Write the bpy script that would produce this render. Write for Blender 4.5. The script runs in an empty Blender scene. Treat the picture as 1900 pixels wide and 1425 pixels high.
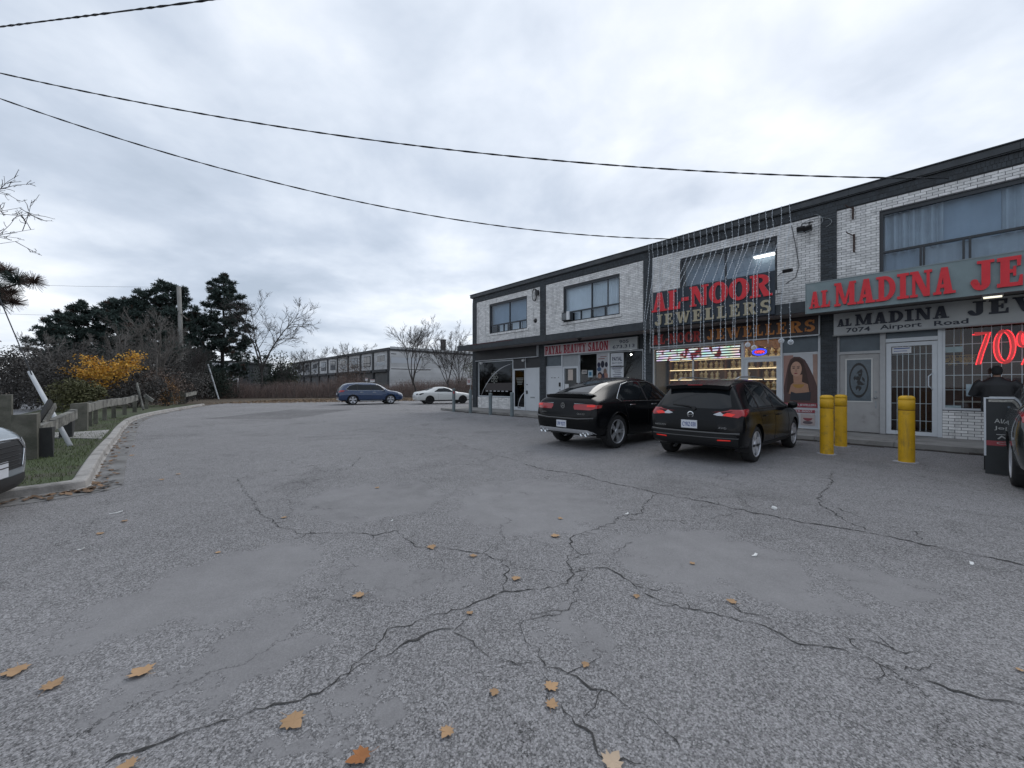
import bpy, bmesh, math, random
from mathutils import Vector, Matrix
from mathutils.bvhtree import BVHTree

rnd = random.Random(11)
sc = bpy.context.scene
col = sc.collection

# ------------------------------------------------------------------ camera
FPX, CX, CY, EYE, DIST = 740.0, 950.0, 716.0, 1.45, 15.0      # pixel focal length, axis, horizon row, eye height, facade distance
cam_d = bpy.data.cameras.new('camera'); cam = bpy.data.objects.new('camera', cam_d); col.objects.link(cam)
cam.location = (0, 0, EYE); cam.rotation_euler = (math.radians(90), 0, 0)
cam_d.sensor_width = 36.0; cam_d.lens = 36.0 * FPX / 1900.0; cam_d.shift_y = 3.5 / 1900.0
cam_d.clip_start = 0.05; cam_d.clip_end = 3000
sc.camera = cam

# ------------------------------------------------------------------ sky, sun, exposure
SUN_AZ, SUN_EL = math.radians(28), math.radians(42)           # azimuth clockwise from +Y
sun_dir = Vector((math.sin(SUN_AZ) * math.cos(SUN_EL), math.cos(SUN_AZ) * math.cos(SUN_EL), math.sin(SUN_EL)))
wd = bpy.data.worlds.new('World'); sc.world = wd; wd.use_nodes = True
def build_world():
    nt = wd.node_tree; nt.nodes.clear(); N = nt.nodes.new; K = nt.links.new
    out = N('ShaderNodeOutputWorld'); bg = N('ShaderNodeBackground'); K(bg.outputs[0], out.inputs[0])
    tc = N('ShaderNodeTexCoord'); nrm = N('ShaderNodeVectorMath'); nrm.operation = 'NORMALIZE'; K(tc.outputs['Generated'], nrm.inputs[0])
    sep = N('ShaderNodeSeparateXYZ'); K(nrm.outputs[0], sep.inputs[0])
    def M(op, a, b=None, c=None, clamp=False):
        n = N('ShaderNodeMath'); n.operation = op; n.use_clamp = clamp
        for i, s in enumerate((a, b, c)):
            if s is None: continue
            if isinstance(s, (int, float)): n.inputs[i].default_value = s
            else: K(s, n.inputs[i])
        return n.outputs[0]
    z = M('MAXIMUM', sep.outputs[2], 0.02)
    den = M('ADD', z, 0.22)
    px = M('DIVIDE', sep.outputs[0], den); py = M('DIVIDE', sep.outputs[1], den)
    cmb = N('ShaderNodeCombineXYZ'); K(px, cmb.inputs[0]); K(py, cmb.inputs[1]); cmb.inputs[2].default_value = 1.7
    def noise(scale, detail, rough, dist, off):
        ad = N('ShaderNodeVectorMath'); ad.operation = 'ADD'; K(cmb.outputs[0], ad.inputs[0]); ad.inputs[1].default_value = off
        n = N('ShaderNodeTexNoise'); n.inputs['Scale'].default_value = scale; n.inputs['Detail'].default_value = detail
        n.inputs['Roughness'].default_value = rough; n.inputs['Distortion'].default_value = dist
        K(ad.outputs[0], n.inputs['Vector']); return n.outputs['Fac']
    n1 = noise(0.75, 6, 0.5, 0.35, (3.1, 0.4, 0)); n2 = noise(2.3, 9, 0.55, 0.25, (8.0, 2.0, 0)); n3 = noise(7.0, 6, 0.55, 0.2, (1.0, 5.0, 0))
    s = M('ADD', M('ADD', M('SUBTRACT', M('MULTIPLY', n1, 1.05), 0.19), M('MULTIPLY', n2, 0.36)), M('MULTIPLY', n3, 0.08))
    dt = N('ShaderNodeVectorMath'); dt.operation = 'DOT_PRODUCT'; K(nrm.outputs[0], dt.inputs[0]); dt.inputs[1].default_value = sun_dir
    glow = M('POWER', M('MAXIMUM', dt.outputs['Value'], 0.0), 4.0)
    hz = M('POWER', M('SUBTRACT', 1.0, M('MINIMUM', z, 1.0)), 9.0)
    s = M('ADD', s, M('ADD', M('MULTIPLY', glow, 0.10), M('MULTIPLY', hz, 0.06)))
    rp = N('ShaderNodeValToRGB'); K(s, rp.inputs[0]); e = rp.color_ramp.elements
    e[0].position = 0.36; e[0].color = (0.34, 0.395, 0.475, 1)
    e[1].position = 0.74; e[1].color = (0.80, 0.82, 0.85, 1)
    q = e.new(0.47); q.color = (0.43, 0.485, 0.57, 1); q = e.new(0.57); q.color = (0.555, 0.605, 0.68, 1)
    sky = N('ShaderNodeTexSky'); sky.sky_type = 'NISHITA'; sky.sun_disc = False; sky.sun_elevation = SUN_EL; sky.sun_rotation = SUN_AZ
    sc_ = N('ShaderNodeVectorMath'); sc_.operation = 'SCALE'; K(sky.outputs[0], sc_.inputs[0]); sc_.inputs['Scale'].default_value = 0.08
    mx = N('ShaderNodeMix'); mx.data_type = 'RGBA'; mx.inputs[0].default_value = 0.93
    K(sc_.outputs[0], mx.inputs[6]); K(rp.outputs[0], mx.inputs[7])
    K(mx.outputs[2], bg.inputs[0]); bg.inputs[1].default_value = 1.0
build_world()
sun_d = bpy.data.lights.new('sun', 'SUN'); sun_d.energy = 0.7; sun_d.angle = math.radians(35); sun_d.color = (1.0, 0.97, 0.93)
sun = bpy.data.objects.new('sun', sun_d); col.objects.link(sun)
sun.rotation_euler = (-sun_dir).to_track_quat('-Z', 'Y').to_euler(); sun.location = (0, 0, 40)
vs = sc.view_settings
vs.view_transform = 'Standard'; vs.look = 'None'; vs.exposure = 0.55; vs.gamma = 1.0; vs.use_curve_mapping = False

# ------------------------------------------------------------------ coordinates
_a = math.atan((CX - 278) / FPX)
NIN = Vector((math.cos(_a), math.sin(_a)))                     # into the shop row
UV = Vector((math.sin(_a), -math.cos(_a)))                     # along the shop row, to the right
def _plane(px, w):
    t = (px - CX) / FPX; Z = (DIST - w) / (NIN.x * t + NIN.y); return t * Z, Z
C0 = Vector(_plane(878, 0.0))
FROT = math.atan2(UV.y, UV.x)
FM = Matrix.Translation((C0.x, C0.y, 0)) @ Matrix.Rotation(FROT, 4, 'Z')
def FU(px, w=0.0):                                              # pixel column -> metres along the facade (plane w in front of it)
    X, Y = _plane(px, w); return (X - C0.x) * UV.x + (Y - C0.y) * UV.y
def FZ(px, py, w=0.0):
    X, Y = _plane(px, w); return EYE - (py - CY) * Y / FPX
def G(px, py, z=0.0):                                           # pixel on a level surface of height z -> world point
    Y = FPX * (EYE - z) / (py - CY); return Vector(((px - CX) / FPX * Y, Y, z))
def AT(px, py, Y):                                              # pixel at a known depth
    return Vector(((px - CX) / FPX * Y, Y, EYE - (py - CY) * Y / FPX))
def FP(u, y, z): return FM @ Vector((u, y, z))

# ------------------------------------------------------------------ mesh building
class MB:
    def __init__(s): s.v = []; s.f = []; s.m = []
    def face(s, pts, m=0):
        b = len(s.v); s.v.extend(Vector(p) for p in pts); s.f.append(tuple(range(b, b + len(pts)))); s.m.append(m); return s
    def box(s, x0, x1, y0, y1, z0, z1, m=0):
        b = len(s.v)
        s.v += [Vector(p) for p in ((x0,y0,z0),(x1,y0,z0),(x1,y1,z0),(x0,y1,z0),(x0,y0,z1),(x1,y0,z1),(x1,y1,z1),(x0,y1,z1))]
        for q in ((0,3,2,1),(4,5,6,7),(0,1,5,4),(1,2,6,5),(2,3,7,6),(3,0,4,7)):
            s.f.append(tuple(b + i for i in q)); s.m.append(m)
        return s
    def obox(s, c, ax, ay, az, m=0):                            # box from centre and three half-axis vectors
        b = len(s.v); c = Vector(c); ax = Vector(ax); ay = Vector(ay); az = Vector(az)
        for k in (-1, 1):
            for i, j in ((-1,-1),(1,-1),(1,1),(-1,1)): s.v.append(c + ax*i + ay*j + az*k)
        for q in ((0,3,2,1),(4,5,6,7),(0,1,5,4),(1,2,6,5),(2,3,7,6),(3,0,4,7)):
            s.f.append(tuple(b + i for i in q)); s.m.append(m)
        return s
    def bar(s, a, b, w, h, m=0):
        a = Vector(a); b = Vector(b); d = (b - a); L = d.length; d.normalize()
        up = Vector((0,0,1)) if abs(d.z) < 0.95 else Vector((1,0,0))
        x = d.cross(up).normalized(); y = x.cross(d)
        return s.obox((a + b) / 2, d * L / 2, x * w / 2, y * h / 2, m)
    def tube(s, path, radii, n=6, m=0, cap=True):
        path = [Vector(p) for p in path]
        if not hasattr(radii, '__len__'): radii = [radii] * len(path)
        b = len(s.v); px = None
        for i, p in enumerate(path):
            d = (path[min(i+1, len(path)-1)] - path[max(i-1, 0)])
            if d.length < 1e-9: d = Vector((0,0,1))
            d.normalize()
            if px is None:
                up = Vector((0,0,1)) if abs(d.z) < 0.9 else Vector((1,0,0))
                px = d.cross(up).normalized()
            else:
                px = px - d * px.dot(d)
                if px.length < 1e-6: px = d.orthogonal()
                px.normalize()
            py = d.cross(px)
            for k in range(n):
                t = 2 * math.pi * k / n; s.v.append(p + (px * math.cos(t) + py * math.sin(t)) * radii[i])
        for i in range(len(path) - 1):
            for k in range(n):
                s.f.append((b+i*n+k, b+i*n+(k+1)%n, b+(i+1)*n+(k+1)%n, b+(i+1)*n+k)); s.m.append(m)
        if cap and n > 2:
            s.f.append(tuple(b + k for k in range(n))[::-1]); s.m.append(m)
            e = b + (len(path)-1)*n; s.f.append(tuple(e + k for k in range(n))); s.m.append(m)
        return s
    def lathe(s, prof, n=24, c=(0,0,0), axis='Z', m=0):
        b = len(s.v); c = Vector(c)
        for r, h in prof:
            for k in range(n):
                t = 2*math.pi*k/n; a, q = r*math.cos(t), r*math.sin(t)
                s.v.append(c + (Vector((a, q, h)) if axis == 'Z' else Vector((q, h, a)) if axis == 'Y' else Vector((h, a, q))))
        for i in range(len(prof)-1):
            for k in range(n):
                s.f.append((b+i*n+k, b+i*n+(k+1)%n, b+(i+1)*n+(k+1)%n, b+(i+1)*n+k)); s.m.append(m)
        return s
    def poly(s, pts, y0, y1, m=0, ms=None):                     # polygon in the x-z plane, extruded between y0 (front) and y1
        n = len(pts); b = len(s.v); ms = m if ms is None else ms
        for yy in (y0, y1):
            for p in pts: s.v.append(Vector((p[0], yy, p[1])))
        s.f.append(tuple(b + i for i in range(n))); s.m.append(m)
        s.f.append(tuple(b + n + i for i in range(n))[::-1]); s.m.append(m)
        for i in range(n):
            j = (i+1) % n; s.f.append((b+i, b+n+i, b+n+j, b+j)); s.m.append(ms)
        return s
    def flat(s, pts, z0, z1, m=0):                              # polygon in the ground plane, extruded
        n = len(pts); b = len(s.v)
        for zz in (z0, z1):
            for p in pts: s.v.append(Vector((p[0], p[1], zz)))
        s.f.append(tuple(b + i for i in range(n))[::-1]); s.m.append(m)
        s.f.append(tuple(b + n + i for i in range(n))); s.m.append(m)
        for i in range(n):
            j = (i+1) % n; s.f.append((b+i, b+j, b+n+j, b+n+i)); s.m.append(m)
        return s
    def add(s, o, mat=None):
        b = len(s.v); s.v += [(mat @ p) if mat else p.copy() for p in o.v]
        s.f += [tuple(b+i for i in f) for f in o.f]; s.m += o.m; return s
    def mesh(s, name, mats, origin=(0,0,0), smooth=False):
        me = bpy.data.meshes.new(name); o = Vector(origin)
        me.from_pydata([tuple(p - o) for p in s.v], [], s.f)
        for mt in (mats if isinstance(mats, (list, tuple)) else [mats]): me.materials.append(mt)
        if any(s.m): me.polygons.foreach_set('material_index', s.m)
        if smooth: me.polygons.foreach_set('use_smooth', [True] * len(s.f))
        me.update(); return me

def link(name, me, parent=None):
    o = bpy.data.objects.new(name, me); col.objects.link(o)
    if parent: o.parent = parent
    return o
def tag(o, label=None, cat=None, group=None, kind=None):
    if label: o['label'] = label
    if cat: o['category'] = cat
    if group: o['group'] = group
    if kind: o['kind'] = kind
    return o
def part(name, mb, mats, parent, smooth=False, label=None, kind=None):   # child mesh; the thing's own origin is subtracted
    o = link(name, mb.mesh(name, mats, parent.get('_o', (0,0,0)) if not parent.parent else root_of(parent).get('_o', (0,0,0)), smooth), parent)
    return tag(o, label, kind=kind)
def root_of(o):
    while o.parent: o = o.parent
    return o
def fthing(name, label, cat, o=(0,0,0), group=None):            # a thing laid out in facade coordinates
    e = link(name, None); e.location = FP(*o); e.rotation_euler = (0, 0, FROT); e['_o'] = o
    return tag(e, label, cat, group)
def fobj(name, mb, mats, o, label, cat, group=None, smooth=False):
    e = link(name, mb.mesh(name, mats, o, smooth)); e.location = FP(*o); e.rotation_euler = (0, 0, FROT)
    return tag(e, label, cat, group)
def thing(name, label, cat, loc=(0,0,0), rz=0.0, group=None):   # a thing laid out in its own coordinates
    e = link(name, None); e.location = loc; e.rotation_euler = (0, 0, rz); return tag(e, label, cat, group)
def wobj(name, mb, mats, o, label=None, cat=None, group=None, kind=None, smooth=False):   # one mesh given in world coordinates
    e = link(name, mb.mesh(name, mats, o, smooth)); e.location = o; return tag(e, label, cat, group, kind)
def shade_auto(o, ang=35):
    me = o.data; me.polygons.foreach_set('use_smooth', [True]*len(me.polygons)); me.set_sharp_from_angle(angle=math.radians(ang))

# ------------------------------------------------------------------ materials
_mats = {}
def mat(name, c, rough=0.7, metal=0.0, var=0.0, vscale=8.0, bump=0.0, bscale=60.0, isl=0.0, spec=0.5, emit=None, estr=0.0, dirt=None, coat=0.0, streak=None):
    if name in _mats: return _mats[name]
    m = bpy.data.materials.new(name); m.use_nodes = True; nt = m.node_tree; P = nt.nodes['Principled BSDF']; N = nt.nodes.new; K = nt.links.new
    P.inputs['Base Color'].default_value = (*c, 1); P.inputs['Roughness'].default_value = rough; P.inputs['Metallic'].default_value = metal
    P.inputs['Specular IOR Level'].default_value = spec; P.inputs['Coat Weight'].default_value = coat; P.inputs['Coat Roughness'].default_value = 0.03
    if emit: P.inputs['Emission Color'].default_value = (*emit, 1); P.inputs['Emission Strength'].default_value = estr
    tc = None
    if var or bump or dirt or streak: tc = {'Object': N('ShaderNodeNewGeometry').outputs['Position']}
    cur = None
    if var or isl or dirt or streak:
        val = None
        if var:
            n = N('ShaderNodeTexNoise'); n.inputs['Scale'].default_value = vscale; n.inputs['Detail'].default_value = 7; n.inputs['Roughness'].default_value = 0.6
            K(tc['Object'], n.inputs['Vector'])
            mr = N('ShaderNodeMapRange'); mr.inputs[1].default_value = 0.25; mr.inputs[2].default_value = 0.75; mr.inputs[3].default_value = 1 - var; mr.inputs[4].default_value = 1 + var
            K(n.outputs['Fac'], mr.inputs[0]); val = mr.outputs[0]
        if isl:
            g = N('ShaderNodeNewGeometry'); mr = N('ShaderNodeMapRange'); mr.inputs[3].default_value = 1 - isl; mr.inputs[4].default_value = 1 + isl
            oi = N('ShaderNodeObjectInfo'); ad = N('ShaderNodeMath'); ad.operation = 'ADD'; K(g.outputs['Random Per Island'], ad.inputs[0]); K(oi.outputs['Random'], ad.inputs[1])
            fr = N('ShaderNodeMath'); fr.operation = 'FRACT'; K(ad.outputs[0], fr.inputs[0]); K(fr.outputs[0], mr.inputs[0])
            if val is None: val = mr.outputs[0]
            else:
                mu = N('ShaderNodeMath'); mu.operation = 'MULTIPLY'; K(val, mu.inputs[0]); K(mr.outputs[0], mu.inputs[1]); val = mu.outputs[0]
        if val is not None:
            sc_ = N('ShaderNodeVectorMath'); sc_.operation = 'SCALE'; sc_.inputs[0].default_value = c; K(val, sc_.inputs['Scale']); cur = sc_.outputs[0]
        if dirt:
            dc, dscale, lo, hi = dirt
            n = N('ShaderNodeTexNoise'); n.inputs['Scale'].default_value = dscale; n.inputs['Detail'].default_value = 9; n.inputs['Roughness'].default_value = 0.65
            K(tc['Object'], n.inputs['Vector'])
            mr = N('ShaderNodeMapRange'); mr.inputs[1].default_value = lo; mr.inputs[2].default_value = hi; K(n.outputs['Fac'], mr.inputs[0])
            mx = N('ShaderNodeMix'); mx.data_type = 'RGBA'; K(mr.outputs[0], mx.inputs[0]); mx.inputs[7].default_value = (*dc, 1)
            if cur is None: mx.inputs[6].default_value = (*c, 1)
            else: K(cur, mx.inputs[6])
            cur = mx.outputs[2]
        if streak:
            dc, dscale, lo, hi = streak
            mp = N('ShaderNodeMapping'); mp.inputs['Scale'].default_value = (1, 1, .10); K(tc['Object'], mp.inputs[0])
            n = N('ShaderNodeTexNoise'); n.inputs['Scale'].default_value = dscale; n.inputs['Detail'].default_value = 6; n.inputs['Roughness'].default_value = 0.7
            K(mp.outputs[0], n.inputs['Vector'])
            mr = N('ShaderNodeMapRange'); mr.inputs[1].default_value = lo; mr.inputs[2].default_value = hi; mr.inputs[4].default_value = .8; K(n.outputs['Fac'], mr.inputs[0])
            mx = N('ShaderNodeMix'); mx.data_type = 'RGBA'; K(mr.outputs[0], mx.inputs[0]); mx.inputs[7].default_value = (*dc, 1)
            if cur is None: mx.inputs[6].default_value = (*c, 1)
            else: K(cur, mx.inputs[6])
            cur = mx.outputs[2]
        K(cur, P.inputs['Base Color'])
    if bump:
        n = N('ShaderNodeTexNoise'); n.inputs['Scale'].default_value = bscale; n.inputs['Detail'].default_value = 6; K(tc['Object'], n.inputs['Vector'])
        b = N('ShaderNodeBump'); b.inputs['Strength'].default_value = bump; b.inputs['Distance'].default_value = 0.01; K(n.outputs['Fac'], b.inputs['Height']); K(b.outputs[0], P.inputs['Normal'])
    _mats[name] = m; return m
def glass(name, tint, ior=1.5, boost=0.0, rough=0.0):
    if name in _mats: return _mats[name]
    m = bpy.data.materials.new(name); m.use_nodes = True; nt = m.node_tree; nt.nodes.clear(); N = nt.nodes.new; K = nt.links.new
    out = N('ShaderNodeOutputMaterial'); mx = N('ShaderNodeMixShader'); tr = N('ShaderNodeBsdfTransparent'); gl = N('ShaderNodeBsdfGlossy')
    tr.inputs[0].default_value = (*tint, 1); gl.inputs['Roughness'].default_value = rough; gl.inputs[0].default_value = (0.9, 0.95, 1, 1)
    fr = N('ShaderNodeFresnel'); fr.inputs[0].default_value = ior
    ad = N('ShaderNodeMath'); ad.operation = 'ADD'; ad.use_clamp = True; ad.inputs[1].default_value = boost; K(fr.outputs[0], ad.inputs[0])
    ge = N('ShaderNodeNewGeometry'); inv = N('ShaderNodeMath'); inv.operation = 'SUBTRACT'; inv.inputs[0].default_value = 1.0; K(ge.outputs['Backfacing'], inv.inputs[1])
    mu = N('ShaderNodeMath'); mu.operation = 'MULTIPLY'; K(ad.outputs[0], mu.inputs[0]); K(inv.outputs[0], mu.inputs[1])       # reflect once, at the outer face of the pane
    K(mu.outputs[0], mx.inputs[0]); K(tr.outputs[0], mx.inputs[1]); K(gl.outputs[0], mx.inputs[2]); K(mx.outputs[0], out.inputs[0])
    _mats[name] = m; return m

WHITE_BRICK = mat('white_painted_brick', (0.73, 0.725, 0.715), 0.6, var=0.10, vscale=3.0, isl=0.15, bump=0.4, bscale=90, dirt=((0.30, 0.31, 0.32), 5.0, 0.56, 0.80), streak=((0.27, 0.27, 0.27), 4.0, 0.56, 0.76))
MORTAR = mat('dark_mortar', (0.12, 0.122, 0.128), 0.95, var=0.25, vscale=14)
DARK_BRICK = mat('charcoal_brick', (0.027, 0.034, 0.041), 0.55, var=0.25, vscale=4, isl=0.35, bump=0.4, bscale=80)
DARK_MORTAR = mat('grey_mortar', (0.075, 0.082, 0.09), 0.95, var=0.3, vscale=9)
CHAR = mat('charcoal_metal', (0.035, 0.041, 0.047), 0.5, var=0.35, vscale=3, bump=0.15, bscale=12, dirt=((0.10, 0.10, 0.10), 2.2, 0.52, 0.8))
CHAR2 = mat('charcoal_board', (0.033, 0.039, 0.045), 0.7, var=0.3, vscale=5, bump=0.3, bscale=40)
SOFFIT = mat('soffit_panel', (0.24, 0.222, 0.218), 0.8, var=0.18, vscale=2.5)
CONC = mat('concrete', (0.27, 0.262, 0.25), 0.95, var=0.22, vscale=2.2, bump=0.5, bscale=70, dirt=((0.13, 0.125, 0.12), 1.6, 0.5, 0.75))
KERB = mat('kerb_concrete', (0.33, 0.315, 0.30), 0.95, var=0.2, vscale=3.5, bump=0.6, bscale=50, dirt=((0.15, 0.145, 0.135), 2.6, 0.5, 0.72))
ALU = mat('white_aluminium', (0.55, 0.58, 0.61), 0.4, var=0.06, vscale=5)
WFRAME = mat('dark_window_frame', (0.022, 0.027, 0.033), 0.45)
WDOOR = mat('white_door_paint', (0.55, 0.575, 0.60), 0.45, var=0.05, vscale=2)
BLACKM = mat('black_plastic', (0.012, 0.012, 0.013), 0.45)
RUBBER = mat('tyre_rubber', (0.014, 0.014, 0.015), 0.85, bump=0.3, bscale=80)
STEEL = mat('galvanised_steel', (0.30, 0.32, 0.33), 0.45, metal=0.6, var=0.2, vscale=8)
WHITEP = mat('white_plastic', (0.66, 0.67, 0.68), 0.4)
PAPER = mat('paper_white', (0.62, 0.63, 0.64), 0.8, var=0.05, vscale=6)
CHROME = mat('chrome', (0.62, 0.64, 0.66), 0.15, metal=1.0)
GLASS = glass('shop_glass', (0.93, 0.96, 0.97), ior=1.45)
GLASS_UP = glass('upper_window_glass', (0.90, 0.94, 0.97), ior=1.5, boost=0.02)
GLASS_DK = glass('tinted_shop_glass', (0.20, 0.22, 0.24), ior=1.45)
# ================================================================== GROUND
def nodes_of(name):
    m = bpy.data.materials.new(name); m.use_nodes = True; nt = m.node_tree
    return m, nt, nt.nodes['Principled BSDF'], nt.nodes.new, nt.links.new

def asphalt_material():
    m, nt, P, N, K = nodes_of('aged_asphalt')
    def M(op, a, b=None, c=None, clamp=False):
        n = N('ShaderNodeMath'); n.operation = op; n.use_clamp = clamp
        for i, s in enumerate((a, b, c)):
            if s is None: continue
            if isinstance(s, (int, float)): n.inputs[i].default_value = s
            else: K(s, n.inputs[i])
        return n.outputs[0]
    def noise(vec, scale, detail=5, rough=0.6, dist=0.0):
        n = N('ShaderNodeTexNoise'); n.inputs['Scale'].default_value = scale; n.inputs['Detail'].default_value = detail
        n.inputs['Roughness'].default_value = rough; n.inputs['Distortion'].default_value = dist; K(vec, n.inputs['Vector']); return n
    def mapr(v, a, b, c, d):
        n = N('ShaderNodeMapRange'); n.inputs[1].default_value = a; n.inputs[2].default_value = b; n.inputs[3].default_value = c; n.inputs[4].default_value = d; K(v, n.inputs[0]); return n.outputs[0]
    tc = N('ShaderNodeTexCoord'); pos = tc.outputs['Object']
    # smooth worn patches: ellipses in ground coordinates with a ragged edge
    nz = noise(pos, 3.4, 9, 0.72); sub = N('ShaderNodeVectorMath'); sub.operation = 'SUBTRACT'; K(nz.outputs['Color'], sub.inputs[0]); sub.inputs[1].default_value = (0.5, 0.5, 0.5)
    scl = N('ShaderNodeVectorMath'); scl.operation = 'SCALE'; K(sub.outputs[0], scl.inputs[0]); scl.inputs['Scale'].default_value = 1.5
    wp = N('ShaderNodeVectorMath'); wp.operation = 'ADD'; K(pos, wp.inputs[0]); K(scl.outputs[0], wp.inputs[1])
    mask = None
    for (px, py, rx, ry) in ((420,1090,130,75),(255,1140,100,60),(480,1190,90,60),(400,1250,55,60),(990,945,135,50),(690,930,110,32),(690,1068,70,32),(780,1085,95,26),
                             (1080,1180,40,42),(1320,1045,150,55),(1450,1085,80,45),(1630,1080,65,36),(690,1310,50,32),(560,1390,85,26),(190,1330,60,60)):
        rx *= 1.18; ry *= 1.15; c = G(px, py); r1 = rx * c.y / FPX; far = G(px, py - ry).y; near = G(px, py + ry).y
        s1 = N('ShaderNodeVectorMath'); s1.operation = 'SUBTRACT'; K(wp.outputs[0], s1.inputs[0]); s1.inputs[1].default_value = (c.x, (far + near) / 2, 0)
        s2 = N('ShaderNodeVectorMath'); s2.operation = 'MULTIPLY'; K(s1.outputs[0], s2.inputs[0]); s2.inputs[1].default_value = (1 / r1, 2 / (far - near), 0)
        s3 = N('ShaderNodeVectorMath'); s3.operation = 'LENGTH'; K(s2.outputs[0], s3.inputs[0])
        mask = s3.outputs['Value'] if mask is None else M('MINIMUM', mask, s3.outputs['Value'])
    smooth = mapr(mask, 0.86, 1.04, 1.0, 0.0)
    # aggregate
    v1 = N('ShaderNodeTexVoronoi'); v1.inputs['Scale'].default_value = 112; K(pos, v1.inputs['Vector'])
    v2 = N('ShaderNodeTexVoronoi'); v2.inputs['Scale'].default_value = 250; K(pos, v2.inputs['Vector'])
    bw1 = N('ShaderNodeRGBToBW'); K(v1.outputs['Color'], bw1.inputs[0]); bw2 = N('ShaderNodeRGBToBW'); K(v2.outputs['Color'], bw2.inputs[0])
    stone = M('ADD', M('MULTIPLY', mapr(bw1.outputs[0], 0.2, 0.85, -0.75, 1.0), 0.5), M('MULTIPLY', mapr(bw2.outputs[0], 0.2, 0.85, -0.8, 0.9), 0.32))
    gap = mapr(v1.outputs['Distance'], 0.3, 0.75, 0.16, -0.16)
    agg = M('MULTIPLY', M('ADD', stone, gap), mapr(smooth, 0, 1, 1.0, 0.14))
    big = mapr(noise(pos, 0.35, 4, 0.55).outputs['Fac'], 0.3, 0.7, -0.10, 0.10)
    mid = mapr(noise(pos, 3.5, 6, 0.65).outputs['Fac'], 0.25, 0.75, -0.11, 0.11)
    tone = M('ADD', M('ADD', M('ADD', agg, big), mid), mapr(smooth, 0, 1, 0.02, -0.05))
    stain = M('ADD', mapr(noise(pos, 0.55, 6, 0.6, 0.6).outputs['Fac'], 0.55, 0.70, 0.0, 0.26), mapr(noise(pos, 1.9, 8, 0.7, 1.2).outputs['Fac'], 0.62, 0.72, 0.0, 0.22))
    tone = M('SUBTRACT', tone, stain)
    # darker square repair in the middle distance
    c = G(540, 767)
    s1 = N('ShaderNodeVectorMath'); s1.operation = 'SUBTRACT'; K(wp.outputs[0], s1.inputs[0]); s1.inputs[1].default_value = (c.x, c.y, 0)
    ab = N('ShaderNodeVectorMath'); ab.operation = 'ABSOLUTE'; K(s1.outputs[0], ab.inputs[0]); sp = N('ShaderNodeSeparateXYZ'); K(ab.outputs[0], sp.inputs[0])
    rep = M('MAXIMUM', M('DIVIDE', sp.outputs[0], 1.9), M('DIVIDE', sp.outputs[1], 3.6))
    tone = M('SUBTRACT', tone, mapr(rep, 0.95, 1.05, 0.30, 0.0))
    # fine network of hairline cracks
    nz2 = noise(pos, 1.3, 7, 0.7); sb = N('ShaderNodeVectorMath'); sb.operation = 'SUBTRACT'; K(nz2.outputs['Color'], sb.inputs[0]); sb.inputs[1].default_value = (0.5, 0.5, 0.5)
    sl = N('ShaderNodeVectorMath'); sl.operation = 'SCALE'; K(sb.outputs[0], sl.inputs[0]); sl.inputs['Scale'].default_value = 0.9
    w2 = N('ShaderNodeVectorMath'); w2.operation = 'ADD'; K(pos, w2.inputs[0]); K(sl.outputs[0], w2.inputs[1])
    v3 = N('ShaderNodeTexVoronoi'); v3.feature = 'DISTANCE_TO_EDGE'; v3.inputs['Scale'].default_value = 0.55; K(w2.outputs[0], v3.inputs['Vector'])
    hair = M('MULTIPLY', mapr(v3.outputs['Distance'], 0.0015, 0.0055, 0.5, 0.0), mapr(noise(pos, 0.45, 3, 0.5).outputs['Fac'], 0.46, 0.56, 0.0, 1.0))
    tone = M('SUBTRACT', tone, hair)
    val = M('MAXIMUM', M('ADD', 1.0, tone), 0.16)
    sc_ = N('ShaderNodeVectorMath'); sc_.operation = 'SCALE'; sc_.inputs[0].default_value = (0.228, 0.223, 0.226); K(val, sc_.inputs['Scale'])
    K(sc_.outputs[0], P.inputs['Base Color']); P.inputs['Roughness'].default_value = 0.9; P.inputs['Specular IOR Level'].default_value = 0.25
    b = N('ShaderNodeBump'); b.inputs['Strength'].default_value = 0.8; b.inputs['Distance'].default_value = 0.006; K(agg, b.inputs['Height']); K(b.outputs[0], P.inputs['Normal'])
    return m
ASPHALT = asphalt_material()
SOIL = mat('verge_soil', (0.052, 0.046, 0.034), 1.0, var=0.35, vscale=1.3, bump=0.8, bscale=25, dirt=((0.05, 0.068, 0.026), 1.1, 0.36, 0.55))
LITTERSOIL = mat('leafy_soil', (0.075, 0.058, 0.042), 1.0, var=0.4, vscale=1.5, bump=0.8, bscale=20, dirt=((0.14, 0.10, 0.06), 5.0, 0.5, 0.7))
ROAD = mat('road_asphalt', (0.20, 0.205, 0.215), 0.9, var=0.12, vscale=0.5)

g = MB(); g.face([(-900,-300,-0.03),(900,-300,-0.03),(900,1500,-0.03),(-900,1500,-0.03)])
wobj('ground', g, LITTERSOIL, (0,0,0), kind='structure')

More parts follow.
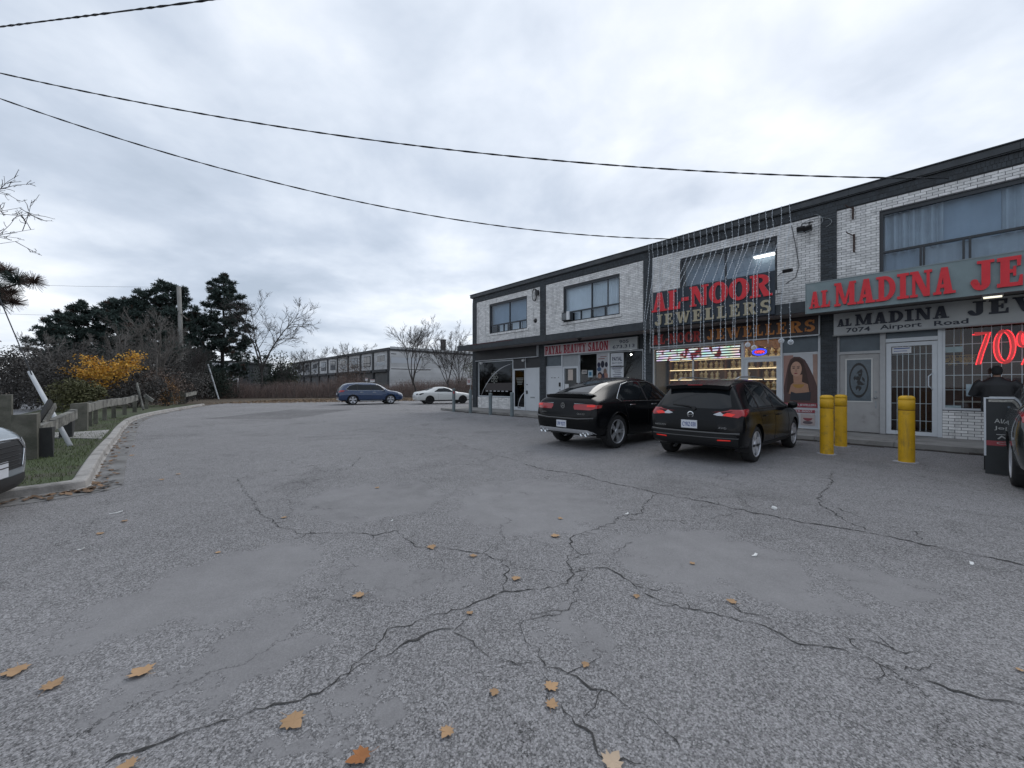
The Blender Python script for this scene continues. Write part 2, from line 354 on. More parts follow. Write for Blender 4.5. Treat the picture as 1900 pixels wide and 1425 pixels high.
NOUT = -NIN; LFT = -UV
kerb_px = [(166,889),(176,868),(191,840),(206,820),(219,806),(228,790),(247,773.5),(292,763),(337,755.5),(380,749)]
main = [G(x, y, 0.14).xy for x, y in kerb_px]
corner = [G(135, 894.5, 0.14).xy, G(152, 892, 0.14).xy]
leg = [G(40, 907, 0.14).xy]
leg = [leg[0] + NOUT * 3.2, leg[0] + NOUT * 1.5, leg[0] + NOUT * .5, leg[0]]
kpath = [Vector(p) for p in leg + corner + main]
def smooth_path(p, it=2):
    for _ in range(it):
        q = [p[0]]
        for a, b in zip(p[:-1], p[1:]): q += [a * 0.75 + b * 0.25, a * 0.25 + b * 0.75]
        q.append(p[-1]); p = q
    return p
kpath = smooth_path(kpath)
def offs(path, d):                                              # + d = left of the direction of travel (towards the grass)
    out = []
    for i, p in enumerate(path):
        t = (path[min(i+1, len(path)-1)] - path[max(i-1, 0)]).normalized(); out.append(p + Vector((-t.y, t.x)) * d)
    return out
far_edge = [G(430,747.5).xy, G(480,746).xy, G(560,744).xy, G(640,743).xy, G(760,742).xy, G(870,741).xy, Vector((14, 52)), Vector((60, 60)), Vector((60,-30)), FP(40, -19.3, 0).xy, FP(24.5, -19.3, 0).xy]
lot = [p for p in kpath] + far_edge
lot_b = MB(); lot_b.face([(p.x, p.y, 0.0) for p in lot][::-1])
lot_o = wobj('parking_lot', lot_b, ASPHALT, (0,0,0), kind='structure')
if lot_o.data.polygons[0].normal.z < 0: lot_o.data.flip_normals()

GUTTER = mat('gutter_concrete', (0.195, 0.192, 0.19), .95, var=.3, vscale=3, bump=.6, bscale=50, dirt=((.11,.105,.10), 1.8, .42, .68))
kerb = thing('kerb', None, None); kerb['kind'] = 'structure'
seglen, run, start = 3.0, 0.0, 0
def kerb_piece(pts):
    prof = [(-0.34, 0.004), (-0.33, 0.010), (-0.03, 0.020), (0.0, 0.04), (0.015, 0.125), (0.035, 0.142), (0.15, 0.146), (0.17, 0.135), (0.18, 0.02)]
    m = MB(); rows = [offs(pts, d) for d, _ in prof]
    for (ra, (d0, z0)), (rb, (d1, z1)) in zip(zip(rows[:-1], prof[:-1]), zip(rows[1:], prof[1:])):
        for i in range(len(pts) - 1):
            m.face([(*ra[i], z0), (*ra[i+1], z0), (*rb[i+1], z1), (*rb[i], z1)], 1 if d1 < -.02 else 0)
    for e in (0, -1): m.face([(*r[e], z) for r, (_, z) in zip(rows, prof)] + [(*rows[-1][e], -0.02), (*rows[0][e], -0.02)])
    o = part('kerb_section', m, [KERB, GUTTER], kerb); return o
for i in range(1, len(kpath)):
    run += (kpath[i] - kpath[i-1]).length
    if run > seglen or i == len(kpath) - 1:
        pts = [p.copy() for p in kpath[start:i+1]]
        if len(pts) > 1:
            t = (pts[1]-pts[0]); pts[0] += t.normalized() * min(0.012, t.length * 0.3)
            kerb_piece(pts)
        start = i; run = 0
ver = MB(); back = offs(kpath, 0.175)
vp = [(p.x, p.y) for p in back] + [tuple(FP(-30, -19.5, 0).xy), tuple((FP(0, -19.5, 0).xy + UV * (UV.dot(back[0] - FP(0, -19.5, 0).xy))))]

for i in range(len(back) - 1):
    P = []
    for q in (back[i], back[i+1]):
        l = FM.inverted() @ Vector((q.x, q.y, 0)); P.append((q, FP(l.x, -19.5, 0).xy))
    ver.face([(*P[0][0], .115), (*P[1][0], .115), (*P[1][1], .115), (*P[0][1], .115)])
vo = wobj('grass_verge', ver, SOIL, (0,0,0), kind='structure')

rd = MB(); rd.face([FP(-120,-33,0.02), FP(80,-33,0.02), FP(80,-19.4,0.02), FP(-120,-19.4,0.02)])
wobj('road', rd, ROAD, (0,0,0), kind='structure')
slab = MB(); sp_ = [G(40,812,0.13).xy, G(134,812.6,0.13).xy, G(188,814,0.13).xy, G(203,797.5,0.13).xy, G(134,802,0.13).xy, G(40,803,0.13).xy]
slab.flat([tuple(p) for p in sp_], 0.05, 0.135); wobj('path', slab, CONC, (0,0,0), kind='structure')
# sidewalk in front of the shops: concrete slabs with joints on a kerb step
side = fthing('sidewalk', None, None, (0,0,0)); side['kind'] = 'structure'
u = -0.6; k = 0
while u < 29.4:
    b = MB(); b.box(u + 0.006, min(u + 1.52, 29.4), -1.99, 0.30, -0.02, 0.118 + rnd.uniform(-0.004, 0.004)); part('slab', b, CONC, side); u += 1.525
ds = MB()
for k in range(90):
    u0 = k * 0.33 - 0.4; ds.box(u0, u0 + 0.34, -2.16 - rnd.random() * 0.12, -1.991, -0.01, 0.006 + rnd.random() * 0.02)
part('debris_strip', ds, mat('kerb_debris', (0.035, 0.03, 0.026), 1, var=0.5, vscale=9, bump=1, bscale=40), side, kind='stuff')

# cracks in the asphalt, traced on the ground
CRACK = mat('crack_dirt', (0.042, 0.041, 0.040), 1.0, var=0.5, vscale=30)
cracks = [
 (14,[(195,1417),(240,1395),(320,1370),(360,1350),(415,1335),(475,1315),(525,1302),(590,1280),(635,1257),(700,1225),(750,1200),(810,1177),(845,1170),(870,1145)]),
 (11,[(635,1257),(660,1225),(695,1195),(725,1170),(780,1147),(850,1130),(900,1115),(925,1100)]),
 (12,[(925,1100),(945,1070),(935,1040),(900,1030),(850,1020),(775,1017),(755,1000),(740,985),(700,992),(625,990),(555,990),(515,977),(490,955),(465,925),(450,910)]),
 (9,[(465,925),(495,912),(530,900),(575,887),(605,880)]),
 (14,[(925,1100),(950,1097),(1000,1092),(1050,1082),(1057,1065),(1052,1047),(1062,1025),(1065,1000),(1085,987),(1140,972),(1147,960),(1190,952),(1195,935),(1222,917)]),
 (30,[(970,860),(1010,872),(1070,880),(1135,897),(1220,915),(1300,930),(1380,947),(1450,962),(1540,977),(1630,992),(1700,1007),(1775,1022),(1840,1037),(1900,1050),(1990,1066)]),
 (18,[(1540,877),(1545,897),(1520,922),(1525,940),(1565,965),(1615,985)]),
 (11,[(1530,937),(1590,955),(1640,975),(1695,987),(1720,1005)]),
 (13,[(1097,1055),(1135,1060),(1175,1090),(1230,1117),(1290,1135),(1335,1142),(1400,1162),(1450,1180),(1500,1200),(1545,1202),(1595,1222),(1650,1242),(1710,1267),(1770,1290),(1830,1302),(1900,1317),(1960,1330)]),
 (8,[(1675,1242),(1750,1240),(1820,1250),(1900,1285)]),
 (9,[(1072,1085),(1065,1115),(1025,1142),(980,1155),(970,1170),(980,1190),(997,1205),(1005,1230),(1015,1245),(1050,1257),(1100,1275),(1150,1295),(1190,1315),(1225,1350),(1260,1390)]),
 (9,[(1005,1245),(1010,1295),(1040,1310),(1065,1345),(1115,1395),(1200,1424)]),
 (8,[(1152,965),(1230,967),(1300,965),(1375,950)]),
 (8,[(845,1170),(880,1190),(905,1215),(950,1230),(1000,1235)]),
 (9,[(1057,1065),(1097,1055),(1075,1080)]),
 (7,[(1062,1040),(1090,1030),(1140,1025),(1170,1005)]),
 (7,[(1175,1090),(1250,1095),(1340,1120),(1430,1150),(1560,1180),(1660,1205),(1760,1225)]),
 (12,[(610,880),(650,868),(665,850),(690,843),(720,838)]),
 (12,[(450,910),(440,890),(470,880),(520,872),(600,862)]),
 (14,[(690,800),(760,806),(830,812),(870,830),(960,855)]),
]
cm = [MB() for _ in cracks]
for (wmm, pts), b in zip(cracks, cm):
    P3 = [G(*p) for p in pts]; fine = []
    for a, c in zip(P3[:-1], P3[1:]):
        n = max(2, int((c - a).length / 0.035)); n = min(n, 60)
        for i in range(n): fine.append(a.lerp(c, i / n))
    fine.append(P3[-1]); L = len(fine); rr = random.Random(len(pts) * 7 + wmm); j = 0.0; left = []; right = []
    for i, p in enumerate(fine):
        t = (fine[min(i+1, L-1)] - fine[max(i-1, 0)]).normalized(); nrm = Vector((-t.y, t.x, 0))
        j = j * 0.62 + rr.uniform(-1, 1) * 0.026
        wdt = wmm / 1000 * (0.18 + 0.62 * rr.random() ** 1.8) * (0.7 + 0.3 * math.sin(i * 0.37 + wmm)) * (0.25 if i in (0, L-1) else 1)
        c = p + nrm * j; left.append(c + nrm * wdt); right.append(c - nrm * wdt * rr.uniform(0.6, 1.2))
    for i in range(L - 1):
        b.face([(*right[i].xy, 0.004), (*right[i+1].xy, 0.004), (*left[i+1].xy, 0.004), (*left[i].xy, 0.004)])
    for i in range(4, L - 4):
        if rr.random() < .05:
            t = (fine[i+1] - fine[i]).normalized(); n_ = Vector((-t.y, t.x, 0)) * rr.choice((-1, 1)); d_ = (n_ + t * rr.uniform(-.8, .8)).normalized(); c = (left[i] + right[i]) / 2; w_ = .0022 + .001 * fine[i].y / 3
            for k in range(rr.randint(2, 7)):
                e = c + d_ * .04; sd_ = Vector((-d_.y, d_.x, 0)); b.face([(*(c - sd_*w_).xy, .0035), (*(e - sd_*w_*.8).xy, .0035), (*(e + sd_*w_*.8).xy, .0035), (*(c + sd_*w_).xy, .0035)])
                w_ *= .86; c = e; d_ = (d_ + Vector((rr.uniform(-.5,.5), rr.uniform(-.5,.5), 0))).normalized()
    part('crack', b, CRACK, lot_o)

# fallen maple leaves and small litter
def leaf_mesh(seed, mt):
    r_ = random.Random(seed); half = [(0.0,-0.5),(0.10,-0.42),(0.34,-0.46),(0.30,-0.28),(0.56,-0.14),(0.40,-0.02),(0.46,0.20),(0.24,0.12),(0.20,0.30),(0.0,0.56)]
    pts = half + [(-x, y) for x, y in half[-2:0:-1]]; b = MB(); b.v.append(Vector((0, -0.05, 0.03)))
    curl = r_.uniform(0.15, 0.5); tw = r_.uniform(-0.3, 0.3)
    for x, y in pts: b.v.append(Vector((x * r_.uniform(.85, 1.1), y, 0.03 + curl * (x*x + 0.5*y*y) * r_.uniform(0.3, 1.1) + tw * x * y * 0.5 + 0.02)))
    n = len(pts)
    for i in range(n): b.f.append((0, 1 + i, 1 + (i+1) % n)); b.m.append(0)
    b.tube([(0,-0.48,0.05),(0.04,-0.72,0.04),(0.10,-0.9,0.08)], [0.014,0.01,0.01], 3)
    return b.mesh('leaf_shape', mt, smooth=False)
LEAF_TAN = mat('leaf_tan', (0.36, 0.225, 0.12), 0.85, var=0.35, vscale=3); LEAF_OR = mat('leaf_rust', (0.33, 0.13, 0.04), 0.8, var=0.3, vscale=3); LEAF_PALE = mat('leaf_pale', (0.46, 0.35, 0.25), 0.8, var=0.2, vscale=3)
lm_tan = [leaf_mesh(s, LEAF_TAN) for s in (1,2,3,4)]; lm_or = leaf_mesh(5, LEAF_OR); lm_pale = leaf_mesh(6, LEAF_PALE)
leaf_px = [(28,1247,42,'t','curled tan maple leaf on smooth asphalt at the photo\'s left edge'),(100,1270,36,'t','tan maple leaf second from the left edge in the foreground asphalt'),
 (260,1247,42,'t','tan maple leaf on rough asphalt inside the big smooth patch'),(545,1340,46,'t','large tan maple leaf just below the long foreground crack'),
 (665,1407,46,'o','rust orange maple leaf at the bottom edge of the picture'),(828,1360,30,'t','tan maple leaf at bottom centre between two small smooth patches'),
 (1137,1412,44,'p','pale faded maple leaf at the bottom edge right of centre'),(235,1420,32,'t','tan leaf cut by the bottom edge near the lower left crack'),
 (1024,1273,30,'t','upper of two tan maple leaves beside the dark crack hole'),(1024,1306,26,'t','lower of two tan maple leaves beside the dark crack hole')]
small_px = [(917,1285,20),(1086,1234,17),(665,1105,23),(957,1074,20),(872,1137,15),(801,1016,19),(878,1031,15),(1030,994,19),(1357,1116,19),(1181,1107,14),(1285,1045,11),(185,990,13),(527,960,11),(230,967,12),(1893,1243,12),
            (405,1025,10),(250,1250,10),(1040,962,10),(300,890,9),(180,868,10),(245,845,9),(330,880,9),(700,905,9)]
def put_leaf(px, py, s, me, label, group=None):
    p = G(px, py, 0.006); o = link('maple_leaf', me); sz = s * p.y / FPX * 0.92; o.location = p; o.scale = (sz, sz, sz); o.rotation_euler = (rnd.uniform(-.08,.08), rnd.uniform(-.08,.08), rnd.uniform(0, 6.28))
    tag(o, label, 'leaf', group)
for i, (px, py, s, kd, lb) in enumerate(leaf_px): put_leaf(px, py, s, lm_tan[i % 4] if kd == 't' else lm_or if kd == 'o' else lm_pale, lb, 'fallen maple leaves')
for i, (px, py, s) in enumerate(small_px): put_leaf(px, py, s, lm_tan[i % 4], 'small brown maple leaf lying alone on the cracked asphalt', 'small fallen maple leaves')
LIT = mat('litter_white', (0.7, 0.7, 0.68), 0.6)
b = MB(); p = G(1436, 944, 0.004); b.lathe([(0.0,0.012),(0.02,0.012),(0.034,0.03),(0.036,0.012),(0.034,0.0),(0,0)], 14); o = wobj('cup_lid', b, LIT, (0,0,0), 'white crumpled cup lid on asphalt right of the long crack', 'litter'); o.location = p; o.rotation_euler = (0.25, 0.2, 0); o.scale = (.8,.8,.8)
for px, py, L, a, lb in ((215,952,0.16,0.6,'thin white straw on asphalt near the left kerb corner'),(150,1020,0.06,0.2,'small white paper scrap on asphalt at far left'),(1163,954,0.055,0.1,'flat white paper scrap beside the crack below the hatchback'),
                         (727,967,0.035,0.3,'tiny white paper scrap on asphalt in front of the coupe SUV'),(1400,1031,0.07,0.2,'thin white stick on the smooth asphalt patch at right'),(1803,1047,0.05,0.5,'white paper scrap below the long crack at far right')):
    b = MB(); L *= .7; b.box(-L/2, 0, -0.008, 0.006, 0, 0.005).obox((L/4, 0.002, 0.008), (L/4, 0.004, 0.006), (-0.002, 0.011, 0), (0, 0, 0.003)); o = wobj('litter_scrap', b, LIT, (0,0,0), lb, 'litter'); o.location = G(px, py, 0.003); o.rotation_euler = (0, 0, a)

gl_ = MB(); rg = random.Random(77); gpath = offs(kpath, -.10)
for _ in range(420):
    i = rg.randrange(12, len(gpath) - 1); p = gpath[i].lerp(gpath[i+1], rg.random()) if i + 1 < len(gpath) else gpath[i]; q = p + Vector((rg.gauss(0,.12), rg.gauss(0,.12)))
    t = rg.uniform(0, 6.28); L = rg.uniform(.02,.06); a = Vector((math.cos(t), math.sin(t), rg.uniform(-.2,.4)))*L; s_ = Vector((-math.sin(t), math.cos(t), rg.uniform(-.2,.4)))*L*.7; c = Vector((q.x, q.y, .032)); gl_.face([c - a, c + s_, c + a, c - s_])
wobj('gutter_litter', gl_, mat('gutter_leaves', (.16,.10,.06), .9, isl=.5), (0,0,0), 'dry brown leaves caught along the left kerb gutter', 'leaf litter', kind='stuff')
# ================================================================== SHOP ROW
PB = 5.83; PW = 0.38; UEND = 29.53; ROOF = 7.12; SW = 0.118
bld = fthing('shop_building', 'two-storey shop row in white painted brick with dark pillars and flat roof', 'building', (0,0,0))
# ---- walls with openings
def holed(mb, u0, u1, z0, z1, holes, y0, y1, m=0):
    us = sorted({u0, u1, *[h[0] for h in holes], *[h[1] for h in holes]}); 
    for a, b in zip(us[:-1], us[1:]):
        hs = sorted([(h[2], h[3]) for h in holes if h[0] < (a+b)/2 < h[1]]); z = z0
        for h0, h1 in hs:
            if h0 > z: mb.box(a, b, y0, y1, z, h0, m)
            z = h1
        if z < z1: mb.box(a, b, y0, y1, z, z1, m)
def brick_list(u0, u1, z0, z1, holes, L=0.205, H=0.062, J=0.011, seed=0):
    out = []; r = random.Random(seed); row = 0; z = z0
    while z + 0.02 < z1:
        zt = min(z + H, z1); u = u0 - (L + J) * (0.5 if row % 2 else 0.0)
        while u < u1:
            segs = [(max(u, u0), min(u + L, u1))]
            for h in holes:
                if h[2] < zt - 0.01 and h[3] > z + 0.01:
                    ns = []
                    for a, b in segs:
                        if h[1] <= a or h[0] >= b: ns.append((a, b)); continue
                        if a < h[0] - 0.012: ns.append((a, h[0] - 0.006))
                        if b > h[1] + 0.012: ns.append((h[1] + 0.006, b))
                    segs = ns
            for a, b in segs:
                if b - a > 0.025: out.append((a, b, z, zt, r.uniform(-0.0025, 0.003)))
            u += L + J
        z += H + J; row += 1
    return out
unit = MB().box(0, 1, 0, 1, 0, 1).mesh('brick', WHITE_BRICK); unit_d = MB().box(0, 1, 0, 1, 0, 1).mesh('brick', DARK_BRICK)
def put_bricks(lst, parent, yf, depth, single, mt, un):
    st = MB()
    for i, (a, b, z0, z1, j) in enumerate(lst):
        if single(a, z0):
            o = link('brick', un, parent); o.location = (a, yf - j, z0); o.scale = (b - a, depth + j, z1 - z0)
        else: st.box(a, b, yf - j, yf + depth, z0, z1)
    if st.f: part('brickwork', st, mt, parent, kind='stuff')
win_rel = {0: (1.638, 4.822), 1: (7.374, 10.529), 2: (13.173, 16.356), 3: (18.80, 21.98), 4: (24.8, 27.98)}
WZ0, WZ1 = 4.54, 6.28
nsingle = [0]
for i in range(5):
    a, b = i * PB + PW, (i + 1) * PB; h = [(win_rel[i][0], win_rel[i][1], WZ0, WZ1)]
    w = MB(); holed(w, a, b, 3.62, 6.62, h, 0.0, 0.2); wp_ = part('upper_wall', w, MORTAR, bld)
    bl = brick_list(a, b, 3.90, 6.60, h, seed=i)
    def single(u, z, i=i):
        ok = i == 3 and 17.7 < u < 18.9 and 3.95 < z < 6.65 and nsingle[0] < 290
        nsingle[0] += ok; return ok
    put_bricks(bl, wp_, -0.012, 0.014, single, WHITE_BRICK, unit)
# pillars
for i in range(6):
    a = i * PB; p = MB(); p.box(a, a + PW, -0.05, 0.3, SW, 6.62); pl = part('pillar', p, DARK_MORTAR, bld)
    bl = brick_list(a + 0.004, a + PW - 0.004, SW + 0.01, 6.6, [], L=0.18, seed=50 + i)
    put_bricks(bl, pl, -0.062, 0.014, (lambda u, z: i == 3 and z < 3.5), DARK_BRICK, unit_d)
    if i == 0:
        s = MB(); 
        for (ya, yb, z0, z1, j) in brick_list(-0.04, 9.0, SW + 0.01, 3.5, [], seed=90): s.box(-0.012 - j, 0.002, ya, yb, z0, z1)
        part('brickwork', s, DARK_BRICK, pl, kind='stuff')
# parapet: dark brick band, metal fascia, cap
pb = MB().box(-0.004, UEND, -0.03, 0.25, 6.62, 6.90); band = part('parapet_band', pb, DARK_MORTAR, bld)
s = MB()
for (a, b, z0, z1, j) in brick_list(0, UEND, 6.63, 6.885, [], L=0.06, H=0.115, seed=77): s.box(a, b, -0.042 - j, -0.028, z0, z1)
part('brickwork', s, DARK_BRICK, band, kind='stuff')
fa = MB(); r2 = random.Random(3)
fsc = part('roof_fascia', MB().box(-0.1, UEND + .1, -0.10, 0.3, 6.905, 6.93), CHAR, bld)
u = -0.14
while u < UEND:
    L = 3.05; part('fascia_panel', MB().box(u, min(u + L - 0.006, UEND + 0.14), -0.135 + r2.uniform(-.006,.006), -0.02, 6.932, 7.10 + r2.uniform(-.004,.004)), CHAR, fsc); u += L
part('roof_cap', MB().box(-0.16, UEND + .16, -0.165, 0.42, 7.107, 7.135), CHAR2, bld)
part('roof', MB().box(0.0, UEND, 0.25, 9.5, 6.75, 6.85), mat('roof_gravel', (0.12,0.12,0.12), 1, var=.2), bld)
# shell
sh = MB(); sh.box(0.0, 0.22, 0.301, 9.5, SW, 6.75); part('side_wall', sh, MORTAR, bld)
s = MB()
sd_ = bld
st = MB()
for (ya, yb, z0, z1, j) in brick_list(0.32, 9.4, 3.6, 6.7, [], seed=91): st.box(-0.012 - j, 0.003, ya, yb, z0, z1)
part('side_brickwork', st, WHITE_BRICK, bld, kind='stuff')
part('rear_wall', MB().box(0.0, UEND, 9.5, 9.7, 0.0, 6.9), CONC, bld)
part('end_wall', MB().box(UEND - 0.2, UEND, 0.301, 9.5, 0.0, 6.75), CONC, bld)
part('mid_floor', MB().box(0.22, UEND - .2, 0.21, 9.5, 3.3, 3.58), mat('ceiling_tile', (0.42,0.40,0.37), 0.9), bld)
part('shop_floor', MB().box(0.22, UEND - .2, 0.31, 9.5, 0.0, SW + 0.01), mat('shop_floor_tile', (0.13,0.11,0.09), 0.35, var=.2), bld)
# canopy
cn = part('canopy', MB().box(0.0, UEND, -1.14, -0.055, 3.60, 3.84), CHAR2, bld)
r2 = random.Random(9); u = 0.0
while u < UEND:
    L = min(3.66, UEND - u); part('fascia_board', MB().box(u, u + L - 0.008, -1.21 + r2.uniform(-.006,.006), -1.142, 3.556 + r2.uniform(-.006,.006), 3.86 + r2.uniform(-.008,.008)), CHAR2, cn)
    part('soffit_panel', MB().box(u + .003, u + L - 0.010, -1.141, -0.064, 3.575 + r2.uniform(-.005,.005), 3.599), SOFFIT, cn); u += L
part('rust_streak', MB().box(1.3, 5.0, -1.2175, -1.2165, 3.80, 3.835), mat('faded_red_paint', (0.085,0.028,0.03), 0.8, var=.4, vscale=6), cn)
# beam behind the lower signs
part('sign_beam', MB().box(PW, UEND - PW, 0.0, 0.2, 2.98, 3.615), CHAR2, bld)
for i, c in ((1,.2),(2,.2),(3,.2),(4,.2)): part('party_wall', MB().box(i*PB + .08, i*PB + .30, 0.31, 9.4, SW + .012, 6.74), mat('interior_plaster', (0.22,0.20,0.18), 0.9, var=.1), bld)

# ---- upper windows
CURT = mat('curtain_grey', (0.36, 0.40, 0.44), 0.9, var=0.15, vscale=2); CURT_W = mat('curtain_white', (0.62, 0.65, 0.67), 0.9, var=0.08, vscale=2)
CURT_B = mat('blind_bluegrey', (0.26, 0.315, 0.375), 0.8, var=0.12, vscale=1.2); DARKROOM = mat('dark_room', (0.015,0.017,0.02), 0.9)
def curtain(u0, u1, z0, z1, y, amp, wl, mt, parent, seed=0, name='curtain'):
    r = random.Random(seed); n = int((u1 - u0) / 0.03); pts = []; ph = 0
    for k in range(n + 1):
        ph += 2 * math.pi * 0.03 / (wl * r.uniform(0.7, 1.4)); pts.append((u0 + (u1 - u0) * k / n, y + amp * math.sin(ph)))
    m = MB()
    for p, q in zip(pts[:-1], pts[1:]): m.face([(p[0], p[1], z0), (q[0], q[1], z0), (q[0], q[1], z1), (p[0], p[1], z1)])
    return part(name, m, mt, parent, smooth=True)
def upper_window(i, vs_, zt, lows):
    u0, u1 = win_rel[i]; fr = MB(); t = 0.07
    fr.box(u0, u1, 0.03, 0.12, WZ1 - 0.10, WZ1).box(u0, u1, 0.03, 0.12, WZ0, WZ0 + .06).box(u0, u0 + t, 0.03, 0.12, WZ0 + .061, WZ1 - .101).box(u1 - t, u1, 0.03, 0.12, WZ0 + .061, WZ1 - .101)
    fr.box(u0 + t, u1 - t, 0.035, 0.115, zt - .03, zt + .03)
    for v in vs_: fr.box(v - .025, v + .025, 0.036, 0.114, zt + .031, WZ1 - .101)
    for v in lows: fr.box(v - .022, v + .022, 0.036, 0.114, WZ0 + .061, zt - .031)
    w = part('window', fr, WFRAME, bld)
    ed = [u0 + t] + list(vs_) + [u1 - t]
    for a, b in zip(ed[:-1], ed[1:]): part('pane', MB().box(a, b, 0.07, 0.075, zt + .03, WZ1 - .10), GLASS_UP, w)
    ed = [u0 + t] + list(lows) + [u1 - t]
    for a, b in zip(ed[:-1], ed[1:]): part('pane', MB().box(a, b, 0.078, 0.083, WZ0 + .06, zt - .03), GLASS_UP, w)
    # brick sill
    sl = part('sill', MB().box(u0 - .15, u1 + .12, -0.03, 0.03, WZ0 - .115, WZ0 - .005), MORTAR, w)
    s = MB(); x = u0 - .15
    while x < u1 + .12: s.box(x, min(x + .062, u1 + .12), -0.05, -0.028, WZ0 - .113, WZ0 - .004); x += .073
    part('brickwork', s, WHITE_BRICK, sl, kind='stuff')
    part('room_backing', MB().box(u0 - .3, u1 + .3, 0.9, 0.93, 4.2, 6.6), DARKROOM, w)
    return w, u0, u1
w, a, b = upper_window(0, [FU(944.6)], 5.02, [2.3, 2.85, 3.4, 4.2])
curtain(a, b, 5.0, 6.25, 0.25, 0.004, 0.4, CURT_B, w, 1, 'blind')
curtain(2.32, 3.0, 4.56, 5.0, 0.22, 0.012, 0.12, CURT_W, w, 2); curtain(3.42, 4.2, 4.56, 5.0, 0.22, 0.012, 0.12, CURT_W, w, 3); curtain(4.22, 4.75, 4.56, 5.0, 0.22, 0.012, 0.12, CURT, w, 4)
w, a, b = upper_window(1, [FU(1097)], 5.02, [8.4, 9.0, 9.75])
curtain(a, 8.9, 5.0, 6.25, 0.22, 0.008, 0.3, CURT_W, w, 5); curtain(8.9, 9.75, 5.0, 6.25, 0.23, 0.03, 0.11, CURT_W, w, 6); curtain(9.78, b, 5.0, 6.25, 0.26, 0.025, 0.14, CURT_W, w, 7)
curtain(7.9, 8.9, 4.56, 5.0, 0.2, 0.005, 0.2, CURT_W, w, 8); curtain(9.0, 9.7, 4.56, 5.0, 0.22, 0.01, 0.1, CURT, w, 9); curtain(9.75, 10.45, 4.56, 5.0, 0.22, 0.01, 0.2, CURT_W, w, 10)
w, a, b = upper_window(2, [FU(1345)], 4.9, [14.0, 15.2])
curtain(a, b, 4.55, 6.25, 0.5, 0.004, 0.5, CURT_B, w, 11, 'blind')
w, a, b = upper_window(3, [], 5.14, [FU(1708), FU(1714), FU(1788), FU(1800)])
curtain(a, 20.0, 5.1, 6.25, 0.24, 0.05, 0.18, CURT, w, 12); curtain(20.0, 20.95, 5.1, 6.25, 0.25, 0.02, 0.5, CURT_B, w, 13); curtain(20.9, b, 5.1, 6.25, 0.22, 0.05, 0.22, CURT, w, 14)
curtain(a, 19.6, 4.56, 5.12, 0.25, 0.01, 0.2, CURT_B, w, 15); curtain(19.6, b, 4.56, 5.12, 0.25, 0.015, 0.25, CURT, w, 16)
w, a, b = upper_window(4, [26.4], 5.02, [25.6, 27.2]); curtain(a, b, 4.6, 6.25, 0.3, 0.02, 0.2, CURT, w, 17)
# lit ceiling lamp behind the upper window of the dark sign's shop
EM_W = mat('lit_tube', (1,1,1), 0.4, emit=(1.0, 0.98, 0.9), estr=3.2)
lt = fthing('ceiling_lamp', 'lit twin tube ceiling lamp behind the upper window over the dark red-lettered sign', 'lamp', (15.9, 0.35, 5.9))
part('housing', MB().box(15.55, 16.32, 0.22, 0.46, 5.86, 5.90), WHITEP, lt)
for k in (0, 1): part('tube', MB().tube([(15.6, 0.27 + .13*k, 5.83), (16.28, 0.27 + .13*k, 5.83)], 0.022, 8), EM_W, lt, smooth=True)

# ---- shop front joinery
def pane(u0, u1, z0, z1, y, parent, mt=GLASS, name='pane'): return part(name, MB().box(u0, u1, y, y + .006, z0, z1), mt, parent)
def frame(u0, u1, z0, z1, t, y0, y1, mt, name='window', parent=None):
    f = MB().box(u0, u0 + t, y0, y1, z0, z1).box(u1 - t, u1, y0, y1, z0, z1).box(u0 + t, u1 - t, y0 + .002, y1 - .002, z1 - t, z1).box(u0 + t, u1 - t, y0 + .002, y1 - .002, z0, z0 + t)
    return part(name, f, mt, parent or bld)
GREYP = mat('grey_transom_panel', (0.10, 0.125, 0.145), 0.55, var=0.2, vscale=3); DKP = mat('dark_transom_panel', (0.028, 0.028, 0.032), 0.5, var=0.2, vscale=3); BEIGE = mat('beige_door_paint', (0.33, 0.325, 0.32), 0.55, var=0.1, vscale=3, dirt=((0.2,0.19,0.18), 4, .55, .8))
def low_wall(u0, u1, z1, seed):
    p = part('stall_riser', MB().box(u0, u1, 0.0, 0.2, SW, z1), MORTAR, bld); s = MB()
    lst = brick_list(u0 + .003, u1 - .003, SW + .008, z1 - .012, [], seed=seed)
    if u0 > 15:
        for a, b, z0, z1_, j in lst:
            o = link('brick', unit, p); o.location = (a, -0.012 - j, z0); o.scale = (b - a, .014, z1_ - z0)
    else:
        for a, b, z0, z1_, j in lst: s.box(a, b, -0.012 - j, .002, z0, z1_)
        part('brickwork', s, WHITE_BRICK, p, kind='stuff')
